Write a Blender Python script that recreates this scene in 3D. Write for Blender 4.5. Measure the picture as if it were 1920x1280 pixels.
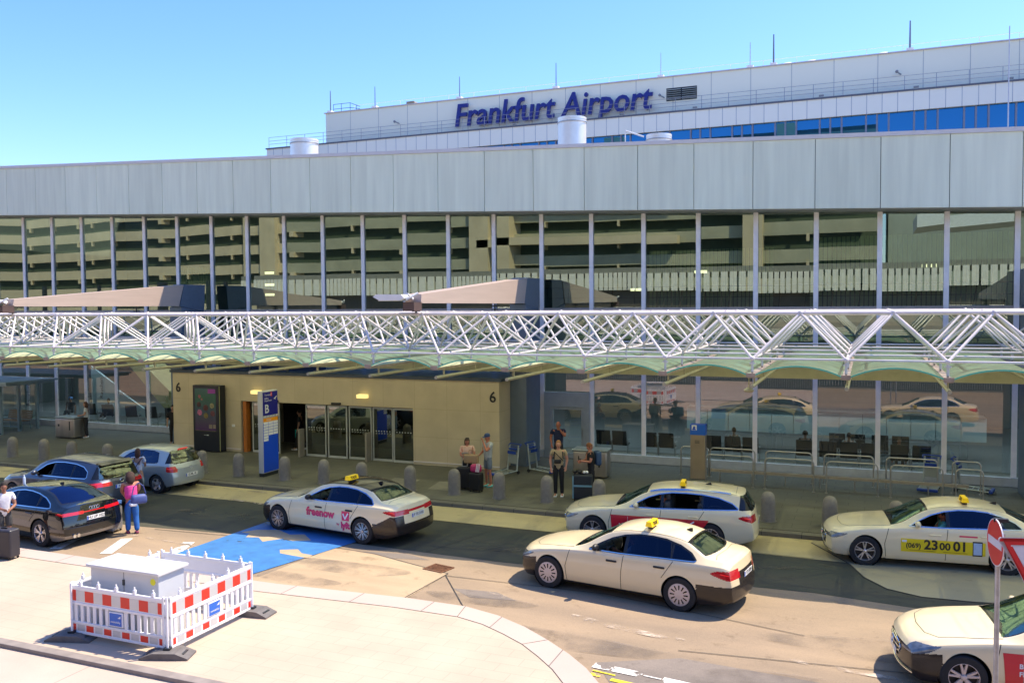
import bpy, math, random
import numpy as np
from math import sin, cos, pi, radians, sqrt
from mathutils import Matrix, Vector
random.seed(4)
for o in list(bpy.data.objects): bpy.data.objects.remove(o, do_unlink=True)
S = bpy.context.scene
COL = S.collection
# ---------------------------------------------------------------- camera
EYE = Vector((0, 0, 5.95))
YAW, PITCH, ROLL, FPX = 0.3891, 0.0421, 0.0071, 1622.66
cam = bpy.data.cameras.new('camera'); camo = bpy.data.objects.new('camera', cam); COL.objects.link(camo)
cam.sensor_width = 36; cam.lens = FPX / 1920 * 36; cam.clip_start = .1; cam.clip_end = 4000
_f = Vector((-sin(YAW) * cos(PITCH), cos(YAW) * cos(PITCH), -sin(PITCH)))
_r = Vector((cos(YAW), sin(YAW), 0)); _u = _r.cross(_f)
r2 = _r * cos(ROLL) - _u * sin(ROLL); u2 = _r * sin(ROLL) + _u * cos(ROLL)
M = Matrix((r2, u2, -_f)).transposed().to_4x4(); M.translation = EYE
camo.matrix_world = M
S.camera = camo
# ---------------------------------------------------------------- light
SUN = Vector((.45, .40, 1.0)).normalized()
w = bpy.data.worlds.new('World'); S.world = w; w.use_nodes = True
nt = w.node_tree; bg = nt.nodes['Background']
sky = nt.nodes.new('ShaderNodeTexSky'); sky.sky_type = 'NISHITA'; sky.sun_disc = False
sky.sun_elevation = math.asin(SUN.z); sky.sun_rotation = math.atan2(SUN.x, SUN.y)
sky.air_density = 1.0; sky.dust_density = .6; sky.ozone_density = 1.6; sky.altitude = 100
hs = nt.nodes.new('ShaderNodeHueSaturation'); hs.inputs['Hue'].default_value = .497; hs.inputs['Saturation'].default_value = 1.22; nt.links.new(sky.outputs[0], hs.inputs['Color']); mu = nt.nodes.new('ShaderNodeMixRGB'); mu.blend_type = 'MULTIPLY'; mu.inputs[0].default_value = 1; mu.inputs[2].default_value = (.80, .83, 1.10, 1); nt.links.new(hs.outputs[0], mu.inputs[1]); nt.links.new(mu.outputs[0], bg.inputs[0]); bg.inputs[1].default_value = .15
sl = bpy.data.lights.new('sun', 'SUN'); sl.energy = 4.2; sl.angle = radians(.53); sl.color = (1, .87, .68)
so = bpy.data.objects.new('sun', sl); COL.objects.link(so); so.rotation_euler = SUN.to_track_quat('Z', 'Y').to_euler()
so.location = (10, 10, 40)
S.view_settings.view_transform = 'Standard'; S.view_settings.look = 'None'
S.view_settings.gamma = 1; S.view_settings.exposure = 1.0
S.cycles.max_bounces = 8; S.cycles.transparent_max_bounces = 16; S.cycles.glossy_bounces = 4
S.cycles.caustics_reflective = False; S.cycles.caustics_refractive = False
# ---------------------------------------------------------------- materials
MT = {}
def pm(name, col, rough=.6, metal=0, var=.08, scale=4, bump=0, spec=.5, coat=0, stretch=None, emit=None, bscale=None, detail=5, rnd=0):
    if name in MT: return MT[name]
    m = bpy.data.materials.new(name); m.use_nodes = True; n = m.node_tree.nodes; l = m.node_tree.links
    b = n['Principled BSDF']; MT[name] = m
    b.inputs['Roughness'].default_value = rough; b.inputs['Metallic'].default_value = metal
    b.inputs['Specular IOR Level'].default_value = spec
    b.inputs['Coat Weight'].default_value = coat; b.inputs['Coat Roughness'].default_value = .03
    tc = n.new('ShaderNodeTexCoord'); mp = n.new('ShaderNodeMapping'); l.new(tc.outputs['Object'], mp.inputs[0])
    if stretch: mp.inputs['Scale'].default_value = stretch
    if var > 0:
        ns = n.new('ShaderNodeTexNoise'); ns.inputs['Scale'].default_value = scale; ns.inputs['Detail'].default_value = detail
        l.new(mp.outputs[0], ns.inputs[0])
        r = n.new('ShaderNodeValToRGB'); e = r.color_ramp.elements
        e[0].position = .3; e[1].position = .7
        e[0].color = tuple(c * (1 - var) for c in col[:3]) + (1,); e[1].color = tuple(min(1, c * (1 + var)) for c in col[:3]) + (1,)
        l.new(ns.outputs[0], r.inputs[0]); l.new(r.outputs[0], b.inputs['Base Color'])
    else: b.inputs['Base Color'].default_value = tuple(col[:3]) + (1,)
    if rnd:
        oi = n.new('ShaderNodeObjectInfo'); mr = n.new('ShaderNodeMapRange'); mr.inputs[3].default_value = 1 - rnd; mr.inputs[4].default_value = 1 + rnd * .3; l.new(oi.outputs['Random'], mr.inputs[0])
        mm = n.new('ShaderNodeMixRGB'); mm.blend_type = 'MULTIPLY'; mm.inputs[0].default_value = 1; l.new(r.outputs[0], mm.inputs[1]); l.new(mr.outputs[0], mm.inputs[2]); l.new(mm.outputs[0], b.inputs['Base Color'])
    if bump:
        n2 = n.new('ShaderNodeTexNoise'); n2.inputs['Scale'].default_value = bscale or scale * 6; n2.inputs['Detail'].default_value = 6
        l.new(mp.outputs[0], n2.inputs[0])
        bp = n.new('ShaderNodeBump'); bp.inputs['Strength'].default_value = bump; bp.inputs['Distance'].default_value = .02
        l.new(n2.outputs[0], bp.inputs['Height']); l.new(bp.outputs[0], b.inputs['Normal'])
    if emit:
        b.inputs['Emission Color'].default_value = tuple(emit[:3]) + (1,); b.inputs['Emission Strength'].default_value = emit[3]
    return m
def glassmat(name, tint, refl=.3, gl=(1, 1, 1), rough=0.0, ior=1.45, bump=0):
    m = bpy.data.materials.new(name); m.use_nodes = True; n = m.node_tree.nodes; l = m.node_tree.links
    n.remove(n['Principled BSDF']); out = n['Material Output']
    t = n.new('ShaderNodeBsdfTransparent'); t.inputs[0].default_value = tuple(tint) + (1,)
    g = n.new('ShaderNodeBsdfGlossy'); g.inputs[0].default_value = tuple(gl) + (1,); g.inputs['Roughness'].default_value = rough
    fr = n.new('ShaderNodeFresnel'); fr.inputs[0].default_value = ior
    ma = n.new('ShaderNodeMath'); ma.operation = 'MULTIPLY_ADD'; ma.inputs[1].default_value = 1 - refl; ma.inputs[2].default_value = refl
    l.new(fr.outputs[0], ma.inputs[0])
    mx = n.new('ShaderNodeMixShader'); l.new(ma.outputs[0], mx.inputs[0]); l.new(t.outputs[0], mx.inputs[1]); l.new(g.outputs[0], mx.inputs[2])
    l.new(mx.outputs[0], out.inputs[0])
    if bump:
        tc = n.new('ShaderNodeTexCoord'); ns = n.new('ShaderNodeTexNoise'); ns.inputs['Scale'].default_value = .45; ns.inputs['Detail'].default_value = 1
        l.new(tc.outputs['Object'], ns.inputs[0]); bp = n.new('ShaderNodeBump'); bp.inputs['Strength'].default_value = bump; bp.inputs['Distance'].default_value = .1
        l.new(ns.outputs[0], bp.inputs['Height']); l.new(bp.outputs[0], g.inputs['Normal']); l.new(bp.outputs[0], fr.inputs['Normal'])
    MT[name] = m
    return m
def brickmat(name, c1, c2, mortar, bw, bh, msize=.01, rough=.8, offset=.5, var=.15, nscale=.6, stain=None, rot=0, bump=.0, fine=.06, plane='xy'):
    """flat paving / cladding: brick texture in metres, with broad soft stains"""
    m = bpy.data.materials.new(name); m.use_nodes = True; n = m.node_tree.nodes; l = m.node_tree.links
    b = n['Principled BSDF']; b.inputs['Roughness'].default_value = rough
    tc = n.new('ShaderNodeTexCoord'); mp = n.new('ShaderNodeMapping'); l.new(tc.outputs['Object'], mp.inputs[0])
    mp.inputs['Rotation'].default_value = (radians(90) if plane == 'xz' else 0, 0, rot)
    if plane == 'xz': mp.inputs['Rotation'].default_value = (radians(-90), 0, 0)
    br = n.new('ShaderNodeTexBrick'); l.new(mp.outputs[0], br.inputs[0]); br.inputs['Scale'].default_value = 1
    br.inputs['Brick Width'].default_value = bw; br.inputs['Row Height'].default_value = bh; br.inputs['Mortar Size'].default_value = msize
    br.inputs['Mortar Smooth'].default_value = .1; br.offset = offset
    br.inputs['Color1'].default_value = tuple(c1) + (1,); br.inputs['Color2'].default_value = tuple(c2) + (1,); br.inputs['Mortar'].default_value = tuple(mortar) + (1,)
    ns = n.new('ShaderNodeTexNoise'); ns.inputs['Scale'].default_value = nscale; ns.inputs['Detail'].default_value = 6; l.new(tc.outputs['Object'], ns.inputs[0])
    r = n.new('ShaderNodeValToRGB'); e = r.color_ramp.elements; e[0].position = .32; e[1].position = .68
    e[0].color = (1 - var,) * 3 + (1,) if not stain else tuple(stain) + (1,); e[1].color = (1 + var * .4,) * 3 + (1,)
    l.new(ns.outputs[0], r.inputs[0])
    n3 = n.new('ShaderNodeTexNoise'); n3.inputs['Scale'].default_value = 40; n3.inputs['Detail'].default_value = 3; l.new(tc.outputs['Object'], n3.inputs[0])
    r3 = n.new('ShaderNodeValToRGB'); r3.color_ramp.elements[0].color = (1 - fine * 2,) * 3 + (1,); r3.color_ramp.elements[1].color = (1 + fine,) * 3 + (1,)
    l.new(n3.outputs[0], r3.inputs[0])
    x = n.new('ShaderNodeMixRGB'); x.blend_type = 'MULTIPLY'; x.inputs[0].default_value = 1; l.new(br.outputs[0], x.inputs[1]); l.new(r.outputs[0], x.inputs[2])
    y = n.new('ShaderNodeMixRGB'); y.blend_type = 'MULTIPLY'; y.inputs[0].default_value = 1; l.new(x.outputs[0], y.inputs[1]); l.new(r3.outputs[0], y.inputs[2])
    l.new(y.outputs[0], b.inputs['Base Color'])
    if bump:
        bp = n.new('ShaderNodeBump'); bp.inputs['Strength'].default_value = bump; bp.inputs['Distance'].default_value = .01; bp.invert = True
        l.new(br.outputs['Fac'], bp.inputs['Height']); l.new(bp.outputs[0], b.inputs['Normal'])
    MT[name] = m
    return m
# ---------------------------------------------------------------- mesh helpers
def thing(name, label, cat, loc=(0, 0, 0), rz=0, group=None, kind=None):
    o = bpy.data.objects.new(name, None); COL.objects.link(o); o.location = loc; o.rotation_euler = (0, 0, rz)
    o.empty_display_size = .2
    return tag(o, label, cat, group, kind)
def tag(o, label=None, cat=None, group=None, kind=None):
    if label: o['label'] = label
    if cat: o['category'] = cat
    if group: o['group'] = group
    if kind: o['kind'] = kind
    return o
def dup(root, loc=None, rz=None, label=None, group=None):
    r = root.copy(); COL.objects.link(r)
    if loc is not None: r.location = loc
    if rz is not None: r.rotation_euler = (0, 0, rz)
    if label: r['label'] = label
    if group: r['group'] = group
    for ch in list(root.children):
        c = ch.copy(); COL.objects.link(c); c.parent = r; c.matrix_parent_inverse = Matrix()
        for g in list(ch.children):
            d = g.copy(); COL.objects.link(d); d.parent = c; d.matrix_parent_inverse = Matrix()
    return r
class MB:
    def __init__(s): s.v = []; s.f = []; s.m = []
    def add(s, vs, fs, mi=0):
        b = len(s.v); s.v += [tuple(v) for v in vs]; s.f += [tuple(b + i for i in f) for f in fs]; s.m += [mi] * len(fs); return s
    def box(s, x0, x1, y0, y1, z0, z1, mi=0, bev=0):
        if bev > 0:
            return s.rbox(x0, x1, y0, y1, z0, z1, bev, mi)
        v = [(x0, y0, z0), (x1, y0, z0), (x1, y1, z0), (x0, y1, z0), (x0, y0, z1), (x1, y0, z1), (x1, y1, z1), (x0, y1, z1)]
        return s.add(v, [(0, 3, 2, 1), (4, 5, 6, 7), (0, 1, 5, 4), (1, 2, 6, 5), (2, 3, 7, 6), (3, 0, 4, 7)], mi)
    def rbox(s, x0, x1, y0, y1, z0, z1, r, mi=0, n=3):
        """box with rounded vertical and horizontal edges"""
        r = min(r, (x1 - x0) / 2.01, (y1 - y0) / 2.01, (z1 - z0) / 2.01)
        ang = [i / n * pi / 2 for i in range(n + 1)]
        def ring(k):
            o = []
            for cx, cy, a0 in ((x1 - r, y1 - r, 0), (x0 + r, y1 - r, pi / 2), (x0 + r, y0 + r, pi), (x1 - r, y0 + r, 1.5 * pi)):
                for a in ang: o.append((cx + k * cos(a0 + a), cy + k * sin(a0 + a)))
            return o
        rings = [(r * sin(a), z0 + r - r * cos(a)) for a in ang] + [(r * cos(a), z1 - r + r * sin(a)) for a in ang]
        vs = []; fs = []; N = 4 * (n + 1)
        for k, z in rings: vs += [(x, y, z) for x, y in ring(k)]
        for i in range(len(rings) - 1):
            for j in range(N): fs.append((i * N + j, i * N + (j + 1) % N, (i + 1) * N + (j + 1) % N, (i + 1) * N + j))
        fs.append(tuple(range(N))[::-1]); fs.append(tuple((len(rings) - 1) * N + j for j in range(N)))
        return s.add(vs, fs, mi)
    def tube(s, a, b, r, r1=None, n=8, mi=0, cap=True):
        a = Vector(a); b = Vector(b); d = b - a
        if d.length < 1e-6: return s
        d.normalize(); u = d.orthogonal().normalized(); v = d.cross(u); r1 = r if r1 is None else r1
        vs = [a + u * r * cos(2 * pi * i / n) + v * r * sin(2 * pi * i / n) for i in range(n)] + [b + u * r1 * cos(2 * pi * i / n) + v * r1 * sin(2 * pi * i / n) for i in range(n)]
        fs = [(i, (i + 1) % n, n + (i + 1) % n, n + i) for i in range(n)]
        if cap: fs += [tuple(range(n))[::-1], tuple(range(n, 2 * n))]
        return s.add(vs, fs, mi)
    def path(s, pts, r, n=8, mi=0):
        for a, b in zip(pts[:-1], pts[1:]): s.tube(a, b, r, n=n, mi=mi)
        for p in pts[1:-1]: s.ball(p, r, 6, 4, mi)
        return s
    def ball(s, c, r, n=10, k=6, mi=0, sc=(1, 1, 1)):
        vs = []; fs = []
        for i in range(k + 1):
            t = pi * i / k
            for j in range(n): vs.append((c[0] + r * sc[0] * sin(t) * cos(2 * pi * j / n), c[1] + r * sc[1] * sin(t) * sin(2 * pi * j / n), c[2] + r * sc[2] * cos(t)))
        for i in range(k):
            for j in range(n): fs.append((i * n + j, (i + 1) * n + j, (i + 1) * n + (j + 1) % n, i * n + (j + 1) % n))
        return s.add(vs, fs, mi)
    def lathe(s, prof, c=(0, 0, 0), n=24, mi=0, axis='z'):
        vs = []; fs = []
        for r, z in prof:
            for j in range(n):
                a = 2 * pi * j / n
                p = (r * cos(a), r * sin(a), z)
                if axis == 'y': p = (p[0], p[2], p[1])
                vs.append((c[0] + p[0], c[1] + p[1], c[2] + p[2]))
        k = len(prof)
        for i in range(k - 1):
            for j in range(n):
                q = (i * n + j, i * n + (j + 1) % n, (i + 1) * n + (j + 1) % n, (i + 1) * n + j)
                fs.append(q if axis == 'z' else q[::-1])
        return s.add(vs, fs, mi)
    def quad(s, a, b, c, d, mi=0): return s.add([a, b, c, d], [(0, 1, 2, 3)], mi)
    def prism(s, poly, ax, a, b, mi=0):
        """poly: list of 2D points; ax: axis of extrusion from a to b"""
        def P(p, t):
            return {'x': (t, p[0], p[1]), 'y': (p[0], t, p[1]), 'z': (p[0], p[1], t)}[ax]
        n = len(poly); vs = [P(p, a) for p in poly] + [P(p, b) for p in poly]
        fs = [tuple(range(n))[::-1], tuple(range(n, 2 * n))] + [(i, (i + 1) % n, n + (i + 1) % n, n + i) for i in range(n)]
        return s.add(vs, fs, mi)
    def build(s, name, mat, parent=None, smooth=False, world=False, recalc=True):
        me = bpy.data.meshes.new(name)
        vs = s.v
        if world and parent is not None:
            mi = (Matrix.Translation(parent.location) @ parent.rotation_euler.to_matrix().to_4x4()).inverted()
            if parent.parent is not None:
                gp = parent.parent
                mi = (Matrix.Translation(gp.location) @ gp.rotation_euler.to_matrix().to_4x4() @ Matrix.Translation(parent.location) @ parent.rotation_euler.to_matrix().to_4x4()).inverted()
            vs = [tuple(mi @ Vector(v)) for v in vs]
        me.from_pydata(vs, [], s.f)
        for mm in (mat if isinstance(mat, (list, tuple)) else [mat]): me.materials.append(mm)
        if isinstance(mat, (list, tuple)): me.polygons.foreach_set('material_index', s.m)
        if recalc:
            import bmesh
            bm = bmesh.new(); bm.from_mesh(me); bmesh.ops.recalc_face_normals(bm, faces=bm.faces); bm.to_mesh(me); bm.free()
        if smooth:
            me.polygons.foreach_set('use_smooth', [True] * len(me.polygons))
            if smooth != 'all': me.set_sharp_from_angle(angle=radians(40))
        me.update()
        o = bpy.data.objects.new(name, me); COL.objects.link(o)
        if parent is not None: o.parent = parent
        return o
def text_mb(txt, size, thick=.01, shear=0, bold=0, align='CENTER', spacing=1.0, sx=1.0):
    """text as a mesh in its own x / y plane, thickness along z"""
    c = bpy.data.curves.new('t', 'FONT'); c.body = txt; c.size = size; c.extrude = thick / 2; c.shear = shear; c.offset = bold
    c.align_x = align; c.align_y = 'CENTER'; c.space_character = spacing; c.resolution_u = 3
    o = bpy.data.objects.new('t', c); COL.objects.link(o)
    dg = bpy.context.evaluated_depsgraph_get(); me = bpy.data.meshes.new_from_object(o.evaluated_get(dg))
    m = MB(); m.v = [(v.co.x * sx, v.co.y, v.co.z) for v in me.vertices]; m.f = [tuple(p.vertices) for p in me.polygons]; m.m = [0] * len(m.f)
    bpy.data.objects.remove(o); bpy.data.curves.remove(c); bpy.data.meshes.remove(me)
    return m
def xf(m, M4): m.v = [tuple(M4 @ Vector(v)) for v in m.v]; return m
def stand(x, y, z, rz=0, rx=90): return Matrix.Translation((x, y, z)) @ Matrix.Rotation(rz, 4, 'Z') @ Matrix.Rotation(radians(rx), 4, 'X')
# common materials
white = pm('white_paint', (.78, .78, .78), .45, var=.04, scale=3)
steelw = pm('white_steel', (.70, .63, .60), .35, var=.12, scale=2)
steel = pm('brushed_steel', (.45, .45, .44), .32, 1, var=.1, scale=3, stretch=(1, 1, 12))
chrome = pm('chrome', (.8, .8, .8), .12, 1, var=0)
dark = pm('dark_metal', (.03, .035, .04), .4, .3, var=.1)
black = pm('black_plastic', (.012, .012, .013), .45, var=.1, scale=8)
rubber = pm('black_rubber', (.02, .02, .02), .85, var=.2, scale=10)
def stripes(i): return i
# ================================================================ GROUND
def flat(name, poly, z, mat, label=None, sub=None):
    m = MB(); m.add([(x, y, z) for x, y in poly], [tuple(range(len(poly)))])
    o = m.build(name, mat, recalc=False)
    if o.data.polygons[0].normal.z < 0: o.data.flip_normals()
    tag(o, label, None, None, 'structure'); return o
def roadmat(name, c, stain, sc=.35, tyre=.0, crackw=0):
    m = bpy.data.materials.new(name); m.use_nodes = True; n = m.node_tree.nodes; l = m.node_tree.links
    b = n['Principled BSDF']; b.inputs['Roughness'].default_value = .85; b.inputs['Specular IOR Level'].default_value = .3
    tc = n.new('ShaderNodeTexCoord')
    mp = n.new('ShaderNodeMapping'); l.new(tc.outputs['Object'], mp.inputs[0]); mp.inputs['Scale'].default_value = (.45, 1.6, 1)
    a = n.new('ShaderNodeTexNoise'); a.inputs['Scale'].default_value = sc; a.inputs['Detail'].default_value = 8; a.inputs['Roughness'].default_value = .6; l.new(mp.outputs[0], a.inputs[0])
    r = n.new('ShaderNodeValToRGB'); r.color_ramp.elements[0].position = .36; r.color_ramp.elements[1].position = .66
    r.color_ramp.elements[0].color = tuple(stain) + (1,); r.color_ramp.elements[1].color = tuple(c) + (1,); l.new(a.outputs[0], r.inputs[0])
    f = n.new('ShaderNodeTexNoise'); f.inputs['Scale'].default_value = 55; f.inputs['Detail'].default_value = 2; l.new(tc.outputs['Object'], f.inputs[0])
    fr = n.new('ShaderNodeValToRGB'); fr.color_ramp.elements[0].color = (.72, .72, .72, 1); fr.color_ramp.elements[1].color = (1.2, 1.2, 1.2, 1); l.new(f.outputs[0], fr.inputs[0])
    x = n.new('ShaderNodeMixRGB'); x.blend_type = 'MULTIPLY'; x.inputs[0].default_value = 1; l.new(r.outputs[0], x.inputs[1]); l.new(fr.outputs[0], x.inputs[2])
    g = n.new('ShaderNodeTexNoise'); g.inputs['Scale'].default_value = 2.4; g.inputs['Detail'].default_value = 9; g.inputs['Roughness'].default_value = .7; l.new(tc.outputs['Object'], g.inputs[0])
    gr = n.new('ShaderNodeValToRGB'); gr.color_ramp.elements[0].position = .25; gr.color_ramp.elements[1].position = .42; gr.color_ramp.elements[0].color = (.6, .58, .55, 1); gr.color_ramp.elements[1].color = (1, 1, 1, 1)
    l.new(g.outputs[0], gr.inputs[0])
    y = n.new('ShaderNodeMixRGB'); y.blend_type = 'MULTIPLY'; y.inputs[0].default_value = 1; l.new(x.outputs[0], y.inputs[1]); l.new(gr.outputs[0], y.inputs[2])
    last = y
    if crackw:
        v = n.new('ShaderNodeTexVoronoi'); v.feature = 'DISTANCE_TO_EDGE'; v.inputs['Scale'].default_value = .28
        ad = n.new('ShaderNodeMixRGB'); ad.blend_type = 'ADD'; ad.inputs[0].default_value = .25; l.new(tc.outputs['Object'], ad.inputs[1]); l.new(g.outputs['Color'], ad.inputs[2]); l.new(ad.outputs[0], v.inputs[0])
        vr = n.new('ShaderNodeValToRGB'); vr.color_ramp.elements[0].position = .0; vr.color_ramp.elements[1].position = crackw; vr.color_ramp.elements[0].color = (.45, .42, .4, 1); vr.color_ramp.elements[1].color = (1, 1, 1, 1); l.new(v.outputs[0], vr.inputs[0])
        z = n.new('ShaderNodeMixRGB'); z.blend_type = 'MULTIPLY'; z.inputs[0].default_value = 1; l.new(y.outputs[0], z.inputs[1]); l.new(vr.outputs[0], z.inputs[2]); last = z
    l.new(last.outputs[0], b.inputs['Base Color'])
    bp = n.new('ShaderNodeBump'); bp.inputs['Strength'].default_value = .25; bp.inputs['Distance'].default_value = .01; l.new(f.outputs[0], bp.inputs['Height']); l.new(bp.outputs[0], b.inputs['Normal'])
    return m
asph = roadmat('asphalt_tan', (.345, .255, .165), (.25, .19, .13), .5)
asph2 = roadmat('asphalt_dark', (.080, .074, .052), (.055, .06, .045), .5)
conc = roadmat('concrete_slab', (.54, .44, .22), (.44, .36, .19), .35)
conc2 = roadmat('concrete_tan', (.50, .38, .24), (.38, .28, .175), .5)  # tan concrete for the pad and two road patches
ZR = -.12
flat('ground', [(-600, -600), (600, -600), (600, 600), (-600, 600)], ZR - .03, roadmat('ground_asphalt', (.2, .19, .17), (.14, .13, .12)))
flat('road', [(-90, -2), (60, -2), (60, 23.3), (-90, 23.3)], ZR, asph)
# darker asphalt lane, concrete lane by the kerb, concrete aprons
flat('road_lane', [(-60, 18.05), (-18.6, 18.1), (-12.0, 18.75), (-8.0, 18.6), (-1.0, 18.95), (1.0, 18.7), (60, 18.6), (60, 21.3), (-1.0, 21.45), (-11.2, 21.6), (-60, 21.6)], ZR + .004, asph2)
flat('road_edge_lane', [(-60, 21.6), (-11.2, 21.6), (-1.0, 21.45), (60, 21.3), (60, 23.25), (-60, 23.25)], ZR + .008, conc)
cs = [(-1.25, 22.9), (-.85, 22.25), (-.3, 21.3), (.0, 20.4), (.45, 19.75), (1.1, 19.45), (2.1, 19.5), (3.4, 19.75), (60, 19.9), (60, 23.2), (-1.2, 23.2)]
flat('road_concrete_apron', cs, ZR + .012, roadmat('concrete_apron', (.40, .34, .21), (.32, .275, .17), .3))
jm = pm('joint_dark', (.05, .045, .04), .9)
mb = MB()
def strip(mb, pts, w, z):
    for (x0, y0), (x1, y1) in zip(pts[:-1], pts[1:]):
        d = Vector((x1 - x0, y1 - y0)); 
        if d.length < 1e-6: continue
        nn = Vector((-d.y, d.x)).normalized() * w / 2
        mb.add([(x0 - nn.x, y0 - nn.y, z), (x1 - nn.x, y1 - nn.y, z), (x1 + nn.x, y1 + nn.y, z), (x0 + nn.x, y0 + nn.y, z)], [(0, 1, 2, 3)])
strip(mb, cs[:9], .03, ZR + .016)
tag(mb.build('road_joint', jm, recalc=False), kind='structure')
flat('road_concrete_pad', [(-13.6, 15.05), (-8.8, 15.4), (-8.72, 17.35), (-11.1, 18.1), (-12.35, 18.2), (-12.6, 15.6)], ZR + .008, conc2)
mb = MB(); strip(mb, [(-8.85, 15.4), (-8.72, 17.35), (-11.1, 18.1), (-13.5, 18.35), (-18, 18.0)], .025, ZR + .013)
strip(mb, [(-7.3, 15.3), (-8.7, 17.2), (-5.0, 17.3), (-1, 16.4)], .02, ZR + .013); strip(mb, [(-3.0, 14.9), (3, 15.6), (12, 15.8)], .02, ZR + .013)
strip(mb, [(-13.5, 21.62), (-8.4, 21.56), (-1.1, 21.48)], .02, ZR + .016); strip(mb, [(-10.0, 18.7), (-9.2, 21.5)], .02, ZR + .013)
tag(mb.build('road_joint', jm, recalc=False), kind='structure')
# tar patches / repaired strips
tar = roadmat('asphalt_patch', (.24, .2, .165), (.17, .145, .125), .8)
for i, p in enumerate([[(-4.2, 13.9), (-2.9, 14.6), (0, 14.4), (3.5, 13.2), (3.5, 10), (-3.4, 10), (-3.5, 12.8)],
                       [(-8.2, 16.5), (-7.2, 16.6), (-6.6, 16.25), (-7.6, 16.1)], [(-14.9, 17.95), (-12.5, 18.0), (-10.4, 18.4), (-9.6, 18.15), (-12.2, 17.6)]]):
    flat('road_patch', p, ZR + .0035 + i * .0002, tar)
# blue parking bay, worn
def worn(name, col, under, thr=.42, sc=1.2, rough=.7, w=.012):
    m = bpy.data.materials.new(name); m.use_nodes = True; n = m.node_tree.nodes; l = m.node_tree.links
    b = n['Principled BSDF']; b.inputs['Roughness'].default_value = rough
    t = n.new('ShaderNodeBsdfTransparent'); mx = n.new('ShaderNodeMixShader')
    tc = n.new('ShaderNodeTexCoord'); a = n.new('ShaderNodeTexNoise'); a.inputs['Scale'].default_value = sc; a.inputs['Detail'].default_value = 9; a.inputs['Roughness'].default_value = .62
    l.new(tc.outputs['Object'], a.inputs[0]); r = n.new('ShaderNodeValToRGB'); r.color_ramp.elements[0].position = thr; r.color_ramp.elements[1].position = thr + w
    l.new(a.outputs[0], r.inputs[0]); l.new(r.outputs[0], mx.inputs[0]); l.new(t.outputs[0], mx.inputs[1]); l.new(b.outputs[0], mx.inputs[2])
    f = n.new('ShaderNodeTexNoise'); f.inputs['Scale'].default_value = 3; f.inputs['Detail'].default_value = 8; l.new(tc.outputs['Object'], f.inputs[0])
    q = n.new('ShaderNodeValToRGB'); q.color_ramp.elements[0].position = .3; q.color_ramp.elements[1].position = .7
    q.color_ramp.elements[0].color = tuple(c * .8 for c in col) + (1,); q.color_ramp.elements[1].color = tuple(min(1, c * 1.12) for c in col) + (1,)
    l.new(f.outputs[0], q.inputs[0]); l.new(q.outputs[0], b.inputs['Base Color'])
    l.new(mx.outputs[0], n['Material Output'].inputs[0]); return m
blue = worn('blue_road_paint', (.036, .17, .42), None, .375, .75)
flat('road_marking_blue_bay', [(-15.75, 15.25), (-12.95, 15.35), (-12.55, 17.0), (-12.2, 18.5), (-12.0, 19.3), (-15.6, 19.75)], ZR + .016, blue)
wm = worn('white_road_paint', (.72, .68, .62), None, .40, 3.0)
wmf = worn('faded_road_paint', (.52, .42, .32), None, .47, 2.6, w=.2)
yel = worn('yellow_road_paint', (.75, .62, .03), None, .36, 4)
mb = MB()
for (a, b_) in [((-17.35, 15.75), (-17.95, 17.0)), ((-15.75, 16.3), (-16.15, 17.3)), ((-18.9, 15.6), (-19.4, 16.9))]: strip(mb, [a, b_], .3, ZR + .012)
tag(mb.build('road_marking', wm, recalc=False), kind='structure')
mb = MB(); strip(mb, [(-21.2, 22.05), (-17.1, 21.5)], .14, ZR + .018); strip(mb, [(-21.5, 23.0), (-18.0, 22.85)], .07, ZR + .018); strip(mb, [(-30, 22.5), (-24.5, 22.4)], .1, ZR + .018)
strip(mb, [(-18.6, 17.35), (-15.4, 17.05)], .1, ZR + .012)
strip(mb, [(-7.7, 16.55), (-6.9, 16.35)], .16, ZR + .012); strip(mb, [(-5.3, 15.85), (-4.2, 15.55), (-3.0, 15.35)], .2, ZR + .012); strip(mb, [(-1.2, 15.2), (1.5, 14.9)], .16, ZR + .012)
tag(mb.build('road_marking', wmf, recalc=False), kind='structure')
mb = MB(); strip(mb, [(-4.2, 13.77), (-3.35, 13.68)], .2, ZR + .014); strip(mb, [(-3.0, 13.62), (-2.1, 13.5)], .2, ZR + .014); strip(mb, [(-3.32, 13.67), (-3.02, 13.63)], .04, ZR + .014)
tag(mb.build('road_marking', wm, recalc=False), kind='structure')
mb = MB(); strip(mb, [(-4.15, 13.42), (-3.97, 13.39)], .09, ZR + .014); strip(mb, [(-3.78, 13.33), (-3.3, 13.26)], .1, ZR + .014); strip(mb, [(-4.15, 13.56), (-3.75, 13.5)], .04, ZR + .0145)
tag(mb.build('road_marking', yel, recalc=False), kind='structure')
stn = worn('oil_stain', (.10, .085, .07), None, .50, 1.3, rough=.6, w=.35); stn2 = worn('tyre_dust', (.17, .14, .115), None, .44, .9, rough=.8, w=.5)
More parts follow.
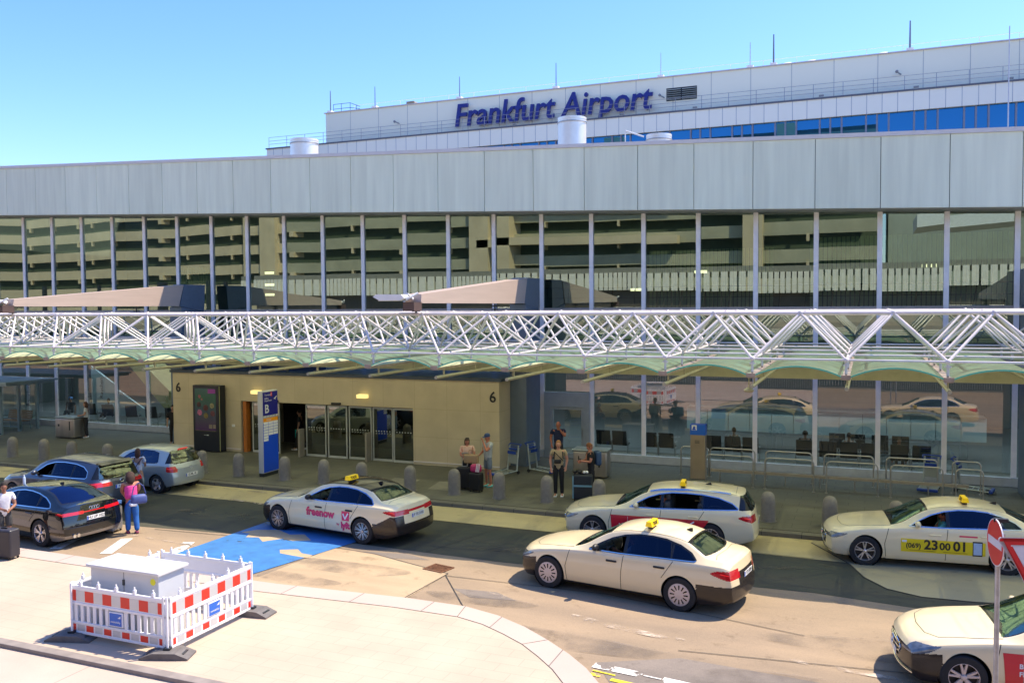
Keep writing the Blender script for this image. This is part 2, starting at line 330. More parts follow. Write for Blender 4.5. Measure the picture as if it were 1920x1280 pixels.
for i, (x, y, a_, b_, mt) in enumerate(((-11.2, 16.9, 1.6, .5, stn2), (-11.8, 15.8, 1.1, .35, stn2), (-5.2, 14.6, 2.4, .35, stn2), (-.6, 14.0, 2.6, .5, stn2), (1.2, 16.2, 3.0, .5, stn2), (-8.5, 19.8, 1.4, .5, stn), (-7.3, 16.0, 1.2, .3, stn2), (-14.6, 20.9, 1.6, .4, stn), (-2.6, 20.6, 1.2, .35, stn), (-17.6, 20.0, 1.5, .4, stn), (-.4, 12.6, 2.0, .5, stn2))):
    flat('road_stain', [(x + a_ * cos(t_) * (1 + .15 * sin(3 * t_ + i)), y + b_ * sin(t_) * (1 + .2 * cos(2 * t_ + i))) for t_ in np.linspace(0, 2 * pi, 25)[:-1]], ZR + .02 + i * .0003, mt)
# pavement in front of the terminal
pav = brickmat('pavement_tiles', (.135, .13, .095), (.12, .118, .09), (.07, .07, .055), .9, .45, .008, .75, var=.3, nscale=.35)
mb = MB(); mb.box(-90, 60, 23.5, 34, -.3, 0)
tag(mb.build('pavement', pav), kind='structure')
kerbm = brickmat('kerb_stone', (.17, .16, .12), (.15, .14, .11), (.06, .06, .05), 1.0, 5, .01, .8, var=.2)
mb = MB(); mb.box(-90, 60, 23.2, 23.5, -.3, -.004)
tag(mb.build('kerb', kerbm), kind='structure')
mb = MB(); mb.box(-90, 60, 23.5, 23.53, -.01, .003); tag(mb.build('pavement_joint', jm), kind='structure')
zb = pm('zebra_light_stone', (.2, .19, .15), .8, var=.1)
mb = MB()
for x in (-14.35, -12.6): mb.add([(x - .55, 24.75, .004), (x + .45, 24.75, .004), (x + .25, 26.0, .004), (x - .75, 26.0, .004)], [(0, 1, 2, 3)])
tag(mb.build('pavement_marking', zb, recalc=False), kind='structure')
# traffic island with bright paving
inner = [(-40, 14.48), (-11.7, 14.52), (-8.6, 14.72), (-7.2, 14.7), (-6.6, 14.52), (-6.05, 14.22), (-5.55, 13.9), (-5.1, 13.5), (-4.7, 13.1), (-4.35, 12.65), (-4.05, 12.1), (-3.8, 11.5), (-3.65, 10.72)]
outer = [(-40, 15.0), (-11.7, 15.08), (-8.6, 15.3), (-7.3, 15.28), (-6.5, 15.05), (-5.8, 14.68), (-5.2, 14.25), (-4.65, 13.8), (-4.2, 13.35), (-3.82, 12.85), (-3.5, 12.3), (-3.25, 11.6), (-3.1, 10.72)]
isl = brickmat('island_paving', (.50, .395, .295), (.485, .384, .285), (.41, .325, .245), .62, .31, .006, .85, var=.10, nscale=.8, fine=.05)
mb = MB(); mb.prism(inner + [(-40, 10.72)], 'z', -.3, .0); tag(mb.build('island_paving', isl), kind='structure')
gk = brickmat('granite_kerb', (.50, .395, .33), (.47, .375, .315), (.2, .16, .14), 1.6, 8, .012, .8, var=.06, fine=.04)
mb = MB(); n_ = len(inner); mb.v = [(x, y, z) for z in (-.3, .003) for x, y in outer] + [(x, y, z) for z in (-.3, .003) for x, y in inner]
for i in range(n_ - 1):
    a, b_, c, d = i, i + 1, n_ + i + 1, n_ + i
    mb.f.append((a, b_, c, d)); mb.f.append((d, c, 3 * n_ + i + 1, 3 * n_ + i)); mb.m += [0, 0]
tag(mb.build('island_kerb', gk), kind='structure')
mb = MB()
strip(mb, inner, .012, .006)
for i in (3, 6, 9): strip(mb, [inner[i], outer[i]], .012, .0065)
tag(mb.build('island_joint', jm, recalc=False), kind='structure')
mb = MB(); mb.box(-40, -3.0, 10.52, 10.72, -.3, .03, bev=.012); tag(mb.build('kerb', pm('kerb_concrete_grey', (.25, .215, .19), .9, var=.2, scale=3)), kind='structure')
low = brickmat('lower_paving', (.50, .40, .32), (.475, .38, .305), (.25, .21, .18), 3.0, 3.0, .008, .85, var=.12, nscale=.7, offset=.35)
mb = MB(); mb.box(-40, -3.0, -2, 10.52, -.3, -.045); tag(mb.build('lower_path', low), kind='structure')
# drain grate
wp = [(-15.3, 18.9), (-14.7, 19.15), (-14.2, 18.85), (-13.75, 18.95), (-13.3, 18.6), (-13.7, 18.3), (-14.1, 18.42), (-14.35, 18.05), (-14.8, 18.3), (-15.05, 18.15), (-15.2, 18.5), (-15.5, 18.6)]
flat('road_patch', [(x + .05 * sin(7 * x + 3 * y), y + .05 * cos(5 * x)) for x, y in wp], ZR + .0165, conc2)
flat('road_patch', [(-13.5, 17.55), (-13.1, 17.75), (-12.8, 17.5), (-12.45, 17.45), (-12.4, 17.2), (-12.9, 17.25), (-13.3, 17.3)], ZR + .0167, conc2)
d_ = thing('drain_grate', 'rusty iron drain grate set in the road where shade meets sun', 'drain grate', (-9.1, 17.62, ZR), radians(-12))
rust = pm('rusty_iron', (.16, .07, .035), .8, .3, var=.4, scale=12)
m_ = MB(); 
for x in np.linspace(-.24, .24, 9): m_.box(x - .012, x + .012, -.2, .2, .002, .02)
m_.build('grate_bars', rust, d_)
m_ = MB(); m_.box(-.28, .28, -.24, -.2, .001, .024); m_.box(-.28, .28, .2, .24, .001, .024); m_.box(-.28, -.25, -.2, .2, .001, .024); m_.box(.25, .28, -.2, .2, .001, .024); m_.build('frame', rust, d_)
m_ = MB(); m_.box(-.25, .25, -.2, .2, -.02, .0015); m_.build('dark_backing', dark, d_)  # dark slab under the bars, shade of the hole put into its colour
# ================================================================ TERMINAL
PX = 2.0224; X0 = -40.0646
KM = range(-4, 30)                         # mullion numbers
def fz(x, z0): return z0 - .0398 * x       # the roof edge falls to the right
T = thing('terminal_building', 'long glazed terminal hall with pale grey panel roof edge behind the taxi lane', 'building', (-18, 31.7, 0))
fpan = pm('facade_panel_grey', (.83, .865, .70), .5, .0, var=.07, scale=1.4, stretch=(3, 3, .22), detail=5, rnd=.06)
fcap = pm('roof_edge_light', (.72, .68, .69), .5, var=.03)
alu = pm('mullion_aluminium', (.93, .86, .84), .5, .0, var=.06, scale=3)
alud = pm('aluminium_dark_grey', (.30, .32, .34), .5, .2, var=.08)  # darker grey aluminium for the soffit and the lower transom
YF = 30.9
for i, k in enumerate(range(-3, 28)):
    xa = -40.06 + PX * k; xb = xa + PX - .022; xa += .0
    m_ = MB(); 
    for (a, b_) in ((xa, xb),):
        z0a, z1a = fz(a, 9.045), fz(a, 11.36); z0b, z1b = fz(b_, 9.045), fz(b_, 11.36)
        m_.add([(a, YF, z0a), (b_, YF, z0b), (b_, YF, z1b), (a, YF, z1a), (a, YF + .12, z0a), (b_, YF + .12, z0b), (b_, YF + .12, z1b), (a, YF + .12, z1a)],
               [(0, 1, 2, 3), (1, 5, 6, 2), (4, 0, 3, 7), (3, 2, 6, 7), (4, 5, 1, 0)])
    m_.build('fascia_panel', fpan, T, world=True)
def slopebox(m, x0, x1, y0, y1, za, zb):
    m.add([(x0, y0, fz(x0, za)), (x1, y0, fz(x1, za)), (x1, y1, fz(x1, za)), (x0, y1, fz(x0, za)), (x0, y0, fz(x0, zb)), (x1, y0, fz(x1, zb)), (x1, y1, fz(x1, zb)), (x0, y1, fz(x0, zb))],
          [(0, 3, 2, 1), (4, 5, 6, 7), (0, 1, 5, 4), (1, 2, 6, 5), (2, 3, 7, 6), (3, 0, 4, 7)])
m_ = MB(); slopebox(m_, -46.5, 17, YF - .04, YF + .5, 11.365, 11.50); m_.build('roof_edge_cap', fcap, T, world=True)
m_ = MB(); slopebox(m_, -46.3, 16.8, YF + .122, YF + .16, 9.06, 11.36); m_.build('fascia_backing', dark, T, world=True)
m_ = MB(); slopebox(m_, -46.3, 16.8, YF + .5, 62, 11.2, 11.42); m_.build('roof', pm('roof_felt', (.3, .3, .3), .9), T, world=True)
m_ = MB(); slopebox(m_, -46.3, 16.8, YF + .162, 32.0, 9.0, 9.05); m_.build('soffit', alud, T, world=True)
for k in KM:
    x = X0 + PX * k
    if -27.0 < x < -12.3:
        m_ = MB(); m_.box(x - .08, x + .08, 31.73, 31.79, 3.3, fz(x, 9.0)); 
    else:
        m_ = MB(); m_.box(x - .08, x + .08, 31.73, 31.79, .0, fz(x, 9.0))
    for z in np.arange(.6, 9.6, .45): m_.box(x - .014, x + .014, 31.724, 31.731, z, z + .03)
    m_.build('mullion', alu, T, world=True)
m_ = MB(); 
for (a, b_) in ((-48, -27.2), (-12.2, -11.65), (-9.75, 17)): m_ = MB(); m_.box(a, b_, 31.6, 31.78, 0, .28); m_.build('sill', pm('sill_blue_grey', (.50, .52, .52), .5, .1), T, world=True)
m_ = MB(); m_.box(-48, 17, 31.74, 31.785, 5.55, 5.63); m_.box(-48, 17, 31.735, 31.785, 5.73, 5.82); m_.build('transom', pm('transom_beige', (.42, .36, .32), .5), T, world=True)
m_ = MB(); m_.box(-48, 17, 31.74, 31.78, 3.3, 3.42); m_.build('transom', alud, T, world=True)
gup = glassmat('facade_glass_upper', (.55, .72, .64), .29, (.82, .98, .80), bump=.0)
glo = glassmat('facade_glass_lower', (.60, .76, .80), .20, (.75, .68, .66), bump=.0)
def pane(x0, x1, z0, z1, mat, y=31.80, w=.009):
    cx, cz = (x0 + x1) / 2, (z0 + z1) / 2
    m = MB(); N = 7; tx, tz = random.uniform(-w, w), random.uniform(-w, w) * .5; bx, bz = random.uniform(-.004, .004), random.uniform(-.003, .003)
    for i in range(N):
        for j in range(N):
            u, v = i / (N - 1), j / (N - 1); x = x0 + (x1 - x0) * u; z = z0 + (z1 - z0) * v
            dy = tx * (x - cx) + tz * (z - cz) * .4 + bx * (1 - (2 * u - 1) ** 2) + bz * (1 - (2 * v - 1) ** 2)
            m.v.append((x, y + dy, z))
    for i in range(N - 1):
        for j in range(N - 1): m.f.append((i * N + j, (i + 1) * N + j, (i + 1) * N + j + 1, i * N + j + 1)); m.m.append(0)
    return m.build('glass_pane', mat, T, smooth='all', world=True, recalc=False)
for k in list(KM)[:-1]:
    xa = X0 + PX * k + .06; xb = xa + PX - .12
    pane(xa, xb, 5.83, fz(xb, 9.05), gup)
    pane(xa, xb, 3.42, 5.55, gup)
    if xb < -27 or xa > -12.4 + .2:
        if -12.3 < xa < -10: continue
        pane(xa, xb, .28, 3.3, glo)
m_ = MB(); m_.quad((-11.62, 31.8, 2.6), (-9.8, 31.8, 2.6), (-9.8, 31.8, 3.3), (-11.62, 31.8, 3.3)); m_.build('glass_pane', glo, T, world=True)
# side door
fr = pm('door_frame_blue_grey', (.34, .38, .42), .45, .2)
D = thing('side_door', 'grey framed glass door beside the pillar where a bald man stands', 'door', (-10.7, 31.66, 0))
m_ = MB(); m_.box(-11.62, -11.36, 31.6, 31.75, 0, 2.56); m_.box(-10.02, -9.78, 31.6, 31.75, 0, 2.56); m_.box(-11.36, -10.02, 31.6, 31.75, 2.0, 2.56); m_.build('frame', fr, D, world=True)
m_ = MB(); m_.box(-11.36, -11.26, 31.63, 31.72, .02, 1.99); m_.box(-10.12, -10.02, 31.63, 31.72, .02, 1.99); m_.box(-11.26, -10.12, 31.63, 31.72, .02, .22); m_.box(-11.26, -10.12, 31.63, 31.72, 1.9, 1.99); m_.build('door_leaf', fr, D, world=True)
m_ = MB(); m_.quad((-11.26, 31.68, .22), (-10.12, 31.68, .22), (-10.12, 31.68, 1.9), (-11.26, 31.68, 1.9)); m_.build('pane', glo, D, world=True)
m_ = MB(); m_.tube((-10.07, 31.6, .9), (-10.07, 31.6, 1.2), .015); m_.tube((-10.07, 31.6, .92), (-10.07, 31.64, .92), .012); m_.tube((-10.07, 31.6, 1.18), (-10.07, 31.64, 1.18), .012); m_.build('handle', steel, D, world=True)
m_ = MB(); [m_.tube((-11.4, 31.59, z), (-11.4, 31.59, z + .1), .018) for z in (.3, 1.0, 1.75)]; m_.build('hinge', steel, D, world=True)
# interior shell of the hall
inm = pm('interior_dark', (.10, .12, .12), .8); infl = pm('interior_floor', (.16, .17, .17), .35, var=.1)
m_ = MB(); m_.box(-48, 17, 31.95, 52, 5.3, 5.72); m_.build('upper_floor', infl, T, world=True)
m_ = MB(); m_.box(-46, 16, 34.5, 34.8, 5.2, 5.28); m_.box(-46, 16, 37.5, 37.8, 5.2, 5.28); m_.build('added_fill_strip', pm('fill_strip_glow', (.9, .95, 1), .5, emit=(.85, .95, 1, 9)), T, world=True)  # added glowing strips, kept out of view, brighten counter and lower hall
m_ = MB(); m_.box(-47, 16.5, 34.1, 34.2, 4.95, 5.3); m_.box(-47, 16.5, 37.1, 37.2, 4.95, 5.3); m_.build('fill_strip_shield', inm, T, world=True)  # added boards that only hide the glowing strips from view
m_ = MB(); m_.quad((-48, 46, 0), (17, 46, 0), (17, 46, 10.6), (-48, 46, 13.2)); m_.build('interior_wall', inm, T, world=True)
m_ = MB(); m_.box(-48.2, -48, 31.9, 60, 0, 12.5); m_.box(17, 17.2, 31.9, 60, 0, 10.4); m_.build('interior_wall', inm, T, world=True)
m_ = MB(); m_.box(-48, 17, 34.0, 46, -.02, .015); m_.build('lower_floor', infl, T, world=True)
slat = pm('interior_slats', (.34, .38, .22), .6, var=.1)
for (a, b_, y, z0, z1) in ((-2.0, 4.6, 34.6, 5.72, 8.4), (-8.6, -3.5, 36.5, 5.72, 8.2), (-33, -31.0, 35, 5.72, 8.0)):
    m_ = MB()
    for x in np.arange(a, b_, .16): m_.box(x, x + .12, y, y + .05, z0, z1)
    m_.build('slatted_screen', slat, T, world=True)
m_ = MB()
for x in np.arange(-12, 8, .9): m_.tube((x, 33.0, 5.72), (x + .12, 32.8, 6.6), .02, n=5)
m_.tube((-12, 32.8, 6.6), (8, 32.8, 6.6), .025, n=6); m_.tube((-12, 32.9, 6.2), (8, 32.9, 6.2), .012, n=5); m_.build('railing', black, T, world=True)
lm = pm('ceiling_light', (.9, .8, .5), .5, emit=(1, .85, .5, 1.2))
for (x, z) in ((-6.6, 7.2), (1.9, 7.25), (-9.3, 6.5), (-28.3, 7.6), (-28.3, 7.0), (-28.3, 6.5)):
    m_ = MB(); m_.box(x, x + .5, 36.0, 36.1, z, z + .12); m_.build('ceiling_light', lm, T, world=True)
# interior lower level: counter, stair wall
ctr = pm('counter_white_panels', (.50, .62, .63), .5, var=.05)
m_ = MB()
for i, x in enumerate(np.arange(-6.9, 4.0, .85)): m_.box(x, x + .83, 36.0, 36.6, .75, 1.62)
m_.build('counter', ctr, T, world=True)
m_ = MB(); m_.box(-6.9, 4.1, 35.95, 36.7, 1.63, 1.68); m_.build('counter_top', steel, T, world=True)
m_ = MB(); m_.prism([(-39.5, .3), (-37.7, .3), (-37.7, 1.75), (-39.5, 2.75)], 'y', 35.2, 35.3); m_.build('stair_wall', ctr, T, world=True); m_ = MB(); m_.prism([(-37.3, .15), (-35.3, .15), (-35.4, .5), (-37.3, 1.5)], 'y', 35.0, 35.1); m_.build('stair_wall', ctr, T, world=True)
m_ = MB(); m_.prism([(-38.2, 3.4), (-37.2, 3.4), (-33.9, .8), (-33.9, .2), (-34.8, .2)], 'y', 36, 37.5); m_.build('staircase', pm('stair_yellow', (.32, .29, .12), .6), T, world=True)
# ---------------------------------------------------------------- entrance porch "6"
EP = thing('entrance_porch', 'beige stone clad entrance block with sliding glass doors between the two pillars', 'entrance', (-19.7, 28.5, 0))
stone = brickmat('beige_cladding', (.57, .48, .33), (.545, .46, .32), (.42, .34, .22), 1.35, 1.05, .006, .55, offset=0, var=.12, nscale=1.1, plane='xz', fine=.03)
FY = 28.5; DX0, DX1, DZ = -23.74, -15.72, 2.1
m_ = MB(); m_.box(-27.3, DX0, FY, 31.55, 0, 3.2); m_.box(DX1, -12.2, FY, 31.55, 0, 3.2); m_.box(DX0, DX1, FY, FY + .35, DZ, 3.2); m_.box(DX0, DX1, FY + .35, 31.55, DZ + .25, 3.2)
m_.build('wall', stone, EP, world=True)
m_ = MB(); m_.box(-27.42, -12.1, FY - .05, 31.6, 3.2, 3.3); m_.build('roof', pm('porch_roof_dark_blue', (.05, .07, .1), .35, .2), EP, world=True)
m_ = MB(); m_.box(-27.32, DX0 - .02, FY - .02, FY, .10, .13); m_.box(DX1 + .02, -12.18, FY - .02, FY, .10, .13); m_.build('skirting', fcap, EP, world=True)
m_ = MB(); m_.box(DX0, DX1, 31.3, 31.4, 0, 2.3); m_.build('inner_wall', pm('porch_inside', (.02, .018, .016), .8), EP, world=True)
m_ = MB(); m_.box(-23.66, -23.5, FY + .05, FY + .3, 0, DZ); m_.build('orange_post', pm('orange_paint', (.42, .13, .02), .5), EP, world=True)
dgl = glassmat('door_glass', (.30, .34, .33), .22, (.9, .95, .85))
wtm = pm('white_sticker', (.7, .75, .72), .5)
leaves = [(-23.3, -21.95, 1), (-20.67, -19.72, 1), (-19.6, -18.72, 0), (-18.66, -17.64, 1), (-17.58, -16.7, 1), (-16.64, -15.74, 0)]
for (a, b_, mv) in leaves:
    y = FY + .12 + .05 * mv
    fo = MB(); fo.box(a, a + .04, y, y + .05, 0, 2.06); fo.box(b_ - .04, b_, y, y + .05, 0, 2.06); fo.box(a + .04, b_ - .04, y, y + .05, 0, .08); fo.box(a + .04, b_ - .04, y, y + .05, 2.0, 2.06)
    f_ = fo.build('door_leaf', pm('door_aluminium', (.58, .60, .56), .4, .3), EP, world=True)
    g_ = MB(); g_.quad((a + .04, y + .025, .08), (b_ - .04, y + .025, .08), (b_ - .04, y + .025, 2.0), (a + .04, y + .025, 2.0)); g_.build('pane', dgl, f_, world=True)
    s_ = MB()
    for x in np.arange(a + .12, b_ - .08, .12):
        s_.box(x, x + .035, y + .018, y + .022, 1.13, 1.165)
        if mv: s_.add([(x, y + .018, 1.03), (x + .05, y + .018, 1.06), (x, y + .018, 1.09), (x + .015, y + .018, 1.09), (x + .065, y + .018, 1.06), (x + .015, y + .018, 1.03)], [(0, 5, 4, 1), (1, 4, 3, 2)])
    s_.build('stickers', wtm, f_, world=True, recalc=False)
for x in (-20.72, -17.62 + .02, -15.78 + .5):
    pass
m_ = MB()
for x in (-20.74, -17.66): m_.box(x - .04, x + .04, FY - .22, FY + .1, 0, 1.1)
m_.build('guard_post', pm('guard_post_beige', (.30, .27, .22), .5, .2), EP, world=True)
for x in (-22.85, -17.85):
    m_ = MB(); m_.box(x - .2, x + .2, FY - .22, FY, 2.43, 2.57); m_.build('wall_lamp', pm('lamp_yellow', (.8, .65, .25), .5, emit=(1, .8, .3, .5)), EP, world=True)
m_ = MB(); m_.box(-22.35, -21.85, FY - .08, FY, 2.12, 2.2); m_.box(-19.3, -18.9, FY - .08, FY, 2.12, 2.2); m_.build('door_sensor', black, EP, world=True)
m_ = MB(); m_.box(-24.17, -24.05, FY - .05, FY, 1.02, 1.12); m_.build('wall_socket', white, EP, world=True)
num = pm('black_lettering', (.015, .015, .018), .5)
for x, z in ((-27.0, 2.55), (-12.45, 2.62)):
    t = text_mb('6', .55, .02, bold=.006); xf(t, stand(x, FY - .012, z)); t.build('number', num, EP, world=True)
m_ = MB(); m_.box(-26.2, -21, 30.2, 30.6, 3.31, 3.75); m_.tube((-24.0, 29.5, 3.3), (-24.0, 29.5, 3.8), .05); m_.tube((-21.9, 29.2, 3.3), (-21.9, 29.2, 3.7), .05); m_.build('roof_clutter', pm('clutter_dark_blue', (.06, .09, .14), .5), EP, world=True)
# advertising screen
A = thing('advertising_screen', 'tall dark free-standing display with green and purple poster by the entrance wall', 'display', (-25.1, 28.2, 0))
nav = pm('display_navy', (.008, .012, .022), .3)
m_ = MB(); m_.rbox(-25.78, -24.45, 28.0, 28.42, .03, 2.74, .02); m_.build('case', nav, A, world=True)
pmx = bpy.data.materials.new('poster'); pmx.use_nodes = True; n = pmx.node_tree.nodes; l = pmx.node_tree.links
tc = n.new('ShaderNodeTexCoord'); sp = n.new('ShaderNodeSeparateXYZ'); l.new(tc.outputs['Object'], sp.inputs[0]); r = n.new('ShaderNodeValToRGB'); mr = n.new('ShaderNodeMapRange'); mr.inputs[1].default_value = .8; mr.inputs[2].default_value = 2.6
l.new(sp.outputs[2], mr.inputs[0]); l.new(mr.outputs[0], r.inputs[0]); e = r.color_ramp.elements; e[0].color = (.12, .11, .05, 1); e[1].color = (.02, .06, .06, 1)
for p, c in ((.04, (.12, .11, .05)), (.05, (.07, .03, .10)), (.25, (.06, .05, .08)), (.45, (.03, .06, .09)), (.8, (.015, .10, .055))):
    q = e.new(p); q.color = tuple(v * .6 for v in c) + (1,)
l.new(r.outputs[0], n['Principled BSDF'].inputs['Base Color']); n['Principled BSDF'].inputs['Roughness'].default_value = .25
l.new(r.outputs[0], n['Principled BSDF'].inputs['Emission Color']); n['Principled BSDF'].inputs['Emission Strength'].default_value = .12
m_ = MB(); m_.quad((-25.66, 27.994, .86), (-24.58, 27.994, .86), (-24.58, 27.994, 2.62), (-25.66, 27.994, 2.62)); pp = m_.build('poster', pmx, A, world=True)
for (x, z, r_, c) in ((-25.45, 1.95, .11, (.05, .02, .02)), (-25.1, 1.82, .13, (.08, .02, .02)), (-24.78, 1.92, .11, (.25, .22, .12)), (-24.75, 1.6, .12, (.10, .03, .04)), (-25.42, 1.62, .12, (.45, .12, .25)), (-25.1, 1.5, .12, (.16, .12, .03)), (-25.42, 2.28, .07, (.30, .08, .1)), (-25.3, 2.17, .05, (.28, .10, .1))):
    m_ = MB(); m_.lathe([(r_, 0), (r_ * .9, .004), (0, .004)], n=16); m_.v = [(x + a, 27.99 - c3, z + b_) for a, b_, c3 in m_.v]; m_.build('portrait', pm('portrait_%g' % (c[0] * 100 + c[1] * 10 + c[2]), c, .4, var=.6, scale=18), pp, world=True)
m_ = MB(); m_.box(-24.98, -24.59, 27.99, 27.992, 2.42, 2.6); m_.build('poster_corner', pm('magenta', (.25, .04, .28), .4), pp, world=True)
m_ = MB(); m_.box(-24.95, -24.78, 27.988, 27.99, .98, 1.14); m_.box(-24.74, -24.6, 27.988, 27.99, .98, 1.14); m_.build('print_blocks', pm('tan_print', (.22, .18, .14), .5), pp, world=True)
t = text_mb('wall media', .09, .004); xf(t, stand(-25.1, 27.995, .7)); 
m_ = MB(); m_.box(-25.22, -25.1, 27.99, 27.996, .69, .705); m_.box(-25.08, -24.98, 27.99, 27.996, .68, .715); m_.build('small_print', wtm, A, world=True)
m_ = MB(); m_.box(-24.452, -24.44, 28.04, 28.07, .05, 2.72); m_.build('trim_strip', pm('yellow_green_trim', (.55, .58, .3), .4), A, world=True)
# pillars and cantilever beams
wingm = pm('beam_light_brown', (.50, .385, .315), .45, var=.05, scale=1.5, stretch=(1, .4, 6)); colm = pm('pillar_blue_grey', (.13, .17, .23), .4, .2, var=.05)
for i, (xw, lab) in enumerate(((-27.75, 'blue grey pillar with long brown beam left of the entrance block'), (-11.57, 'blue grey pillar with long brown beam right of the entrance block'), (5.05, 'blue grey pillar at the right edge of the photo beyond the last window'))):
    W_ = thing('canopy_pillar', lab, 'pillar', (xw - .3, 30.2, 0), 0, 'pillars with cantilever beams carrying the canopy')
    m_ = MB(); m_.prism([(21.5, 6.02), (29.45, 6.0), (29.75, 6.93), (21.55, 6.27)], 'x', xw - .5, xw); m_.build('beam', wingm, W_, world=True)
    m_ = MB(); m_.prism([(29.52, 6.0), (31.0, 5.75), (31.1, 6.95), (29.8, 6.95)], 'x', xw - .62, xw - .02); m_.build('beam_end', colm, W_, world=True)
    m_ = MB(); m_.prism([(29.5, 0), (30.9, 0), (31.0, 5.72), (29.55, 5.97)], 'x', xw - .62, xw + .02); m_.build('column', colm, W_, world=True)
    m_ = MB()
    for y in (21.68, 27.3): m_.tube((xw - .25, y, 5.75), (xw - .25, y, 6.0), .03); m_.box(xw - .38, xw - .12, y - .06, y + .06, 5.9, 5.94); m_.box(xw - .33, xw - .17, y - .1, y + .1, 5.78, 5.82)
    m_.build('hanger', dark, W_, world=True)
    if i < 2:
        F_ = thing('floodlight', ('white floodlight at the left tip of the beam above the ad screen', 'white floodlight at the tip of the beam right of the entrance')[i], 'floodlight', (xw - .25, 21.2, 6.1), 0, 'floodlights on the beam tips')
        m_ = MB(); m_.prism([(-.95, .10), (-.85, .17), (-.05, .16), (.05, .06), (-.1, 0), (-.75, .0)], 'y', -.28, .28); m_.build('housing', white, F_)
        m_ = MB(); m_.box(-.8, -.12, -.25, .25, -.015, -.002); m_.build('lens', pm('lamp_glass', (.75, .75, .6), .2), F_)
        m_ = MB(); m_.tube((0, -.1, .02), (.28, .1, .2), .035); m_.tube((.05, .2, .02), (.1, -.2, .18), .03); m_.build('bracket', white, F_)
        m_ = MB(); m_.box(-.1, .25, -.1, .35, -.3, -.05); m_.build('mount', pm('mount_brown', (.10, .06, .05), .6), F_)
# ---------------------------------------------------------------- space frame + glass vault canopy
SF = thing('space_frame', 'white tubular space frame above the glass canopy running along the whole terminal', 'space frame', (-14.6, 24, 4.6))
bx0 = -14.567; bY = [20.54 + PX * i for i in range(5)]; tY = [21.60 + PX * i for i in range(4)]
BZ, TZ = 4.672, 5.705
kb = range(-12, 14)
bn = [bx0 + PX * k for k in kb]; tn = [x + PX * .484 for x in bn[:-1]]
for y in tY: m_ = MB(); m_.tube((tn[0], y, TZ), (tn[-1], y, TZ), .048, n=10); m_.build('top_chord', steelw, SF, world=True, smooth=True)
for y in bY: m_ = MB(); m_.tube((bn[0], y, BZ), (bn[-1], y, BZ), .028, n=8); m_.build('bottom_chord', steelw, SF, world=True, smooth=True)
for i, x in enumerate(bn):
    m_ = MB(); m_.tube((x, bY[0], BZ), (x, bY[-1], BZ), .028, n=8)
    for y in bY: m_.ball((x, y, BZ), .062, 10, 6); m_.tube((x, y, BZ - .3), (x, y, BZ), .03, n=6); m_.lathe([(.07, 0), (.07, .03)], (x, y, BZ - .12), 10)
    m_.build('cross_tube', steelw, SF, world=True, smooth=True)
for i, x in enumerate(tn):
    m_ = MB(); m_.tube((x, tY[0], TZ), (x, tY[-1], TZ), .03, n=8)
    for j, y in enumerate(tY):
        m_.ball((x, y, TZ), .07, 10, 6)
        for a in (0, 1):
            for b_ in (0, 1): m_.tube((x, y, TZ), (bn[i + a], bY[j + b_], BZ), .032, n=8)
    m_.build('diagonal_bay', steelw, SF, world=True, smooth=True)
# glass vaults
def vaultmat():
    m = bpy.data.materials.new('canopy_glass_green'); m.use_nodes = True; n = m.node_tree.nodes; l = m.node_tree.links
    b = n['Principled BSDF']; b.inputs['Base Color'].default_value = (.42, .62, .46, 1); b.inputs['Roughness'].default_value = .25
    tl = n.new('ShaderNodeBsdfTranslucent'); tl.inputs[0].default_value = (.76, .78, .46, 1)
    tr = n.new('ShaderNodeBsdfTransparent'); tr.inputs[0].default_value = (.80, .95, .72, 1)
    a = n.new('ShaderNodeMixShader'); a.inputs[0].default_value = .70; l.new(b.outputs[0], a.inputs[1]); l.new(tl.outputs[0], a.inputs[2])
    c = n.new('ShaderNodeMixShader'); c.inputs[0].default_value = .08; l.new(a.outputs[0], c.inputs[1]); l.new(tr.outputs[0], c.inputs[2])
    tc = n.new('ShaderNodeTexCoord'); ns = n.new('ShaderNodeTexNoise'); ns.inputs['Scale'].default_value = 3; ns.inputs['Detail'].default_value = 6; l.new(tc.outputs['Object'], ns.inputs[0])
    r = n.new('ShaderNodeValToRGB'); r.color_ramp.elements[0].position = .3; r.color_ramp.elements[1].position = .62; r.color_ramp.elements[0].color = (.30, .48, .36, 1); r.color_ramp.elements[1].color = (.42, .80, .63, 1)
    l.new(ns.outputs[0], r.inputs[0]); l.new(r.outputs[0], b.inputs['Base Color'])
    l.new(c.outputs[0], n['Material Output'].inputs[0]); return m
vm = vaultmat(); edge = pm('green_glass_edge', (.12, .50, .36), .15); seam = pm('canopy_seam', (.12, .10, .07), .6)
gut = pm('gutter_metal', (.33, .27, .22), .5, .3, var=.2, scale=6); pipe = pm('cream_pipe', (.33, .31, .20), .4, var=.1)
CN = thing('glass_canopy', 'green glass barrel vault canopy hanging below the white space frame', 'canopy', (-14.6, 24, 4.2))
VY0, VY1 = 20.25, 29.1; VZ, RISE = 4.31, .22
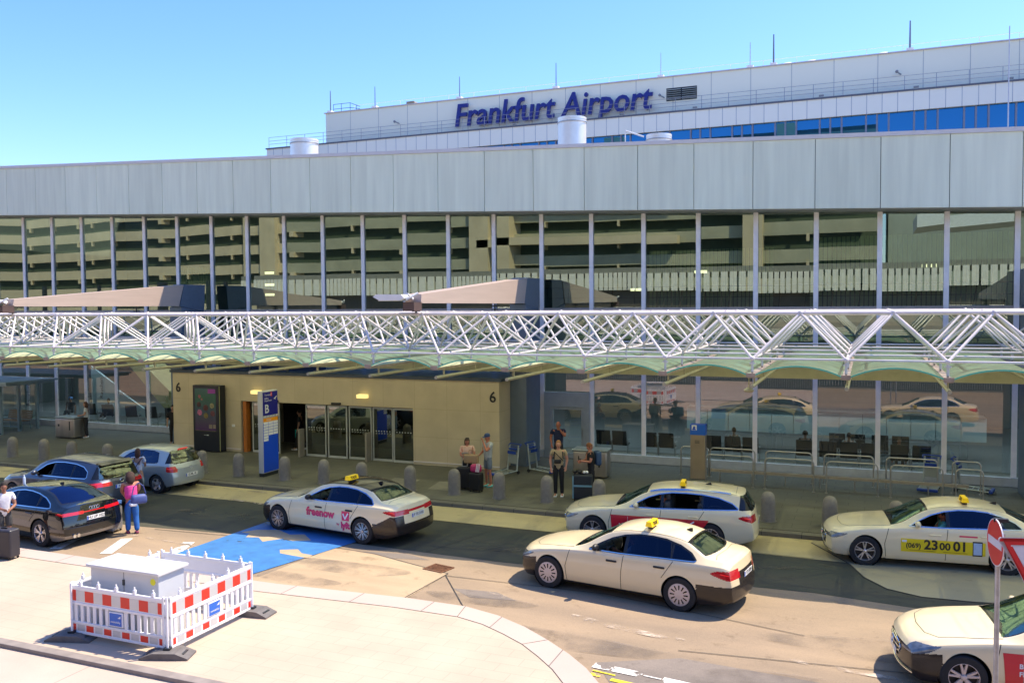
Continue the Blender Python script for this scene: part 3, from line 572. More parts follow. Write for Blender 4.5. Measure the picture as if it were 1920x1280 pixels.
for i in range(len(bn) - 1):
    xa, xb = bn[i] + .07, bn[i + 1] - .07
    N = 12; arc = [(xa + (xb - xa) * j / N, VZ + RISE * (1 - (2 * j / N - 1) ** 2)) for j in range(N + 1)]
    m_ = MB(); ys = [VY0, VY1]
    for y in ys: m_.v += [(x, y, z) for x, z in arc]
    for j in range(N): m_.f.append((j, j + 1, N + 2 + j, N + 1 + j)); m_.m.append(0)
    v_ = m_.build('vault', vm, CN, world=True, smooth='all', recalc=False)
    m_ = MB()
    for j in range(N): m_.add([(arc[j][0], VY0 - .01, arc[j][1] - .012), (arc[j + 1][0], VY0 - .01, arc[j + 1][1] - .012), (arc[j + 1][0], VY0 - .01, arc[j + 1][1] + .022), (arc[j][0], VY0 - .01, arc[j][1] + .022)], [(0, 1, 2, 3)])
    m_.build('edge', edge, v_, world=True)
    m_ = MB()
    for y in np.arange(VY0 + .8, VY1, 1.1):
        for j in range(N): m_.add([(arc[j][0], y, arc[j][1] + .006), (arc[j + 1][0], y, arc[j + 1][1] + .006), (arc[j + 1][0], y + .02, arc[j + 1][1] + .006), (arc[j][0], y + .02, arc[j][1] + .006)], [(0, 1, 2, 3)])
    m_.build('seam', seam, v_, world=True)
for x in bn:
    m_ = MB(); m_.box(x - .08, x + .08, VY0, VY1, VZ - .06, VZ + .02)
    m_.box(x - .1, x + .1, VY0 - .02, VY0 + .02, VZ - .04, VZ + .05)
    for y in bY: m_.tube((x, y, VZ), (x, y, BZ - .28), .022, n=6)
    m_.build('gutter', gut, CN, world=True)
    m_ = MB(); m_.tube((x + .02, VY0 + .05, VZ - .26), (x + .02, VY1 + .5, VZ - .26), .045, n=12)
    for y in np.arange(VY0 + .5, VY1, 2.0): m_.box(x, x + .04, y, y + .05, VZ - .22, VZ - .05)
    m_.build('pipe', pipe, CN, world=True, smooth=True)
m_ = MB(); m_.box(bn[0], bn[-1], 29.15, 29.3, 3.52, 4.5); m_.build('rear_beam', pm('rear_beam_cream', (.42, .40, .24), .5), CN, world=True)
m_ = MB(); m_.lathe([(.02, 0), (.1, .02), (.12, .06), (.05, .12), (.015, .13), (.012, .45)], (-2.55, 20.9, 3.85), 14); lamp_ = m_.build('hanging_lamp', pipe, CN, world=True, smooth=True)
# ---------------------------------------------------------------- rear building with the big sign
YB = 70
B2 = thing('office_block', 'long white office block with blue window band and airport name rising behind the hall', 'building', (-18, YB, 0))
pw = brickmat('panel_white', (.98, .94, .75), (.96, .92, .735), (.52, .53, .5), 3.1, 30, .03, .5, offset=0, var=.05, nscale=.05, plane='xz', fine=.01)
pl = brickmat('panel_lilac', (.97, .94, .82), (.95, .92, .805), (.5, .52, .55), 1.05, 30, .03, .45, offset=0, var=.04, nscale=.05, plane='xz', fine=.01)
m_ = MB(); m_.box(-48.7, 60, YB + 1.6, YB + 14, 20.5, 24.55); m_.build('upper_wall', pw, B2, world=True)
m_ = MB(); m_.box(-48.85, 60, YB + 1.5, YB + 14.1, 24.553, 24.64); m_.build('coping', pm('coping_pink', (.62, .56, .54), .5), B2, world=True)
m_ = MB(); m_.box(-54.5, 60, YB, YB + 14, 19.9, 21.3); m_.build('parapet', pl, B2, world=True)
m_ = MB(); m_.box(-54.6, 60, YB - .08, YB + 1.5, 21.303, 21.42); m_.build('parapet_cap', pm('cap_dark', (.12, .13, .17), .5), B2, world=True)
m_ = MB(); m_.box(-54.4, -36, YB + .02, YB + 14, 11, 19.9); m_.build('wall', pl, B2, world=True)
wb = glassmat('band_window_glass', (.3, .5, .8), .40, (.08, .34, .62))
m_ = MB(); m_.box(-36, 60, YB + .35, YB + 14, 11, 18.2); m_.build('wall', pl, B2, world=True)
m_ = MB(); m_.box(-36, 60, YB + .8, YB + .9, 18.2, 19.9); m_.build('window_backing', pm('window_back_blue', (.02, .12, .36), .5, var=.3, scale=.3), B2, world=True)
m_ = MB(); m_.quad((-36, YB + .3, 18.2), (60, YB + .3, 18.2), (60, YB + .3, 19.9), (-36, YB + .3, 19.9)); m_.build('window_band', wb, B2, world=True)
m_ = MB(); x = -36
while x < 60:
    for d_ in (0, .75, 1.55): m_ = MB(); m_.box(x + d_ * 1.0, x + d_ + .13, YB + .18, YB + .32, 18.2, 19.9); m_.build('window_frame', pm('band_frame', (.22, .24, .33), .5), B2, world=True)
    x += 3.25
m_ = MB()
for x in np.arange(-54.3, 60, 2.1):
    m_.tube((x, YB + .1, 21.42), (x, YB + .1, 22.45), .025, n=5)
for z in (22.45, 22.1, 21.8): m_.tube((-54.3, YB + .1, z), (60, YB + .1, z), .018, n=5)
m_.build('railing', pm('railing_grey', (.35, .36, .4), .5, .5), B2, world=True)
m_ = MB()
for x in np.arange(-47, 60, 2.6): m_.tube((x, YB + 4, 24.6), (x, YB + 4, 25.7), .02, n=5)
for z in (25.7, 25.2): m_.tube((-47, YB + 4, z), (60, YB + 4, z), .015, n=5)
m_.build('roof_railing', pm('railing_white', (.75, .78, .85), .5), B2, world=True)
let = pm('sign_letters_blue', (.012, .02, .22), .35, var=.03)
t = text_mb('Frankfurt Airport', 2.85, .25, shear=.17, bold=.032, sx=.90); w_ = max(v[0] for v in t.v) - min(v[0] for v in t.v)
k_ = 18.1 / w_; t.v = [(v[0] * k_, v[1], v[2]) for v in t.v]
xf(t, stand(-25.7, YB + 1.25, 22.92)); t.build('sign_lettering', let, B2, world=True)
m_ = MB(); 
for (x0_, x1_) in ((-15.4, -14.25), (-14.15, -13.0)):
    for z in np.arange(22.65, 23.55, .16): m_.add([(x0_, YB + 1.45, z), (x1_, YB + 1.45, z), (x1_, YB + 1.58, z + .1), (x0_, YB + 1.58, z + .1)], [(0, 1, 2, 3)])
m_.build('louvre', pm('louvre_beige', (.5, .46, .36), .5), B2, world=True)
m_ = MB(); m_.box(-15.45, -12.95, YB + 1.59, YB + 1.6 - .002, 22.6, 23.65); m_.build('louvre_recess', dark, B2, world=True)
m_ = MB()
for x, z in ((-40.5, 22.9), (-15.6, 22.9), (2.2, 22.9)): m_.tube((x, YB + 1.5, z), (x - .3, YB + 1.2, z + .15), .05); m_.ball((x - .3, YB + 1.1, z + .15), .12)
for x in (-28.5, -19, -13, -3.5, 3, 9): m_.box(x, x + .35, YB - .02, YB + .12, 21.5, 21.62)
m_.build('floodlights', pm('small_grey_fittings', (.25, .26, .28), .5), B2, world=True)
# masts on the office roof and tanks on the hall roof
def mast(x, y, z0, z1, lab, r=.05, col=dark):
    o = thing('antenna_mast', lab, 'mast', (x, y, z0), 0, 'antenna masts on the roofs')
    m_ = MB(); m_.tube((0, 0, 0), (0, 0, z1 - z0), r, r * .6, n=6); m_.build('rod', col, o)
    m_ = MB(); m_.box(-.25, .25, -.25, .25, -.02, .25); m_.build('foot', white, o)
for x, h, lab, r in ((-48.4, 2.2, 'dark thin mast at the left corner of the office block roof', .06), (-43.4, 2.1, 'short pale mast next to the roof ladder rail', .05), (-34.5, 2.1, 'grey mast above the first letters of the blue sign', .05), (-25.2, 2.3, 'slim white mast above the gap of the blue sign', .05),
                     (-16.0, 2.1, 'faint white mast just right of the louvre', .04), (-8.8, 2.1, 'thin dark mast left of the thicker roof mast', .045), (-7.0, 2.5, 'thick grey mast right of a thinner one on the roof', .08), (2.8, 2.3, 'tall dark mast near the right end of the roofline', .08)):
    mast(x, YB + 2, 24.62, 24.62 + h, lab, r, pm('mast_grey', (.16, .18, .22), .5) if r > .045 else pm('mast_pale', (.5, .53, .6), .5))
mast(5.82, 45, 11.0, 18.3, 'very thin tall rod in front of the blue windows at the right edge', .035, pm('mast_pale', (.5, .53, .6), .5))
LR = thing('roof_ladder_rail', 'small dark guard rail cage at the left end of the office roof', 'guard rail', (-47.2, YB + 2.2, 24.62))
m_ = MB()
for z in (.45, .9): m_.path([(-1.0, 0, z), (.9, 0, z), (2.0, 0, z * .5)], .025, 5)
for x in (-1, -.1, .9, 1.6): m_.tube((x, 0, 0), (x, 0, .9 if x < 1 else .6), .025, n=5)
m_.build('rails', dark, LR)
VB = thing('roof_vent_box', 'small brown vent box on the office roof left of the sign', 'vent', (-39.5, YB + 2.2, 24.62)); m_ = MB(); m_.box(-.5, .4, -.3, .3, 0, .28, bev=.04); m_.box(-.45, .35, -.35, .35, .28, .33); m_.build('cowl', pm('vent_brown', (.3, .26, .2), .6), VB)
for x, lab in ((-6.0, 'small white roof dome beside the thick mast'), (-4.2, 'smaller grey roof dome right of the white dome'), (1.0, 'white roof dome beside the tall right mast')):
    m_ = MB(); m_.lathe([(.62, 0), (.55, .2), (.35, .38), (0, .45)], (0, 0, 0), 16); o = m_.build('roof_dome', white, smooth=True); o.location = (x, YB + 3, 24.62); tag(o, lab, 'roof dome')
tk = pm('tank_silver', (.85, .82, .76), .35, .35, var=.05, scale=2)
for (x, y, z0, z1, r, lab) in ((-32.2, 45, 12.2, 16.2, .86, 'silver cylindrical roof tank at the left end of the office block'), (-14.85, 45, 11.2, 16.0, .78, 'tall silver roof tank standing in front of the blue sign'), (-10.1, 45, 11.2, 14.72, .66, 'low silver roof tank just right of the tall one')):
    o = thing('roof_tank', lab, 'tank', (x, y, z0), 0, 'silver tanks on the hall roof')
    m_ = MB(); h = z1 - z0; m_.lathe([(r, 0), (r, h * .02), (r * .985, h * .03), (r * .985, h - .12), (r, h - .12), (r, h), (r * .6, h + .05), (0, h + .07)], n=32); m_.build('shell', tk, o, smooth=True)
    m_ = MB(); m_.tube((0, 0, h), (0, 0, h + .12), .05); m_.lathe([(r + .02, h - .3), (r + .03, h - .27), (r + .02, h - .24)], n=32); m_.build('band', steel, o)
m_ = MB(); 
o = thing('roof_pipe', 'thin white slanting pipe beside the low silver tank', 'pipe', (-11.0, 45, 14.6)); m_.tube((-.9, 0, .5), (.1, 0, .1), .04); m_.tube((-.9, 0, .5), (-.9, 0, -3), .03); m_.build('tube', white, o)
# ================================================================ across the road: car park and deck seen in the glass
cb = pm('car_park_concrete', (.62, .50, .32), .8, var=.1, scale=.3); cd = pm('car_park_gap_shade', (.09, .12, .08), .8)
CP = thing('car_park', 'concrete multi-storey car park across the road seen mirrored in the hall windows', 'car park', (-40, -75, 0))
for i in range(12):
    z = .6 + 3.9 * i
    m_ = MB(); m_.box(-102, 2, -75.0, -74.4, z, z + 1.9); m_.build('balcony_band', pm('car_park_dull_concrete', (.40, .37, .25), .8, var=.15, scale=.3), CP, world=True)  # duller concrete, the own tone of a second building
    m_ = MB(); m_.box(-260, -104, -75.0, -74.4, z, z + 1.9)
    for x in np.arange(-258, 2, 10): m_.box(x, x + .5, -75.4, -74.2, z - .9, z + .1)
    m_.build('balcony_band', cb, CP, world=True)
    if i in (4, 6, 8): m_ = MB(); m_.box(-60, -30, -74.3, -73, z - .2, z + 1.2); m_.build('ramp', cb, CP, world=True)
m_ = MB(); m_.box(-260, 2, -90, -78, 0, 47); m_.build('gap_shade_block', cd, CP, world=True)  # solid block, shade of the open floors and green ambient put into colour
m_ = MB(); m_.box(-62, -57, -76, -73, 0, 48); m_.box(-20, -16, -76, -73, 0, 48); m_.box(-112, -107, -76, -73, 0, 48); m_.build('stair_tower', cb, CP, world=True)
HW = thing('exhibition_hall', 'plain grey green hall with white roof edge across the road seen mirrored at the right', 'building', (40, -75, 0)); m_ = MB(); m_.box(3, 120, -95, -76, 0, 30); m_.build('wall', pm('hall_grey_green', (.36, .38, .30), .7, var=.1, scale=.2), HW, world=True)
m_ = MB(); m_.add([(6, -50, 14.5), (70, -50, 20), (70, -50, 21.5), (6, -50, 16), (6, -60, 14.5), (70, -60, 20), (70, -60, 21.5), (6, -60, 16)], [(0, 1, 2, 3), (4, 5, 6, 7), (3, 2, 6, 7), (0, 1, 5, 4), (0, 3, 7, 4), (1, 2, 6, 5)]); m_.build('white_roof_edge', pm('hall_white', (.8, .8, .74), .6), HW, world=True)
DK = thing('departures_deck', 'raised departures road deck with slatted windbreak seen mirrored in the windows', 'bridge', (-30, -9, 0))
m_ = MB(); m_.box(-120, 60, -22, -2.2, 3.7, 4.25); m_.build('deck_slab', pm('deck_grey', (.32, .28, .24), .8, var=.1), DK, world=True)
m_ = MB(); m_.box(-120, 60, -2.4, -2.2, 4.25, 5.1); m_.build('parapet', pm('deck_beige', (.45, .38, .3), .8), DK, world=True)
m_ = MB(); m_.box(-60, 60, -24, -9, 8.6, 9.05); m_.build('roof_slab', pm('deck_roof', (.25, .24, .2), .7), DK, world=True)
m_ = MB()
for x in np.arange(-60, 60, .55): m_.box(x, x + .42, -9.0, -8.9, 7.0, 8.6)
m_.build('windbreak', pm('windbreak_slats', (.80, .76, .66), .5), DK, world=True)
m_ = MB(); m_.box(-60, 60, -9.6, -9.4, 4.25, 7.0); m_.build('added_dark_wall', pm('added_wall_brown', (.10, .085, .07), .7, var=.3, scale=.3), DK, world=True)  # added dark wall, darkens the mirrored band below the slats
m_ = MB()
for x in np.arange(-118, 60, 9): m_.box(x, x + .5, -10, -9.5, 4.25, 8.6); m_.box(x, x + .8, -12, -11.2, ZR, 3.7)
m_.build('pillar', dark, DK, world=True)
m_ = MB(); m_.box(-120, 60, -14, -13.8, 0, 3.7); m_.build('deck_shade_wall', pm('under_deck_shade', (.05, .05, .05), .8), DK, world=True)  # dark wall with the shadow under the deck put into its colour
FN = thing('bar_fence', 'grey vertical bar fence below the departures deck seen mirrored in the windows', 'fence', (-30, -1.5, 0))
m_ = MB()
for x in np.arange(-80, 30, .14): m_.box(x, x + .03, -2.75, -2.72, 0, 1.1)
m_.box(-80, 30, -2.76, -2.71, 1.1, 1.15); m_.build('bars', pm('fence_pale', (.5, .46, .4), .5), FN, world=True)
# ================================================================ STREET FURNITURE
bl = pm('bollard_concrete', (.21, .19, .165), .75, var=.12, scale=9, bump=.15)
bol = [(-31.7, 'leftmost bollard of the whole row'), (-29.95, 'second bollard from the left end of the row'), (-28.45, 'third bollard from the left end, below the standing woman'), (-26.6, 'bollard right behind the nose of the silver hatchback'), (-22.06, 'bollard just right of the silver hatchback'), (-20.43, 'bollard just left of the blue and white sign column'), (-18.47, 'bollard just right of the blue and white sign column'), (-16.87, 'bollard behind the roof front of the taxi with pink lettering'), (-15.39, 'bollard half hidden behind the black taxi roof'), (-13.57, 'bollard on the light stone marks behind the boot of the taxi with pink lettering'), (-11.99, 'bollard just left of the two black suitcases'), (-10.45, 'bollard just right of the man in grey shorts'), (-8.88, 'bollard left of the young man in the beige shirt'), (-7.25, 'bollard half hidden by the bonnet of the estate taxi'), (-2.45, 'bollard behind the rear of the estate taxi'), (-.86, 'bollard in front of the queue rails, second from the right'), (.76, 'rightmost bollard, only its top showing above the bonnet of the taxi with yellow advert')]
proto = None
for x, lab in bol:
    if proto is None:
        proto = thing('bollard', lab, 'bollard', (x, 24.36, 0), 0, 'rounded concrete bollards along the kerb')
        m_ = MB(); m_.lathe([(.205, 0), (.2, .03), (.195, .45), (.19, .6), (.17, .70), (.12, .775), (.05, .81), (0, .815)], n=28); m_.build('post', bl, proto, smooth=True)
        m_ = MB(); m_.lathe([(.23, .002), (.23, .012), (.2, .014)], n=28); m_.build('base_ring', pm('ring_pale', (.2, .19, .16), .8), proto)
    else: dup(proto, (x, 24.36, 0), random.uniform(0, 6), lab)
# sign column "B"
P = thing('sign_column', 'tall blue and white terminal sign column with letter B', 'sign', (-19.55, 24.9, 0))
sb = pm('sign_blue', (.006, .07, .62), .35, var=.04, scale=1); sdb = pm('sign_dark_blue', (.008, .012, .26), .35, var=0); wh = pm('sign_white', (.75, .76, .78), .4, var=0)
m_ = MB(); m_.rbox(-.11, .10, -.42, .42, .12, 3.0, .015); m_.build('case', pm('column_grey', (.50, .52, .55), .4, .2, var=.03), P)
m_ = MB(); m_.box(-.10, .09, -.40, .40, 0, .12); m_.build('plinth', dark, P)
m_ = MB(); m_.box(.101, .106, -.40, .41, .15, 1.90); m_.build('lower_panel', sb, P)
m_ = MB(); m_.box(.101, .107, -.40, .41, 2.14, 2.96); a_ = m_.build('top_panel', sdb, P)
def onsign(t, y, z, x=.112): return xf(t, Matrix.Translation((x, y, z)) @ Matrix.Rotation(pi / 2, 4, 'Z') @ Matrix.Rotation(pi / 2, 4, 'X'))
onsign(text_mb('B', .42, .004, bold=.008), -.2, 2.36).build('letter', wh, a_)
onsign(text_mb('Terminal', .10, .003, align='LEFT'), -.32, 2.86).build('words', wh, a_)
onsign(text_mb('Abflug', .085, .003, align='LEFT'), -.32, 2.74).build('words', wh, a_); onsign(text_mb('Departures', .085, .003, align='LEFT'), -.32, 2.66).build('words', wh, a_)
m_ = MB(); m_.box(.108, .112, .02, .10, 2.8, 2.94); m_.build('red_square', pm('sign_red', (.7, .02, .03), .4, var=0), a_); onsign(text_mb('1', .12, .003), .06, 2.87, .115).build('words', wh, a_)
m_ = MB(); m_.add([(.112, .18, 2.70), (.112, .24, 2.73), (.112, .34, 2.79), (.112, .37, 2.78), (.112, .28, 2.70), (.112, .30, 2.66), (.112, .24, 2.68)], [(0, 1, 4, 6), (1, 2, 3, 4), (4, 5, 6)]); m_.build('plane_symbol', wh, a_, recalc=False)
m_ = MB(); 
for y in np.arange(-.36, .38, .16): m_.add([(.108, y, 2.09), (.108, y + .09, 2.09), (.108, y + .14, 2.13), (.108, y + .05, 2.13)], [(0, 1, 2, 3)])
m_.build('stripe_row', wh, P, recalc=False)
m_ = MB(); m_.box(.101, .108, -.39, .40, 1.92, 2.05); o_ = m_.build('orange_strip', pm('sign_orange', (.85, .32, .01), .4, var=0), P); onsign(text_mb('Airlines', .085, .003), -.1, 1.985).build('words', wh, o_)
m_ = MB()
for r_ in range(7):
    for c_ in range(3):
        if r_ >= 5 and c_ > 0 and not (r_ == 5 and c_ < 0): continue
        y = -.38 + c_ * .265; z = 1.83 - r_ * .098; m_.box(.101, .107, y, y + .25, z, z + .085)
w_ = m_.build('airline_plates', wh, P)
# info totem
I_ = thing('info_column', 'slim beige metal post with blue emergency sign head behind the estate taxi', 'sign', (-5.27, 29.55, 0))
m_ = MB(); m_.rbox(-.25, .25, -.14, .14, 0, 1.5, .015); m_.build('post', pm('brushed_beige', (.42, .34, .25), .38, .6, var=.15, scale=1.2), I_)
m_ = MB(); m_.rbox(-.26, .26, -.16, .16, 1.5, 1.86, .015); h_ = m_.build('head', pm('sign_bright_blue', (.01, .12, .62), .35, var=0), I_)
m_ = MB(); m_.box(-.2, -.03, -.168, -.162, 1.66, 1.84); m_.build('pictogram', wh, h_)
m_ = MB(); m_.ball((-.115, -.17, 1.76), .04, 8, 5, sc=(1, .1, 1)); m_.add([(-.19, -.172, 1.67), (-.04, -.172, 1.67), (-.09, -.172, 1.73), (-.15, -.172, 1.75)], [(0, 1, 2, 3)]); m_.build('symbol', sb, h_)
m_ = MB(); [m_.box(-.1, .06, -.146, -.142, z, z + .015) for z in (1.22, 1.26, 1.3)]; m_.build('speaker_slots', dark, I_)
# trolley queue rails
rs = pm('rail_steel', (.50, .47, .42), .3, .9, var=.08)
def hoop(x0, x1, y, lab, base=None):
    o = thing('queue_rail', lab, 'rail', ((x0 + x1) / 2, y, 0), 0, 'steel hoop rails in front of the windows'); w2 = (x1 - x0) / 2; r = .14; n = 5
    pts = [(-w2, 0, 0), (-w2, 0, 1 - r)] + [(-w2 + r - r * cos(a), 0, 1 - r + r * sin(a)) for a in np.linspace(0, pi / 2, n)[1:]] + [(w2 - r + r * sin(a), 0, 1 - r + r * cos(a)) for a in np.linspace(0, pi / 2, n)] + [(w2, 0, 0)]
    m_ = MB(); m_.path(pts, .021, 8); m_.build('hoop', rs, o, smooth=True)
    m_ = MB(); [m_.lathe([(.05, 0), (.05, .008), (.02, .012)], (s * w2, 0, 0), 12) for s in (-1, 1)]; m_.build('flange', rs, o)
nr = [(-4.85, -3.35), (-2.98, -1.50), (-1.12, .36), (.72, 2.15), (2.50, 3.22)]
fr_ = [(-5.95, -5.0), (-4.95, -3.45), (-3.1, -1.62), (-1.25, .25), (.62, 2.1), (2.52, 3.3)]
for i, (a, b_) in enumerate(nr): hoop(a, b_, 28.62, 'front row steel hoop rail, %s from the left' % ('first', 'second', 'third', 'fourth', 'fifth and narrow one')[i])
for i, (a, b_) in enumerate(fr_): hoop(a, b_, 29.98, 'back row steel hoop rail nearer the glass, %s from the left' % ('first, behind the info post', 'second', 'third', 'fourth', 'fifth', 'sixth and narrow one')[i])
o = thing('low_bar', 'long low beige bar on short posts between the two rows of hoop rails', 'rail', (-.8, 29.25, 0))
m_ = MB(); m_.box(-4.0, 3.7, -.06, .06, .33, .42); m_.build('bar', pm('bar_beige', (.34, .29, .22), .5, .3), o)
m_ = MB(); [m_.tube((x, 0, 0), (x, 0, .34), .02) for x in np.arange(-3.7, 3.8, 1.05)]; m_.build('posts', rs, o)
# litter bins
bs = pm('bin_steel', (.42, .38, .35), .33, .85, var=.12, scale=1.2, stretch=(6, 1, .5)); bt = pm('bin_top', (.33, .38, .40), .4, .5)
def bin_(x, y, lab, rz=0):
    o = thing('litter_bin', lab, 'litter bin', (x, y, 0), rz, 'wide steel litter bins')
    m_ = MB(); m_.rbox(-.6, .6, -.34, .34, .03, .93, .07, n=4); m_.build('body', bs, o, smooth=True)
    m_ = MB(); m_.rbox(-.63, .63, -.37, .37, .93, .985, .02); m_.box(-.5, -.15, -.2, .2, .985, .99); m_.box(.12, .5, -.2, .2, .985, .99); m_.build('lid', bt, o)
    m_ = MB(); m_.box(-.4, -.3, -.345, -.339, .55, .66); m_.box(.3, .36, -.345, -.339, .4, .8); m_.build('label', dark, o)
bin_(-33.85, 28.95, 'wide steel litter bin by the smoking shelter'); bin_(-8.75, 28.55, 'wide steel litter bin behind the young man in black', radians(4))
# smoking shelter
SH = thing('smoking_shelter', 'glass smoking shelter with flat grey roof at the left edge', 'shelter', (-41, 29.5, 0))
sg = pm('shelter_steel', (.24, .32, .36), .4, .4, var=.05); gg = glassmat('shelter_glass', (.78, .86, .84), .06)
m_ = MB(); m_.box(-46, -36.9, 28.1, 30.9, 2.43, 2.52); m_.box(-46, -37.0, 28.2, 30.8, 2.33, 2.43); m_.build('roof', sg, SH, world=True)
for (x, y) in ((-37.75, 28.45), (-38.0, 29.6), (-38.02, 30.6), (-41.5, 28.45), (-41.5, 30.6)): m_ = MB(); m_.box(x - .06, x + .06, y - .06, y + .06, 0, 2.33); m_.build('post', sg, SH, world=True)
m_ = MB(); m_.quad((-37.8, 28.5, .12), (-38.0, 30.55, .12), (-38.0, 30.55, 2.3), (-37.8, 28.5, 2.3)); e_ = m_.build('glass_wall', gg, SH, world=True)
m_ = MB(); m_.quad((-45, 30.62, .12), (-38.05, 30.62, .12), (-38.05, 30.62, 2.3), (-45, 30.62, 2.3)); m_.build('glass_wall', gg, SH, world=True)
t = text_mb('Rauchen', .34, .004); xf(t, Matrix.Translation((-37.93, 30.1, 1.75)) @ Matrix.Rotation(pi / 2, 4, 'Z') @ Matrix.Rotation(pi / 2, 4, 'X') @ Matrix.Rotation(pi / 2, 4, 'Z')); t.build('word', num, e_, world=True)
t = text_mb('Rauchen', .30, .004); xf(t, Matrix.Translation((-36.95, 31.74, 2.0)) @ Matrix.Rotation(pi / 2, 4, 'X') @ Matrix.Rotation(pi / 2, 4, 'Z')); t.build('word', num, T, world=True)
t = text_mb('Rauchen', .30, .004); xf(t, Matrix.Translation((-34.95, 31.74, 2.0)) @ Matrix.Rotation(pi / 2, 4, 'X') @ Matrix.Rotation(pi / 2, 4, 'Z')); t.build('word', num, T, world=True)
BN = thing('bench', 'wooden slat bench with metal legs inside the smoking shelter', 'bench', (-38.95, 30.2, 0))
wd = pm('bench_wood', (.36, .20, .085), .6, var=.2, scale=5, stretch=(1, 6, 6))
m_ = MB(); [m_.box(-.82, .82, .16 + .02 * i, .19 + .02 * i, .5 + .085 * i, .565 + .085 * i) for i in range(5)]; m_.build('backrest', wd, BN)
m_ = MB(); [m_.box(-.82, .82, -.3 + .11 * i, -.21 + .11 * i, .43, .46) for i in range(4)]; m_.build('seat', wd, BN)
for s in (-1, 1): m_ = MB(); m_.path([(s * .7, -.28, 0), (s * .7, -.28, .42), (s * .7, .16, .42), (s * .7, .28, .92)], .025, 6); m_.tube((s * .7, .16, .42), (s * .7, .2, 0), .025); m_.build('leg', sg, BN)
m_ = MB(); m_.tube((-.7, -.28, .15), (.7, -.28, .15), .018); m_.build('crossbar', sg, BN)
# ---------------------------------------------------------------- construction barrier square + cabinet
bw_ = pm('barrier_white_plastic', (.80, .80, .82), .4, var=.02); rd = pm('reflective_red', (.72, .03, .015), .35, var=.05, scale=2); rf = pm('reflective_silver', (.55, .56, .58), .35, .3, var=.03); bb = pm('sponsor_blue', (.02, .13, .55), .4, var=0)
def panel(loc, rz, L, lab, sponsor=True, faceonly=True):
    o = thing('safety_barrier', lab, 'barrier', loc, rz, 'red and white plastic fence panels around the cabinet')
    m_ = MB(); m_.rbox(0, L, -.022, .022, .90, .97, .012); m_.rbox(0, L, -.028, .028, .62, .67, .01); m_.rbox(0, L, -.022, .022, .28, .32, .01); m_.rbox(0, L, -.022, .022, .10, .14, .01)
    m_.box(.03, L - .03, -.012, .012, .67, .90); m_.box(.03, L - .03, -.012, .012, .14, .28)
    for x in (0, L - .05): m_.rbox(x, x + .05, -.026, .026, .06, 1.0, .012)
    for x in np.linspace(.25, L - .25, 5): m_.rbox(x - .03, x + .03, -.025, .025, .97, 1.05, .015); m_.tube((x, 0, 1.04), (x, 0, 1.09), .014)
    m_.build('frame', bw_, o)
    m_ = MB(); n = 14; q = (L - .12) / n
    for i in range(n):
        if L / 2 - .17 < .06 + q * (i + .5) < L / 2 + .17: continue
        x = .06 + q * i + q * .22; m_.rbox(x, x + q * .5, -.016, .016, .32, .62, .01)
    m_.build('slats', bw_, o)
    for s in (-1,):
        a, b_ = (MB(), MB()); n = 10; q = (L - .08) / n
        for i in range(-1, n):
            x0 = max(.04, .04 + q * (i + .5) + (0 if i >= 0 else 0)); x1 = min(L - .04, .04 + q * (i + 1) + q * .5)
            if x1 <= x0: continue
            (a if i % 2 else b_).box(x0, x1, s * .0125 if s > 0 else -.0155, .0155 if s > 0 else -.0125, .69, .885)
            (a if i % 2 else b_).box(x0 + .02, x1 - .02, s * .0125 if s > 0 else -.0155, .0155 if s > 0 else -.0125, .155, .265)
        a.build('red_stripes', rd, o); b_.build('silver_stripes', rf, o)
    if sponsor:
        m_ = MB(); m_.rbox(L / 2 - .16, L / 2 + .16, -.03, .03, .34, .60, .01); w2 = m_.build('name_plate', bw_, o)
        m_ = MB(); m_.box(L / 2 - .14, L / 2 + .14, -.034, -.031, .36, .58); m_.build('blue_field', bb, w2)
        t = text_mb('swietelsky', .055, .003); xf(t, stand(L / 2, -.036, .43)); t.build('words', wh, w2)
        m_ = MB(); m_.add([(L / 2 + .05, -.036, .5), (L / 2 + .12, -.036, .5), (L / 2 + .12, -.036, .55)], [(0, 1, 2)]); m_.build('mark', wh, w2, recalc=False)
    return o
panel((-13.28, 11.26, 0), 0, 2.2, 'red and white barrier panel facing the camera, front side of the square')
panel((-11.0, 11.28, 0), pi / 2, 2.14, 'red and white barrier panel on the right side of the square')
panel((-11.04, 13.46, 0), pi, 2.24, 'barrier panel at the back of the square, plain inner side showing', False)
panel((-13.3, 13.40, 0), -pi / 2, 2.1, 'barrier panel on the left side of the square beside the cabinet', False)
for i, (x, y, rz, lab) in enumerate([(-11.0, 11.22, .35, 'grey rubber barrier foot at the front right corner of the square'), (-10.98, 13.4, .1, 'grey rubber barrier foot at the back right corner of the square'), (-13.2, 11.2, .3, 'grey rubber barrier foot at the front left corner of the square'), (-13.28, 13.45, 0, 'grey rubber barrier foot at the back left corner of the square')]):
    o = thing('ballast_block', lab, 'barrier foot', (x, y, 0), rz, 'rubber ballast blocks of the barrier square'); fm_ = pm('recycled_rubber', (.13, .12, .115), .85, var=.2, scale=6, bump=.2)
    m_ = MB(); m_.prism([(-.42, 0), (.42, 0), (.42, .03), (.2, .115), (-.2, .115), (-.42, .03)], 'y', -.19, .19); m_.build('block', fm_, o)
    m_ = MB(); m_.box(-.06, .06, -.05, .05, .116, .15); m_.box(-.32, -.24, -.1, .1, .06, .085); m_.box(.24, .32, -.1, .1, .06, .085); m_.build('socket', dark, o)
    m_ = MB(); m_.tube((0, 0, .116), (0, 0, 1.02), .02); m_.build('post', bw_, o)
CB = thing('utility_cabinet', 'grey white metal utility cabinet standing inside the barrier square', 'cabinet', (-12.25, 11.8, 0))
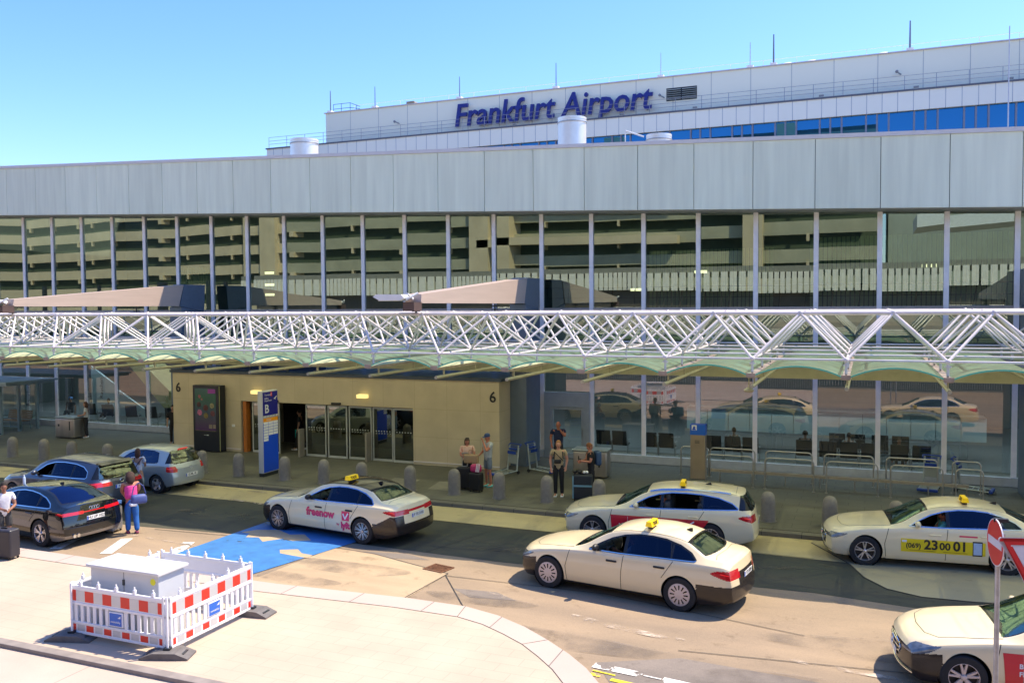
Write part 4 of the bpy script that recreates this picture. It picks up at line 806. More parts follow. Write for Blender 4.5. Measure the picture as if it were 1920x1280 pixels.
cm = pm('cabinet_light_grey', (.55, .56, .57), .45, var=.03, scale=2)
m_ = MB(); m_.rbox(-.80, .80, -.30, .32, .02, 1.25, .012); m_.build('body', cm, CB)
m_ = MB(); m_.rbox(-.86, .86, -.36, .38, 1.25, 1.31, .015); m_.build('lid', pm('cabinet_lid', (.62, .61, .60), .45, var=.02), CB)
m_ = MB(); m_.lathe([(0, 0), (.06, 0), (.06, .004), (0, .005)], n=18, axis='y'); m_.v = [(x + .68, y - .306, z + 1.13) for x, y, z in m_.v]; m_.build('yellow_sticker', pm('sticker_yellow', (.75, .7, .02), .5, var=0), CB)
m_ = MB(); m_.box(-.02, .02, -.32, -.301, 1.0, 1.1); m_.build('lock', dark, CB); m_ = MB(); m_.box(-.004, .004, -.303, -.3005, .05, 1.24); m_.build('door_gap', dark, CB)
# ---------------------------------------------------------------- traffic signs, right foreground
sr = pm('sign_red_face', (.62, .012, .018), .4, var=0); swf = pm('sign_face_white', (.66, .63, .66), .4, var=0); sbk = pm('sign_back_grey', (.42, .42, .42), .45, .3); pole = pm('galvanised_pole', (.42, .42, .44), .45, .7, var=.15, scale=14)
N1 = thing('no_entry_sign', 'round red no entry sign turned edgewise on a galvanised pole', 'traffic sign', (1.45, 11.45, ZR))
m_ = MB(); m_.tube((0, 0, 0), (0, 0, 3.45), .028, n=14); m_.build('pole', pole, N1, smooth=True)
def disc(r, t, n=40): m = MB(); m.lathe([(0, -t / 2), (r, -t / 2), (r, t / 2), (0, t / 2)], n=n, axis='y'); return m
R_ = Matrix.Translation((-.03, -.045, 3.26)) @ Matrix.Rotation(radians(-79), 4, 'Z')
xf(disc(.275, .012), R_).build('sign_rim', swf, N1); m_ = xf(disc(.262, .016), R_); fc = m_.build('sign_face', sr, N1)
m_ = MB(); m_.box(-.22, .22, -.0105, .0105, -.046, .046); xf(m_, R_).build('white_bar', swf, fc)
m_ = MB(); m_.box(-.2, .2, .008, .035, .12, .15); m_.box(-.2, .2, .008, .035, -.15, -.12); xf(m_, R_).build('clamp', steel, N1)
m_ = MB(); m_.box(-.05, .10, -.05, .0, .0, .04); m_.box(-.01, .03, -.02, .02, -.1, .0); m_.v = [(x, y, z + 3.5) for x, y, z in m_.v]; m_.build('cap', dark, N1)
N2 = thing('give_way_sign', 'red and white give way triangle partly cut by the right edge', 'traffic sign', (1.735, 11.25, ZR))
m_ = MB(); m_.tube((0, 0, 0), (0, 0, 3.45), .028, n=14); m_.build('pole', pole, N2, smooth=True)
def tri(s, t, r=.03):
    h = s * sqrt(3) / 2; c = [(-s / 2, h / 3), (s / 2, h / 3), (0, -2 * h / 3)]; P_ = []
    for i in range(3):
        cx, cz = c[i]; L_ = sqrt(cx * cx + cz * cz); ix, iz = cx * (1 - 2 * r / L_), cz * (1 - 2 * r / L_); a0 = math.atan2(cz, cx)
        for k in range(7): a = a0 + (-60 + 20 * k) * pi / 180; P_.append((ix + r * cos(a), iz + r * sin(a)))
    m = MB(); m.prism(P_, 'y', -t / 2, t / 2); return m
R_ = Matrix.Translation((.03, -.05, 3.17)) @ Matrix.Rotation(radians(18), 4, 'Z')
xf(tri(.80, .010), R_).build('sign_rim', swf, N2); t_ = xf(tri(.77, .014, .025), R_).build('sign_face', sr, N2); xf(tri(.50, .018, .01), R_).build('white_field', swf, t_)
# ================================================================ VEHICLES
def pch(xs, ys, x):
    """smooth (monotone cubic) curve through points"""
    xs = np.array(xs, float); ys = np.array(ys, float); x = np.clip(np.asarray(x, float), xs[0], xs[-1])
    h = np.diff(xs); d = np.diff(ys) / h; m = np.zeros(len(xs)); m[0] = d[0]; m[-1] = d[-1]
    for i in range(1, len(xs) - 1):
        if d[i - 1] * d[i] > 0:
            w1 = 2 * h[i] + h[i - 1]; w2 = h[i] + 2 * h[i - 1]; m[i] = (w1 + w2) / (w1 / d[i - 1] + w2 / d[i])
    i = np.clip(np.searchsorted(xs, x) - 1, 0, len(h) - 1); t = (x - xs[i]) / h[i]
    return (2 * t**3 - 3 * t**2 + 1) * ys[i] + (t**3 - 2 * t**2 + t) * h[i] * m[i] + (-2 * t**3 + 3 * t**2) * ys[i + 1] + (t**3 - t**2) * h[i] * m[i + 1]
def inpoly(px, pz, poly):
    r = np.zeros(px.shape, bool); n = len(poly)
    for i in range(n):
        x0, z0 = poly[i]; x1, z1 = poly[(i + 1) % n]
        if z0 == z1: continue
        c = ((z0 > pz) != (z1 > pz)) & (px < (x1 - x0) * (pz - z0) / (z1 - z0) + x0); r ^= c
    return r
class Car:
    NS, N1, N2 = 52, 20, 18
    def __init__(s, sp):
        s.sp = sp; L = s.L = sp['L']; s.W = sp['W'] / 2
    def c(s, k, x): return pch(*s.sp[k], x)
    def prof(s, t): return pch([0, .12, .4, .62, .8, .93, 1], [.925, .965, .998, 1.0, .985, .965, .94], t)
    def corner(s, x):
        zb, zt, w = s.c('belt', x), s.c('top', x), s.c('wid', x) * .94
        hc = np.maximum(zt - zb, .01); a = np.clip((hc - .12) / .30, 0, 1); a = a * a * (3 - 2 * a)
        yc = (w - .13) * (1 - a) + s.c('wroof', x) * a; zc = zb + hc * (.62 * (1 - a) + .89 * a)
        return w, zb, zt, yc, zc
    def side_y(s, x, z):
        """half width at a point of the side"""
        zr, zb, W = s.c('bot', x), s.c('belt', x), s.c('wid', x)
        t = np.clip((z - zr) / (zb - zr), 0, 1); y = W * s.prof(t)
        w, zb, zt, yc, zc = s.corner(x); u = np.clip((z - zb) / np.maximum(zc - zb, .01), 0, 1.15)
        return np.where(z > zb, w + (yc - w) * u, y)
    def top_z(s, x, y):
        w, zb, zt, yc, zc = s.corner(x)
        return np.where(np.abs(y) < yc, zt - (zt - zc) * (np.abs(y) / yc) ** 2.4, zc + (zb - zc) * (np.abs(y) - yc) / (w - yc))
    def dform(s, x, y, z):
        L, W = s.L, s.W; sp = s.sp
        fx = sp.get('fbow', .24) * (np.abs(y) / W) ** 2.2 * np.exp(-x / .38) + .10 * (np.maximum(0, z - .52) / .3) ** 2 * np.exp(-x / .22) + sp.get('chin', .05) * np.clip((.34 - z) / .15, 0, 1) * np.exp(-x / .2)
        rx = sp.get('rbow', .17) * (np.abs(y) / W) ** 2.4 * np.exp(-(L - x) / .36) + sp.get('rlean', .09) * (np.clip((z - .52) / .45, 0, 1.2)) ** 1.3 * np.exp(-(L - x) / .25) + .05 * np.clip((.36 - z) / .15, 0, 1) * np.exp(-(L - x) / .2)
        return x + fx - rx
    def out(s, x, y, z): return (s.L / 2 - s.dform(x, y, z), y, z)
    def build(s, root, mats, zones, opened=()):
        L = s.L; xs = np.unique(np.concatenate([np.linspace(0, .25, 22), np.linspace(.25, L - .25, 300), np.linspace(L - .25, L, 22)]))
        NS, N1, N2 = s.NS, s.N1, s.N2; cols = []
        zr, zb, W = s.c('bot', xs), s.c('belt', xs), s.c('wid', xs); w, _, zt, yc, zc = s.corner(xs)
        Y = []; Z = []
        wr = W * s.prof(0.)
        for k in (0, .5): Y.append(wr * k); Z.append(zr)
        for j in range(NS + 1):
            t = j / NS; Y.append(W * s.prof(t)); Z.append(zr + (zb - zr) * t)
        for j in range(1, N1 + 1): u = j / N1; Y.append(w + (yc - w) * u); Z.append(zb + (zc - zb) * u)
        for j in range(1, N2 + 1): u = 1 - j / N2; Y.append(yc * u); Z.append(zt - (zt - zc) * abs(u) ** 2.4)
        Y = np.array(Y).T; Z = np.array(Z).T; J = Y.shape[1]
        i0 = 2 + NS + N1
        for _ in range(2):                               # round the roof rail and the shoulder a little
            for a, b_ in ((i0 - 2, i0 + 3),):
                Yn = Y.copy(); Zn = Z.copy()
                Yn[:, a:b_] = .25 * Y[:, a - 1:b_ - 1] + .5 * Y[:, a:b_] + .25 * Y[:, a + 1:b_ + 1]; Zn[:, a:b_] = .25 * Z[:, a - 1:b_ - 1] + .5 * Z[:, a:b_] + .25 * Z[:, a + 1:b_ + 1]
                Y, Z = Yn, Zn
        X = np.repeat(xs[:, None], J, 1)
        # snap to wheel arches
        R = s.sp['arch']
        for wx in s.sp['axles']:
            d = np.hypot(X - wx, Z - s.sp['wz']); mk = (d > R * .9) & (d < R * 1.07) & (np.arange(J)[None, :] < 2 + NS) & (Y > .3)
            k = np.where(mk, R / np.maximum(d, 1e-6), 1); X = wx + (X - wx) * k; Z = s.sp['wz'] + (Z - s.sp['wz']) * k
        n = len(xs); V = []; F = []; C = []; nb = 0
        ii, jj = np.meshgrid(np.arange(n - 1), np.arange(J - 1), indexing='ij'); ii = ii.ravel(); jj = jj.ravel()
        for sg in (1, -1):
            V.append(np.stack([X, sg * Y, Z], -1).reshape(-1, 3)); q = np.stack([ii * J + jj, ii * J + jj + 1, (ii + 1) * J + jj + 1, (ii + 1) * J + jj], -1) + nb
            F.append(q[:, ::-1] if sg > 0 else q); C.append(np.where(jj < 1, 0, np.where(jj < 2 + NS, 1, np.where(jj < i0, 2, 3)))); nb += n * J
        K = 48; t = np.linspace(-1, 1, K + 1); jj, kk = np.meshgrid(np.arange(J - 1), np.arange(K), indexing='ij'); jj = jj.ravel(); kk = kk.ravel()
        for i, code in ((0, 4), (n - 1, 5)):
            V.append(np.stack([np.repeat(X[i][:, None], K + 1, 1), Y[i][:, None] * t, np.repeat(Z[i][:, None], K + 1, 1)], -1).reshape(-1, 3))
            q = np.stack([jj * (K + 1) + kk, jj * (K + 1) + kk + 1, (jj + 1) * (K + 1) + kk + 1, (jj + 1) * (K + 1) + kk], -1) + nb
            F.append(q[:, ::-1] if code == 5 else q); C.append(np.full(len(q), code)); nb += J * (K + 1)
        V = np.concatenate(V); F = np.concatenate(F); C = np.concatenate(C)
        _, fi, inv = np.unique(np.round(V * 5000).astype(int), axis=0, return_index=True, return_inverse=True); V = V[fi]; F = inv.reshape(-1)[F]
        cen = V[F].mean(1); cx, cy, cz = cen.T; ay = np.abs(cy)
        keep = np.ones(len(F), bool)
        for wx in s.sp['axles']: keep &= ~((C <= 1) & (np.hypot(cx - wx, cz - s.sp['wz']) < R * .985) & (ay > .3))
        zone = np.zeros(len(F), int); names = ['body']; mm = [mats['paint']]
        for zn in zones:
            f_ = zn[2](cx, cy, cz, C) & keep & (zone == 0)
            if f_.any(): names.append(zn[0]); mm.append(mats[zn[1]]); zone[f_] = len(names) - 1
        Vo = np.stack(s.out(V[:, 0], V[:, 1], V[:, 2]), -1)
        body = None
        for zi, (nm, mt) in enumerate(zip(names, mm)):
            if nm is None or nm.startswith('open'): continue
            ff = F[(zone == zi) & keep]
            if len(ff) == 0: continue
            u, inv = np.unique(ff, return_inverse=True); inv = inv.reshape(ff.shape)
            vv = Vo[u].copy()
            if nm.startswith('window') or nm in ('windscreen', 'rear_window'): vv = vv + np.array([0, 0, -.003])
            tri_ = [tuple(dict.fromkeys(r)) for r in inv.tolist()]; tri_ = [r for r in tri_ if len(r) > 2]
            me = bpy.data.meshes.new(nm); me.from_pydata(vv.tolist(), [], tri_); me.materials.append(mt)
            me.polygons.foreach_set('use_smooth', [True] * len(me.polygons)); me.set_sharp_from_angle(angle=radians(50)); me.update()
            o = bpy.data.objects.new(nm, me); COL.objects.link(o); o.parent = root
            if zi == 0: body = o
        return body
    # ---- things laid on the surface
    def ribbon(s, m, pts, w, side=1, off=.004, on='side', n=10):
        P_ = []
        for a, b_ in zip(pts[:-1], pts[1:]):
            for k in range(n): P_.append((a[0] + (b_[0] - a[0]) * k / n, a[1] + (b_[1] - a[1]) * k / n))
        P_.append(pts[-1]); P_ = np.array(P_); d = np.gradient(P_, axis=0); d /= np.maximum(np.hypot(d[:, 0], d[:, 1]), 1e-9)[:, None]; nn = np.stack([-d[:, 1], d[:, 0]], -1) * w / 2
        V = []
        for q in (P_ - nn, P_ + nn):
            for a, b_ in q:
                if on == 'side': y = side * (float(s.side_y(a, b_)) + off); V.append(s.out(a, y, b_))
                else: z = float(s.top_z(a, b_)) + off; V.append(s.out(a, b_, z))
        k = len(P_); m.add(V, [(i, i + 1, k + i + 1, k + i) for i in range(k - 1)])
    def sidepatch(s, poly_rect, side=1, off=.005, nx=24, nz=6):
        """rectangle with sloping ends: (x0,x1,z0,z1,skew0,skew1)"""
        x0, x1, z0, z1, s0, s1 = poly_rect; m = MB(); V = []
        for j in range(nz + 1):
            for i in range(nx + 1):
                v = j / nz; u = i / nx; a = x0 + s0 * v; b_ = x1 + s1 * v; x = a + (b_ - a) * u; z = z0 + (z1 - z0) * v
                V.append(s.out(x, side * (float(s.side_y(x, z)) + off), z))
        m.add(V, [(j * (nx + 1) + i, j * (nx + 1) + i + 1, (j + 1) * (nx + 1) + i + 1, (j + 1) * (nx + 1) + i) for j in range(nz) for i in range(nx)])
        return m
    def sidetext(s, txt, size, x, z, side=1, off=.009, bold=0, sx=1, shear=0, align='LEFT'):
        """text reading left to right on the left flank (front of the car on the left)"""
        t = text_mb(txt, size, .002, bold=bold, sx=sx, shear=shear, align=align); V = []
        for a, b_, c_ in t.v:
            px = x + a * side; pz = z + b_; y = side * (float(s.side_y(px, pz)) + off + c_); V.append(s.out(px, y, pz))
        t.v = V; return t
def wheel(root, x, y, r, style, mats, W, side, name='wheel', hubw=.21):
    o = bpy.data.objects.new(name, None); COL.objects.link(o); o.parent = root; o.location = (x, y, r)
    w2 = hubw / 2; sg = 1 if y > 0 else -1
    m = MB(); m.lathe([(r * .66, -w2), (r * .80, -w2 * 1.02), (r * .95, -w2 * .97), (r * .995, -w2 * .75), (r, 0), (r * .995, w2 * .75), (r * .95, w2 * .97), (r * .80, w2 * 1.02), (r * .66, w2)], n=40, axis='y'); m.build('tyre', mats['tyre'], o, smooth=True)
    rr = r * .67; m = MB(); m.lathe([(rr, -w2), (rr * 1.01, w2 * .98), (rr * .955, w2 * 1.01), (rr * .93, w2 * .8), (rr * .9, -w2 * .6)], n=40, axis='y')
    if style['t'] == 'cover': m.lathe([(rr * .97, w2 * .9), (rr * .9, w2 * 1.0), (rr * .72, w2 * .98), (rr * .5, w2 * 1.0), (rr * .25, w2 * 1.06), (0, w2 * 1.07)], n=40, axis='y')
    if sg < 0: m.v = [(a, -b_, c) for a, b_, c in m.v]
    m.build('rim', mats['rim'], o, smooth=True)
    m = MB(); N = style['n']
    if style['t'] == 'cover':
        for k in range(N):
            a = 2 * pi * k / N; p = [(.42, -.045), (.80, -.07), (.84, 0), (.80, .07), (.42, .045)]
            m.add([(rr * (q[0] * cos(a) - q[1] * sin(a)), w2 * 1.03 * sg, rr * (q[0] * sin(a) + q[1] * cos(a))) for q in p], [(0, 1, 2, 3, 4)])
        m.build('slots', mats['black'], o)
    else:
        for k in range(N):
            a0 = 2 * pi * k / N + style.get('ph', .3)
            for da in style.get('split', (0,)):
                a1 = a0 + da; a2 = a0 + da * 1.6
                P0 = Vector((rr * .2 * cos(a0 + da * .3), 0, rr * .2 * sin(a0 + da * .3))); P1 = Vector((rr * .97 * cos(a1), 0, rr * .97 * sin(a1))); d = (P1 - P0).normalized(); nn = Vector((-d.z, 0, d.x)); ww = style.get('w', .03)
                ya, yb = sg * w2 * .80, sg * w2 * .96
                vs = []
                for P_, yy, kk in ((P0, ya, 1.2), (P1, yb, .8)):
                    for s_, dz in ((-1, -.012), (1, -.012), (.7, 0), (-.7, 0)): q = P_ + nn * ww * .5 * s_ * kk; vs.append((q.x, yy + sg * dz * 2, q.z))
                m.add(vs, [(0, 1, 5, 4), (1, 2, 6, 5), (2, 3, 7, 6), (3, 0, 4, 7), (4, 5, 6, 7)])
        m.build('spokes', mats['rim'], o)
        m = MB(); m.lathe([(rr * .92, -.02), (0, -.02)], n=30, axis='y'); m.v = [(a, b_ + sg * .02, c) for a, b_, c in m.v]; m.build('brake_disc', mats['darkrim'], o)
    m = MB(); m.lathe([(rr * .2, w2 * .7), (rr * .19, w2 * 1.0), (rr * .12, w2 * 1.08), (0, w2 * 1.09)], n=16, axis='y')
    if sg < 0: m.v = [(a, -b_, c) for a, b_, c in m.v]
    m.build('hub_cap', mats['rim'], o, smooth=True)
    return o
gcar = glassmat('car_glass', (.62, .80, .70), .20, (.62, .95, .78)); gside = glassmat('car_side_glass', (.10, .14, .20), .07, (.20, .30, .50))
grear = glassmat('car_rear_glass', (.22, .32, .28), .10, (.7, .85, .75))
def carpaint(name, c, metal=0, coat=1, rough=.35): 
    m = pm(name, c, rough, metal, var=.0, coat=coat); n = m.node_tree.nodes; l = m.node_tree.links; b = n['Principled BSDF']; b.inputs['Coat Roughness'].default_value = .02
    g = n.new('ShaderNodeNewGeometry'); mx = n.new('ShaderNodeMixRGB'); mx.inputs[1].default_value = tuple(c) + (1,); mx.inputs[2].default_value = (.03, .03, .03, 1); l.new(g.outputs['Backfacing'], mx.inputs[0]); l.new(mx.outputs[0], b.inputs['Base Color']); return m
M0 = dict(paint=carpaint('taxi_ivory', (.82, .70, .43)), black=pm('gloss_black_trim', (.012, .012, .014), .12, var=0), matt=black, chrome=chrome, windscreen=gcar, side=gside, rear=grear,
          tyre=rubber, rim=pm('rim_silver', (.62, .58, .55), .3, .7, var=.03), darkrim=pm('brake_dark', (.05, .045, .045), .5, .5), lampred=pm('tail_lamp_red', (.55, .008, .015), .12, var=0, coat=1),
          lampred2=pm('tail_lamp_bright', (.85, .04, .04), .1, var=0, coat=1, emit=(1, .02, .02, .25)), headl=pm('headlamp_glass', (.16, .18, .20), .12, .35, var=.35, scale=10, coat=1), bumper=pm('bumper_dark_brown', (.020, .014, .012), .25, var=.05, coat=.3), plate=pm('plate_white', (.75, .75, .72), .5, var=0),
          plateblue=pm('plate_blue', (.01, .09, .5), .5, var=0), plack=num, seat=pm('car_seat_dark', (.09, .09, .085), .7, var=.1), under=pm('car_underside', (.01, .01, .01), .9), wdeep=pm('trim_blue_chrome', (.42, .50, .66), .2, .9, var=0))
SED = dict(L=4.94, W=1.86, top=([0, .05, .28, .8, 1.45, 1.62, 1.95, 2.3, 2.65, 3.1, 3.5, 3.8, 4.1, 4.38, 4.55, 4.8, 4.94], [.66, .74, .825, .915, .985, 1.06, 1.24, 1.385, 1.45, 1.468, 1.435, 1.37, 1.25, 1.13, 1.105, 1.07, 1.02]),
           belt=([0, .3, .8, 1.4, 2.4, 3.4, 4.2, 4.7, 4.94], [.62, .74, .83, .895, .935, .965, .98, .965, .93]),
           wid=([0, .12, .35, .8, 1.5, 3.2, 4.0, 4.5, 4.8, 4.94], [.76, .81, .875, .915, .925, .93, .92, .885, .84, .80]),
           wroof=([0, 1.4, 2.2, 2.7, 3.4, 4.0, 4.5, 4.94], [.62, .64, .60, .60, .585, .575, .60, .6]), bot=([0, .15, .5, 4.4, 4.94], [.22, .18, .19, .20, .30]),
           arch=.375, axles=(.86, 3.80), wz=.345, r=.338)
def polyz(p): return p
SEDWIN = [(1.80, .965), (2.03, 1.09), (2.28, 1.215), (2.55, 1.30), (2.85, 1.345), (3.15, 1.35), (3.45, 1.325), (3.75, 1.25), (4.0, 1.14), (4.13, 1.035), (4.10, 1.015), (3.4, 1.0), (2.5, .97)]
WAG = dict(SED); WAG['top'] = ([0, .05, .28, .8, 1.45, 1.62, 1.95, 2.3, 2.65, 3.1, 3.7, 4.2, 4.5, 4.62, 4.75, 4.86, 4.94], [.66, .74, .825, .915, .985, 1.06, 1.24, 1.385, 1.455, 1.478, 1.465, 1.43, 1.39, 1.36, 1.24, 1.10, .98])
WAG['wroof'] = ([0, 1.4, 2.2, 2.7, 3.4, 4.3, 4.6, 4.94], [.62, .64, .60, .60, .60, .57, .58, .62])
WAGWIN = [(1.80, .965), (2.03, 1.09), (2.28, 1.215), (2.55, 1.30), (2.85, 1.345), (3.2, 1.352), (3.6, 1.335), (4.0, 1.28), (4.35, 1.17), (4.52, 1.06), (4.50, 1.035), (3.4, 1.0), (2.5, .97)]
def mkcar(name, label, group, loc, heading, spec, win, mats, opt):
    """heading: direction the nose points to (radians, world)"""
    root = thing(name, label, opt.get('cat', 'car'), loc, heading, group)
    s = Car(spec); L = s.L; W = s.W; kind = opt.get('kind', 'sedan')
    bars = opt['bars']                                      # x of window dividers
    wsx0, wsx1 = opt.get('ws', (1.47, 2.22)); rwx0, rwx1 = opt.get('rw', (3.86, 4.40))
    def W_(c): return c == 2
    def seg(a, b_, sd):
        def f(x, y, z, C): return (C == 2) & inpoly(x, z, win) & (x > a) & (x < b_) & (y * sd > 0)
        return f
    zones = []
    edges = [1.0] + [b_ for b_ in bars] + [9.]
    for sd, nm in ((1, 'left'), (-1, 'right')):
        for k in range(len(edges) - 1):
            a = edges[k] + (.035 if k else 0); b_ = edges[k + 1] - (.035 if k < len(edges) - 2 else 0)
            if k == len(edges) - 2: a = edges[k] + .015
            op = (sd == 1 and k in opt.get('open', ())) or (sd == -1 and k in opt.get('open', ()) and k == 0)
            zones.append(('open' if op else 'window', 'side', seg(a, b_, sd)))
    zones.append(('window_surround', 'black', lambda x, y, z, C: (C == 2) & inpoly(x, z, win)))
    def pillar(x): return s.corner(x)[3]
    zones.append(('windscreen', 'windscreen', lambda x, y, z, C: (C == 3) & (x > wsx0 + .07 - .10 * (np.abs(y) / .6) ** 2 + .0) & (x < wsx1 - .04) & (np.abs(y) < pillar(x) - .045)))
    zones.append(('windscreen_border', 'black', lambda x, y, z, C: (C == 3) & (x > wsx0 - .05) & (x < wsx1) & (np.abs(y) < pillar(x) - .015)))
    if kind in ('sedan',):
        rwy = lambda x: pillar(x) * (.98 - .10 * np.clip((x - rwx0) / (rwx1 - rwx0), 0, 1) * 0) - .05
        zones.append(('rear_window', 'rear', lambda x, y, z, C: (C == 3) & (x > rwx0 + .03 + .05 * (np.abs(y) / .5) ** 2) & (x < rwx1 - .02 - .12 * (np.abs(y) / .6) ** 2) & (np.abs(y) < rwy(x))))
        zones.append(('rear_window_border', 'black', lambda x, y, z, C: (C == 3) & (x > rwx0) & (x < rwx1 + .01 - .10 * (np.abs(y) / .6) ** 2) & (np.abs(y) < rwy(x) + .035)))
    else:
        rz0, rz1 = opt.get('rwz', (1.0, 1.33))
        zones.append(('rear_window', 'rear', lambda x, y, z, C: (C == 3) & (x > rwx0) & (z > rz0) & (z < rz1) & (np.abs(y) < pillar(x) - .02)))
        zones.append(('rear_window_border', 'black', lambda x, y, z, C: (((C == 3) & (x > rwx0) & (z > rz0 - .03) & (z < rz1)) | ((C == 2) & (x > rwx0 + .04) & (z > rz0)))))
    if opt.get('blackroof'): zones.append(('roof_glass', 'black', lambda x, y, z, C: (C == 3) & (x > wsx1 - .01) & (x < rwx0 + .01) & (np.abs(y) < pillar(x) - .01)))
    hx0, hx1, hz0, hz1 = opt.get('head', (.0, .44, .575, .69))
    zones.append(('headlight', 'headl', lambda x, y, z, C: ((C == 1) | (C == 4) | (C == 2)) & (y > 0) & (x < hx1) & (z > hz0 + (hz1 + .03 - hz0) * np.clip(x / hx1, 0, 1) ** 1.7) & (z < hz1 + .06 * x) & (np.abs(y) > .44)))
    zones.append(('headlight', 'headl', lambda x, y, z, C: ((C == 1) | (C == 4) | (C == 2)) & (y < 0) & (x < hx1) & (z > hz0 + (hz1 + .03 - hz0) * np.clip(x / hx1, 0, 1) ** 1.7) & (z < hz1 + .06 * x) & (np.abs(y) > .44)))
    tx0, tz0, tz1, ty = opt.get('tail', (L - .40, .76, .93, .40))
    tf = opt.get('tailf')
    for sd in (1, -1):
        zones.append(('tail_light', 'lampred', (lambda sd: (lambda x, y, z, C: (C != 3) & (x > tx0) & (y * sd > ty) & (z > tz0 + (tz1 - tz0) * opt.get('tcv', .62) * np.clip((L - x) / (L - tx0), 0, 1) ** 1.4) & (z < tz1 - (tz1 - tz0) * opt.get('tcv', .62) * .5 * np.clip((L - x) / (L - tx0), 0, 1) ** 5)))(sd)))
    if opt.get('lightbar'): zones.append(('tail_light_bar', 'lampred', lambda x, y, z, C: (C == 5) & (z > opt['lightbar'][0]) & (z < opt['lightbar'][1]) & (np.abs(y) < .62)))
    if opt.get('rearpanel'): zones.append(('boot_panel', 'bumper', lambda x, y, z, C: (C == 5) & (z > .6) & (z < opt['rearpanel']) & (np.abs(y) < .5)))
    if opt.get('rbumper'): zones.append(('rear_bumper', 'bumper', lambda x, y, z, C: (C != 3) & (C > 0) & (x > spec['axles'][1] + spec['arch'] - .02) & (z < opt['rbumper'] + opt.get('rbup', 0) * np.clip((x - 4.3) / .45, 0, 1) * (np.abs(y) > .52))))
    if opt.get('fbumper'): zones.append(('front_bumper', 'bumper', lambda x, y, z, C: (C != 3) & (C > 0) & (x < spec['axles'][0] - spec['arch'] + .02) & (z < opt['fbumper'] + .12 * x)))
    gz = opt.get('grille', (.36, .64, .44))
    zones.append(('grille', 'black', lambda x, y, z, C: (C == 4) & (z > gz[0]) & (z < gz[1]) & (np.abs(y) < gz[2] * (1 - .25 * (gz[1] - z)))))
    zones.append(('rocker_trim', 'matt', lambda x, y, z, C: (C == 1) & (z < opt.get('rock', .235))))
    zones.append(('underbody', 'under', lambda x, y, z, C: C == 0))
    s.build(root, mats, zones)
    m = MB()                                                    # inner floor, wheel wells
    m.box(L / 2 - L + .25, L / 2 - .25, -W * .80, W * .80, .30, .34)
    m.build('floor_pan', mats['under'], root)
    for wx in spec['axles']:
        for sd in (1, -1):
            m = MB(); m.lathe([(spec['arch'] * 1.0, 0), (spec['arch'] * 1.0, .28), (0, .28)], n=36, axis='y'); m.v = [(L / 2 - wx + a, sd * (W - .05 - b_), spec['wz'] + c) for a, b_, c in m.v if True]
            m.f = [f for f in m.f]; m.build('wheel_well', mats['under'], root, recalc=False)
            wheel(root, L / 2 - wx, sd * (W - .115), spec['r'], opt['wheel'], mats, W, sd)
    # seams, brightwork
    m = MB()
    zbt = lambda x: float(s.c('belt', x))
    for sd in (1, -1):
        for pts in opt['seams']: s.ribbon(m, [(a, b_ if b_ < 5 else zbt(a)) for a, b_ in pts], .011, sd)
    for pts in opt.get('topseams', ()):
        for sd in (1, -1): s.ribbon(m, [(a, b_ * sd) for a, b_ in pts], .010, 1, .003, 'top')
    m.build('panel_gaps', mats['matt'], root, recalc=False)
    m = MB()
    for sd in (1, -1): s.ribbon(m, [(a, b_) for a, b_ in win] + [win[0]], opt.get('chromew', .022), sd, .004)
    m.build('window_trim', mats[opt.get('trim', 'chrome')], root, recalc=False)
    if opt.get('trim') == 'black':
        m = MB(); [s.ribbon(m, [win[-4 + i] for i in range(4)] + [win[0]], .016, sd, .010) for sd in (1, -1)]; m.build('sill_chrome', mats['chrome'], root, recalc=False)
    if opt.get('bars_on', True):
        m = MB()
        for sd in (1, -1):
            for b_ in bars[-1:]: 
                zt_ = max(p[1] for p in win) - .02; s.ribbon(m, [(b_, .99), (b_ - .06, zt_ - .05)], .014, sd, .005)
        m.build('window_divider', mats['matt'], root, recalc=False)
    for hx, hz in opt['handles']:
        for sd in (1, -1):
            m = MB(); y = float(s.side_y(hx, hz)); 
            xx, yy, zz = s.out(hx, sd * y, hz)
            m.rbox(xx - .12, xx + .12, yy - .022, yy + .022, zz - .02, zz + .02, .016); m.build('door_handle', mats[opt.get('handlemat', 'paint')], root)
    for sd in (1, -1):
        mx, mz = opt.get('mirror', (1.98, 1.03)); y = float(s.side_y(mx, mz)); xx = L / 2 - mx
        m = MB(); m.ball((xx, sd * (y + .13), mz), .10, 12, 8, sc=(.62, 1.15, .72)); m.build('mirror', mats[opt.get('mirrormat', 'paint')], root, smooth='all')
        m = MB(); m.tube((xx, sd * (y - .02), mz - .05), (xx, sd * (y + .1), mz - .03), .03); m.build('mirror_foot', mats['matt'], root)
    if opt.get('taillines', 1):
        for sd in (1, -1):
            m = MB(); zz = (tz0 + tz1) / 2 + .03
            s.ribbon(m, [(L - .24, zz + .005), (L - .10, zz - .01), (L - .01, zz - .02)], .014, sd, .004); m.build('lamp_strip', mats['lampred2'], root, recalc=False)
    # plates
    zp = opt.get('plate', .80); 
    xr = s.out(L, 0, zp)[0]
    m = MB(); m.rbox(xr - .012, xr - .006 + .0, -.26, .26, zp - .055, zp + .055, .003); p_ = m.build('number_plate', mats['plate'], root)
    m = MB(); m.box(xr - .0135, xr - .0122, -.255 + .0, -.215, zp - .05, zp + .05) ; m.v = [(a, -b_, c) for a, b_, c in m.v]; m.build('blue_strip', mats['plateblue'], p_)
    t = text_mb(opt.get('reg', 'F TX 2102'), .095, .001, bold=.002); xf(t, Matrix.Translation((xr - .0135, -.02, zp)) @ Matrix.Rotation(-pi / 2, 4, 'Z') @ Matrix.Rotation(pi / 2, 4, 'X')); t.build('characters', mats['plack'], p_)
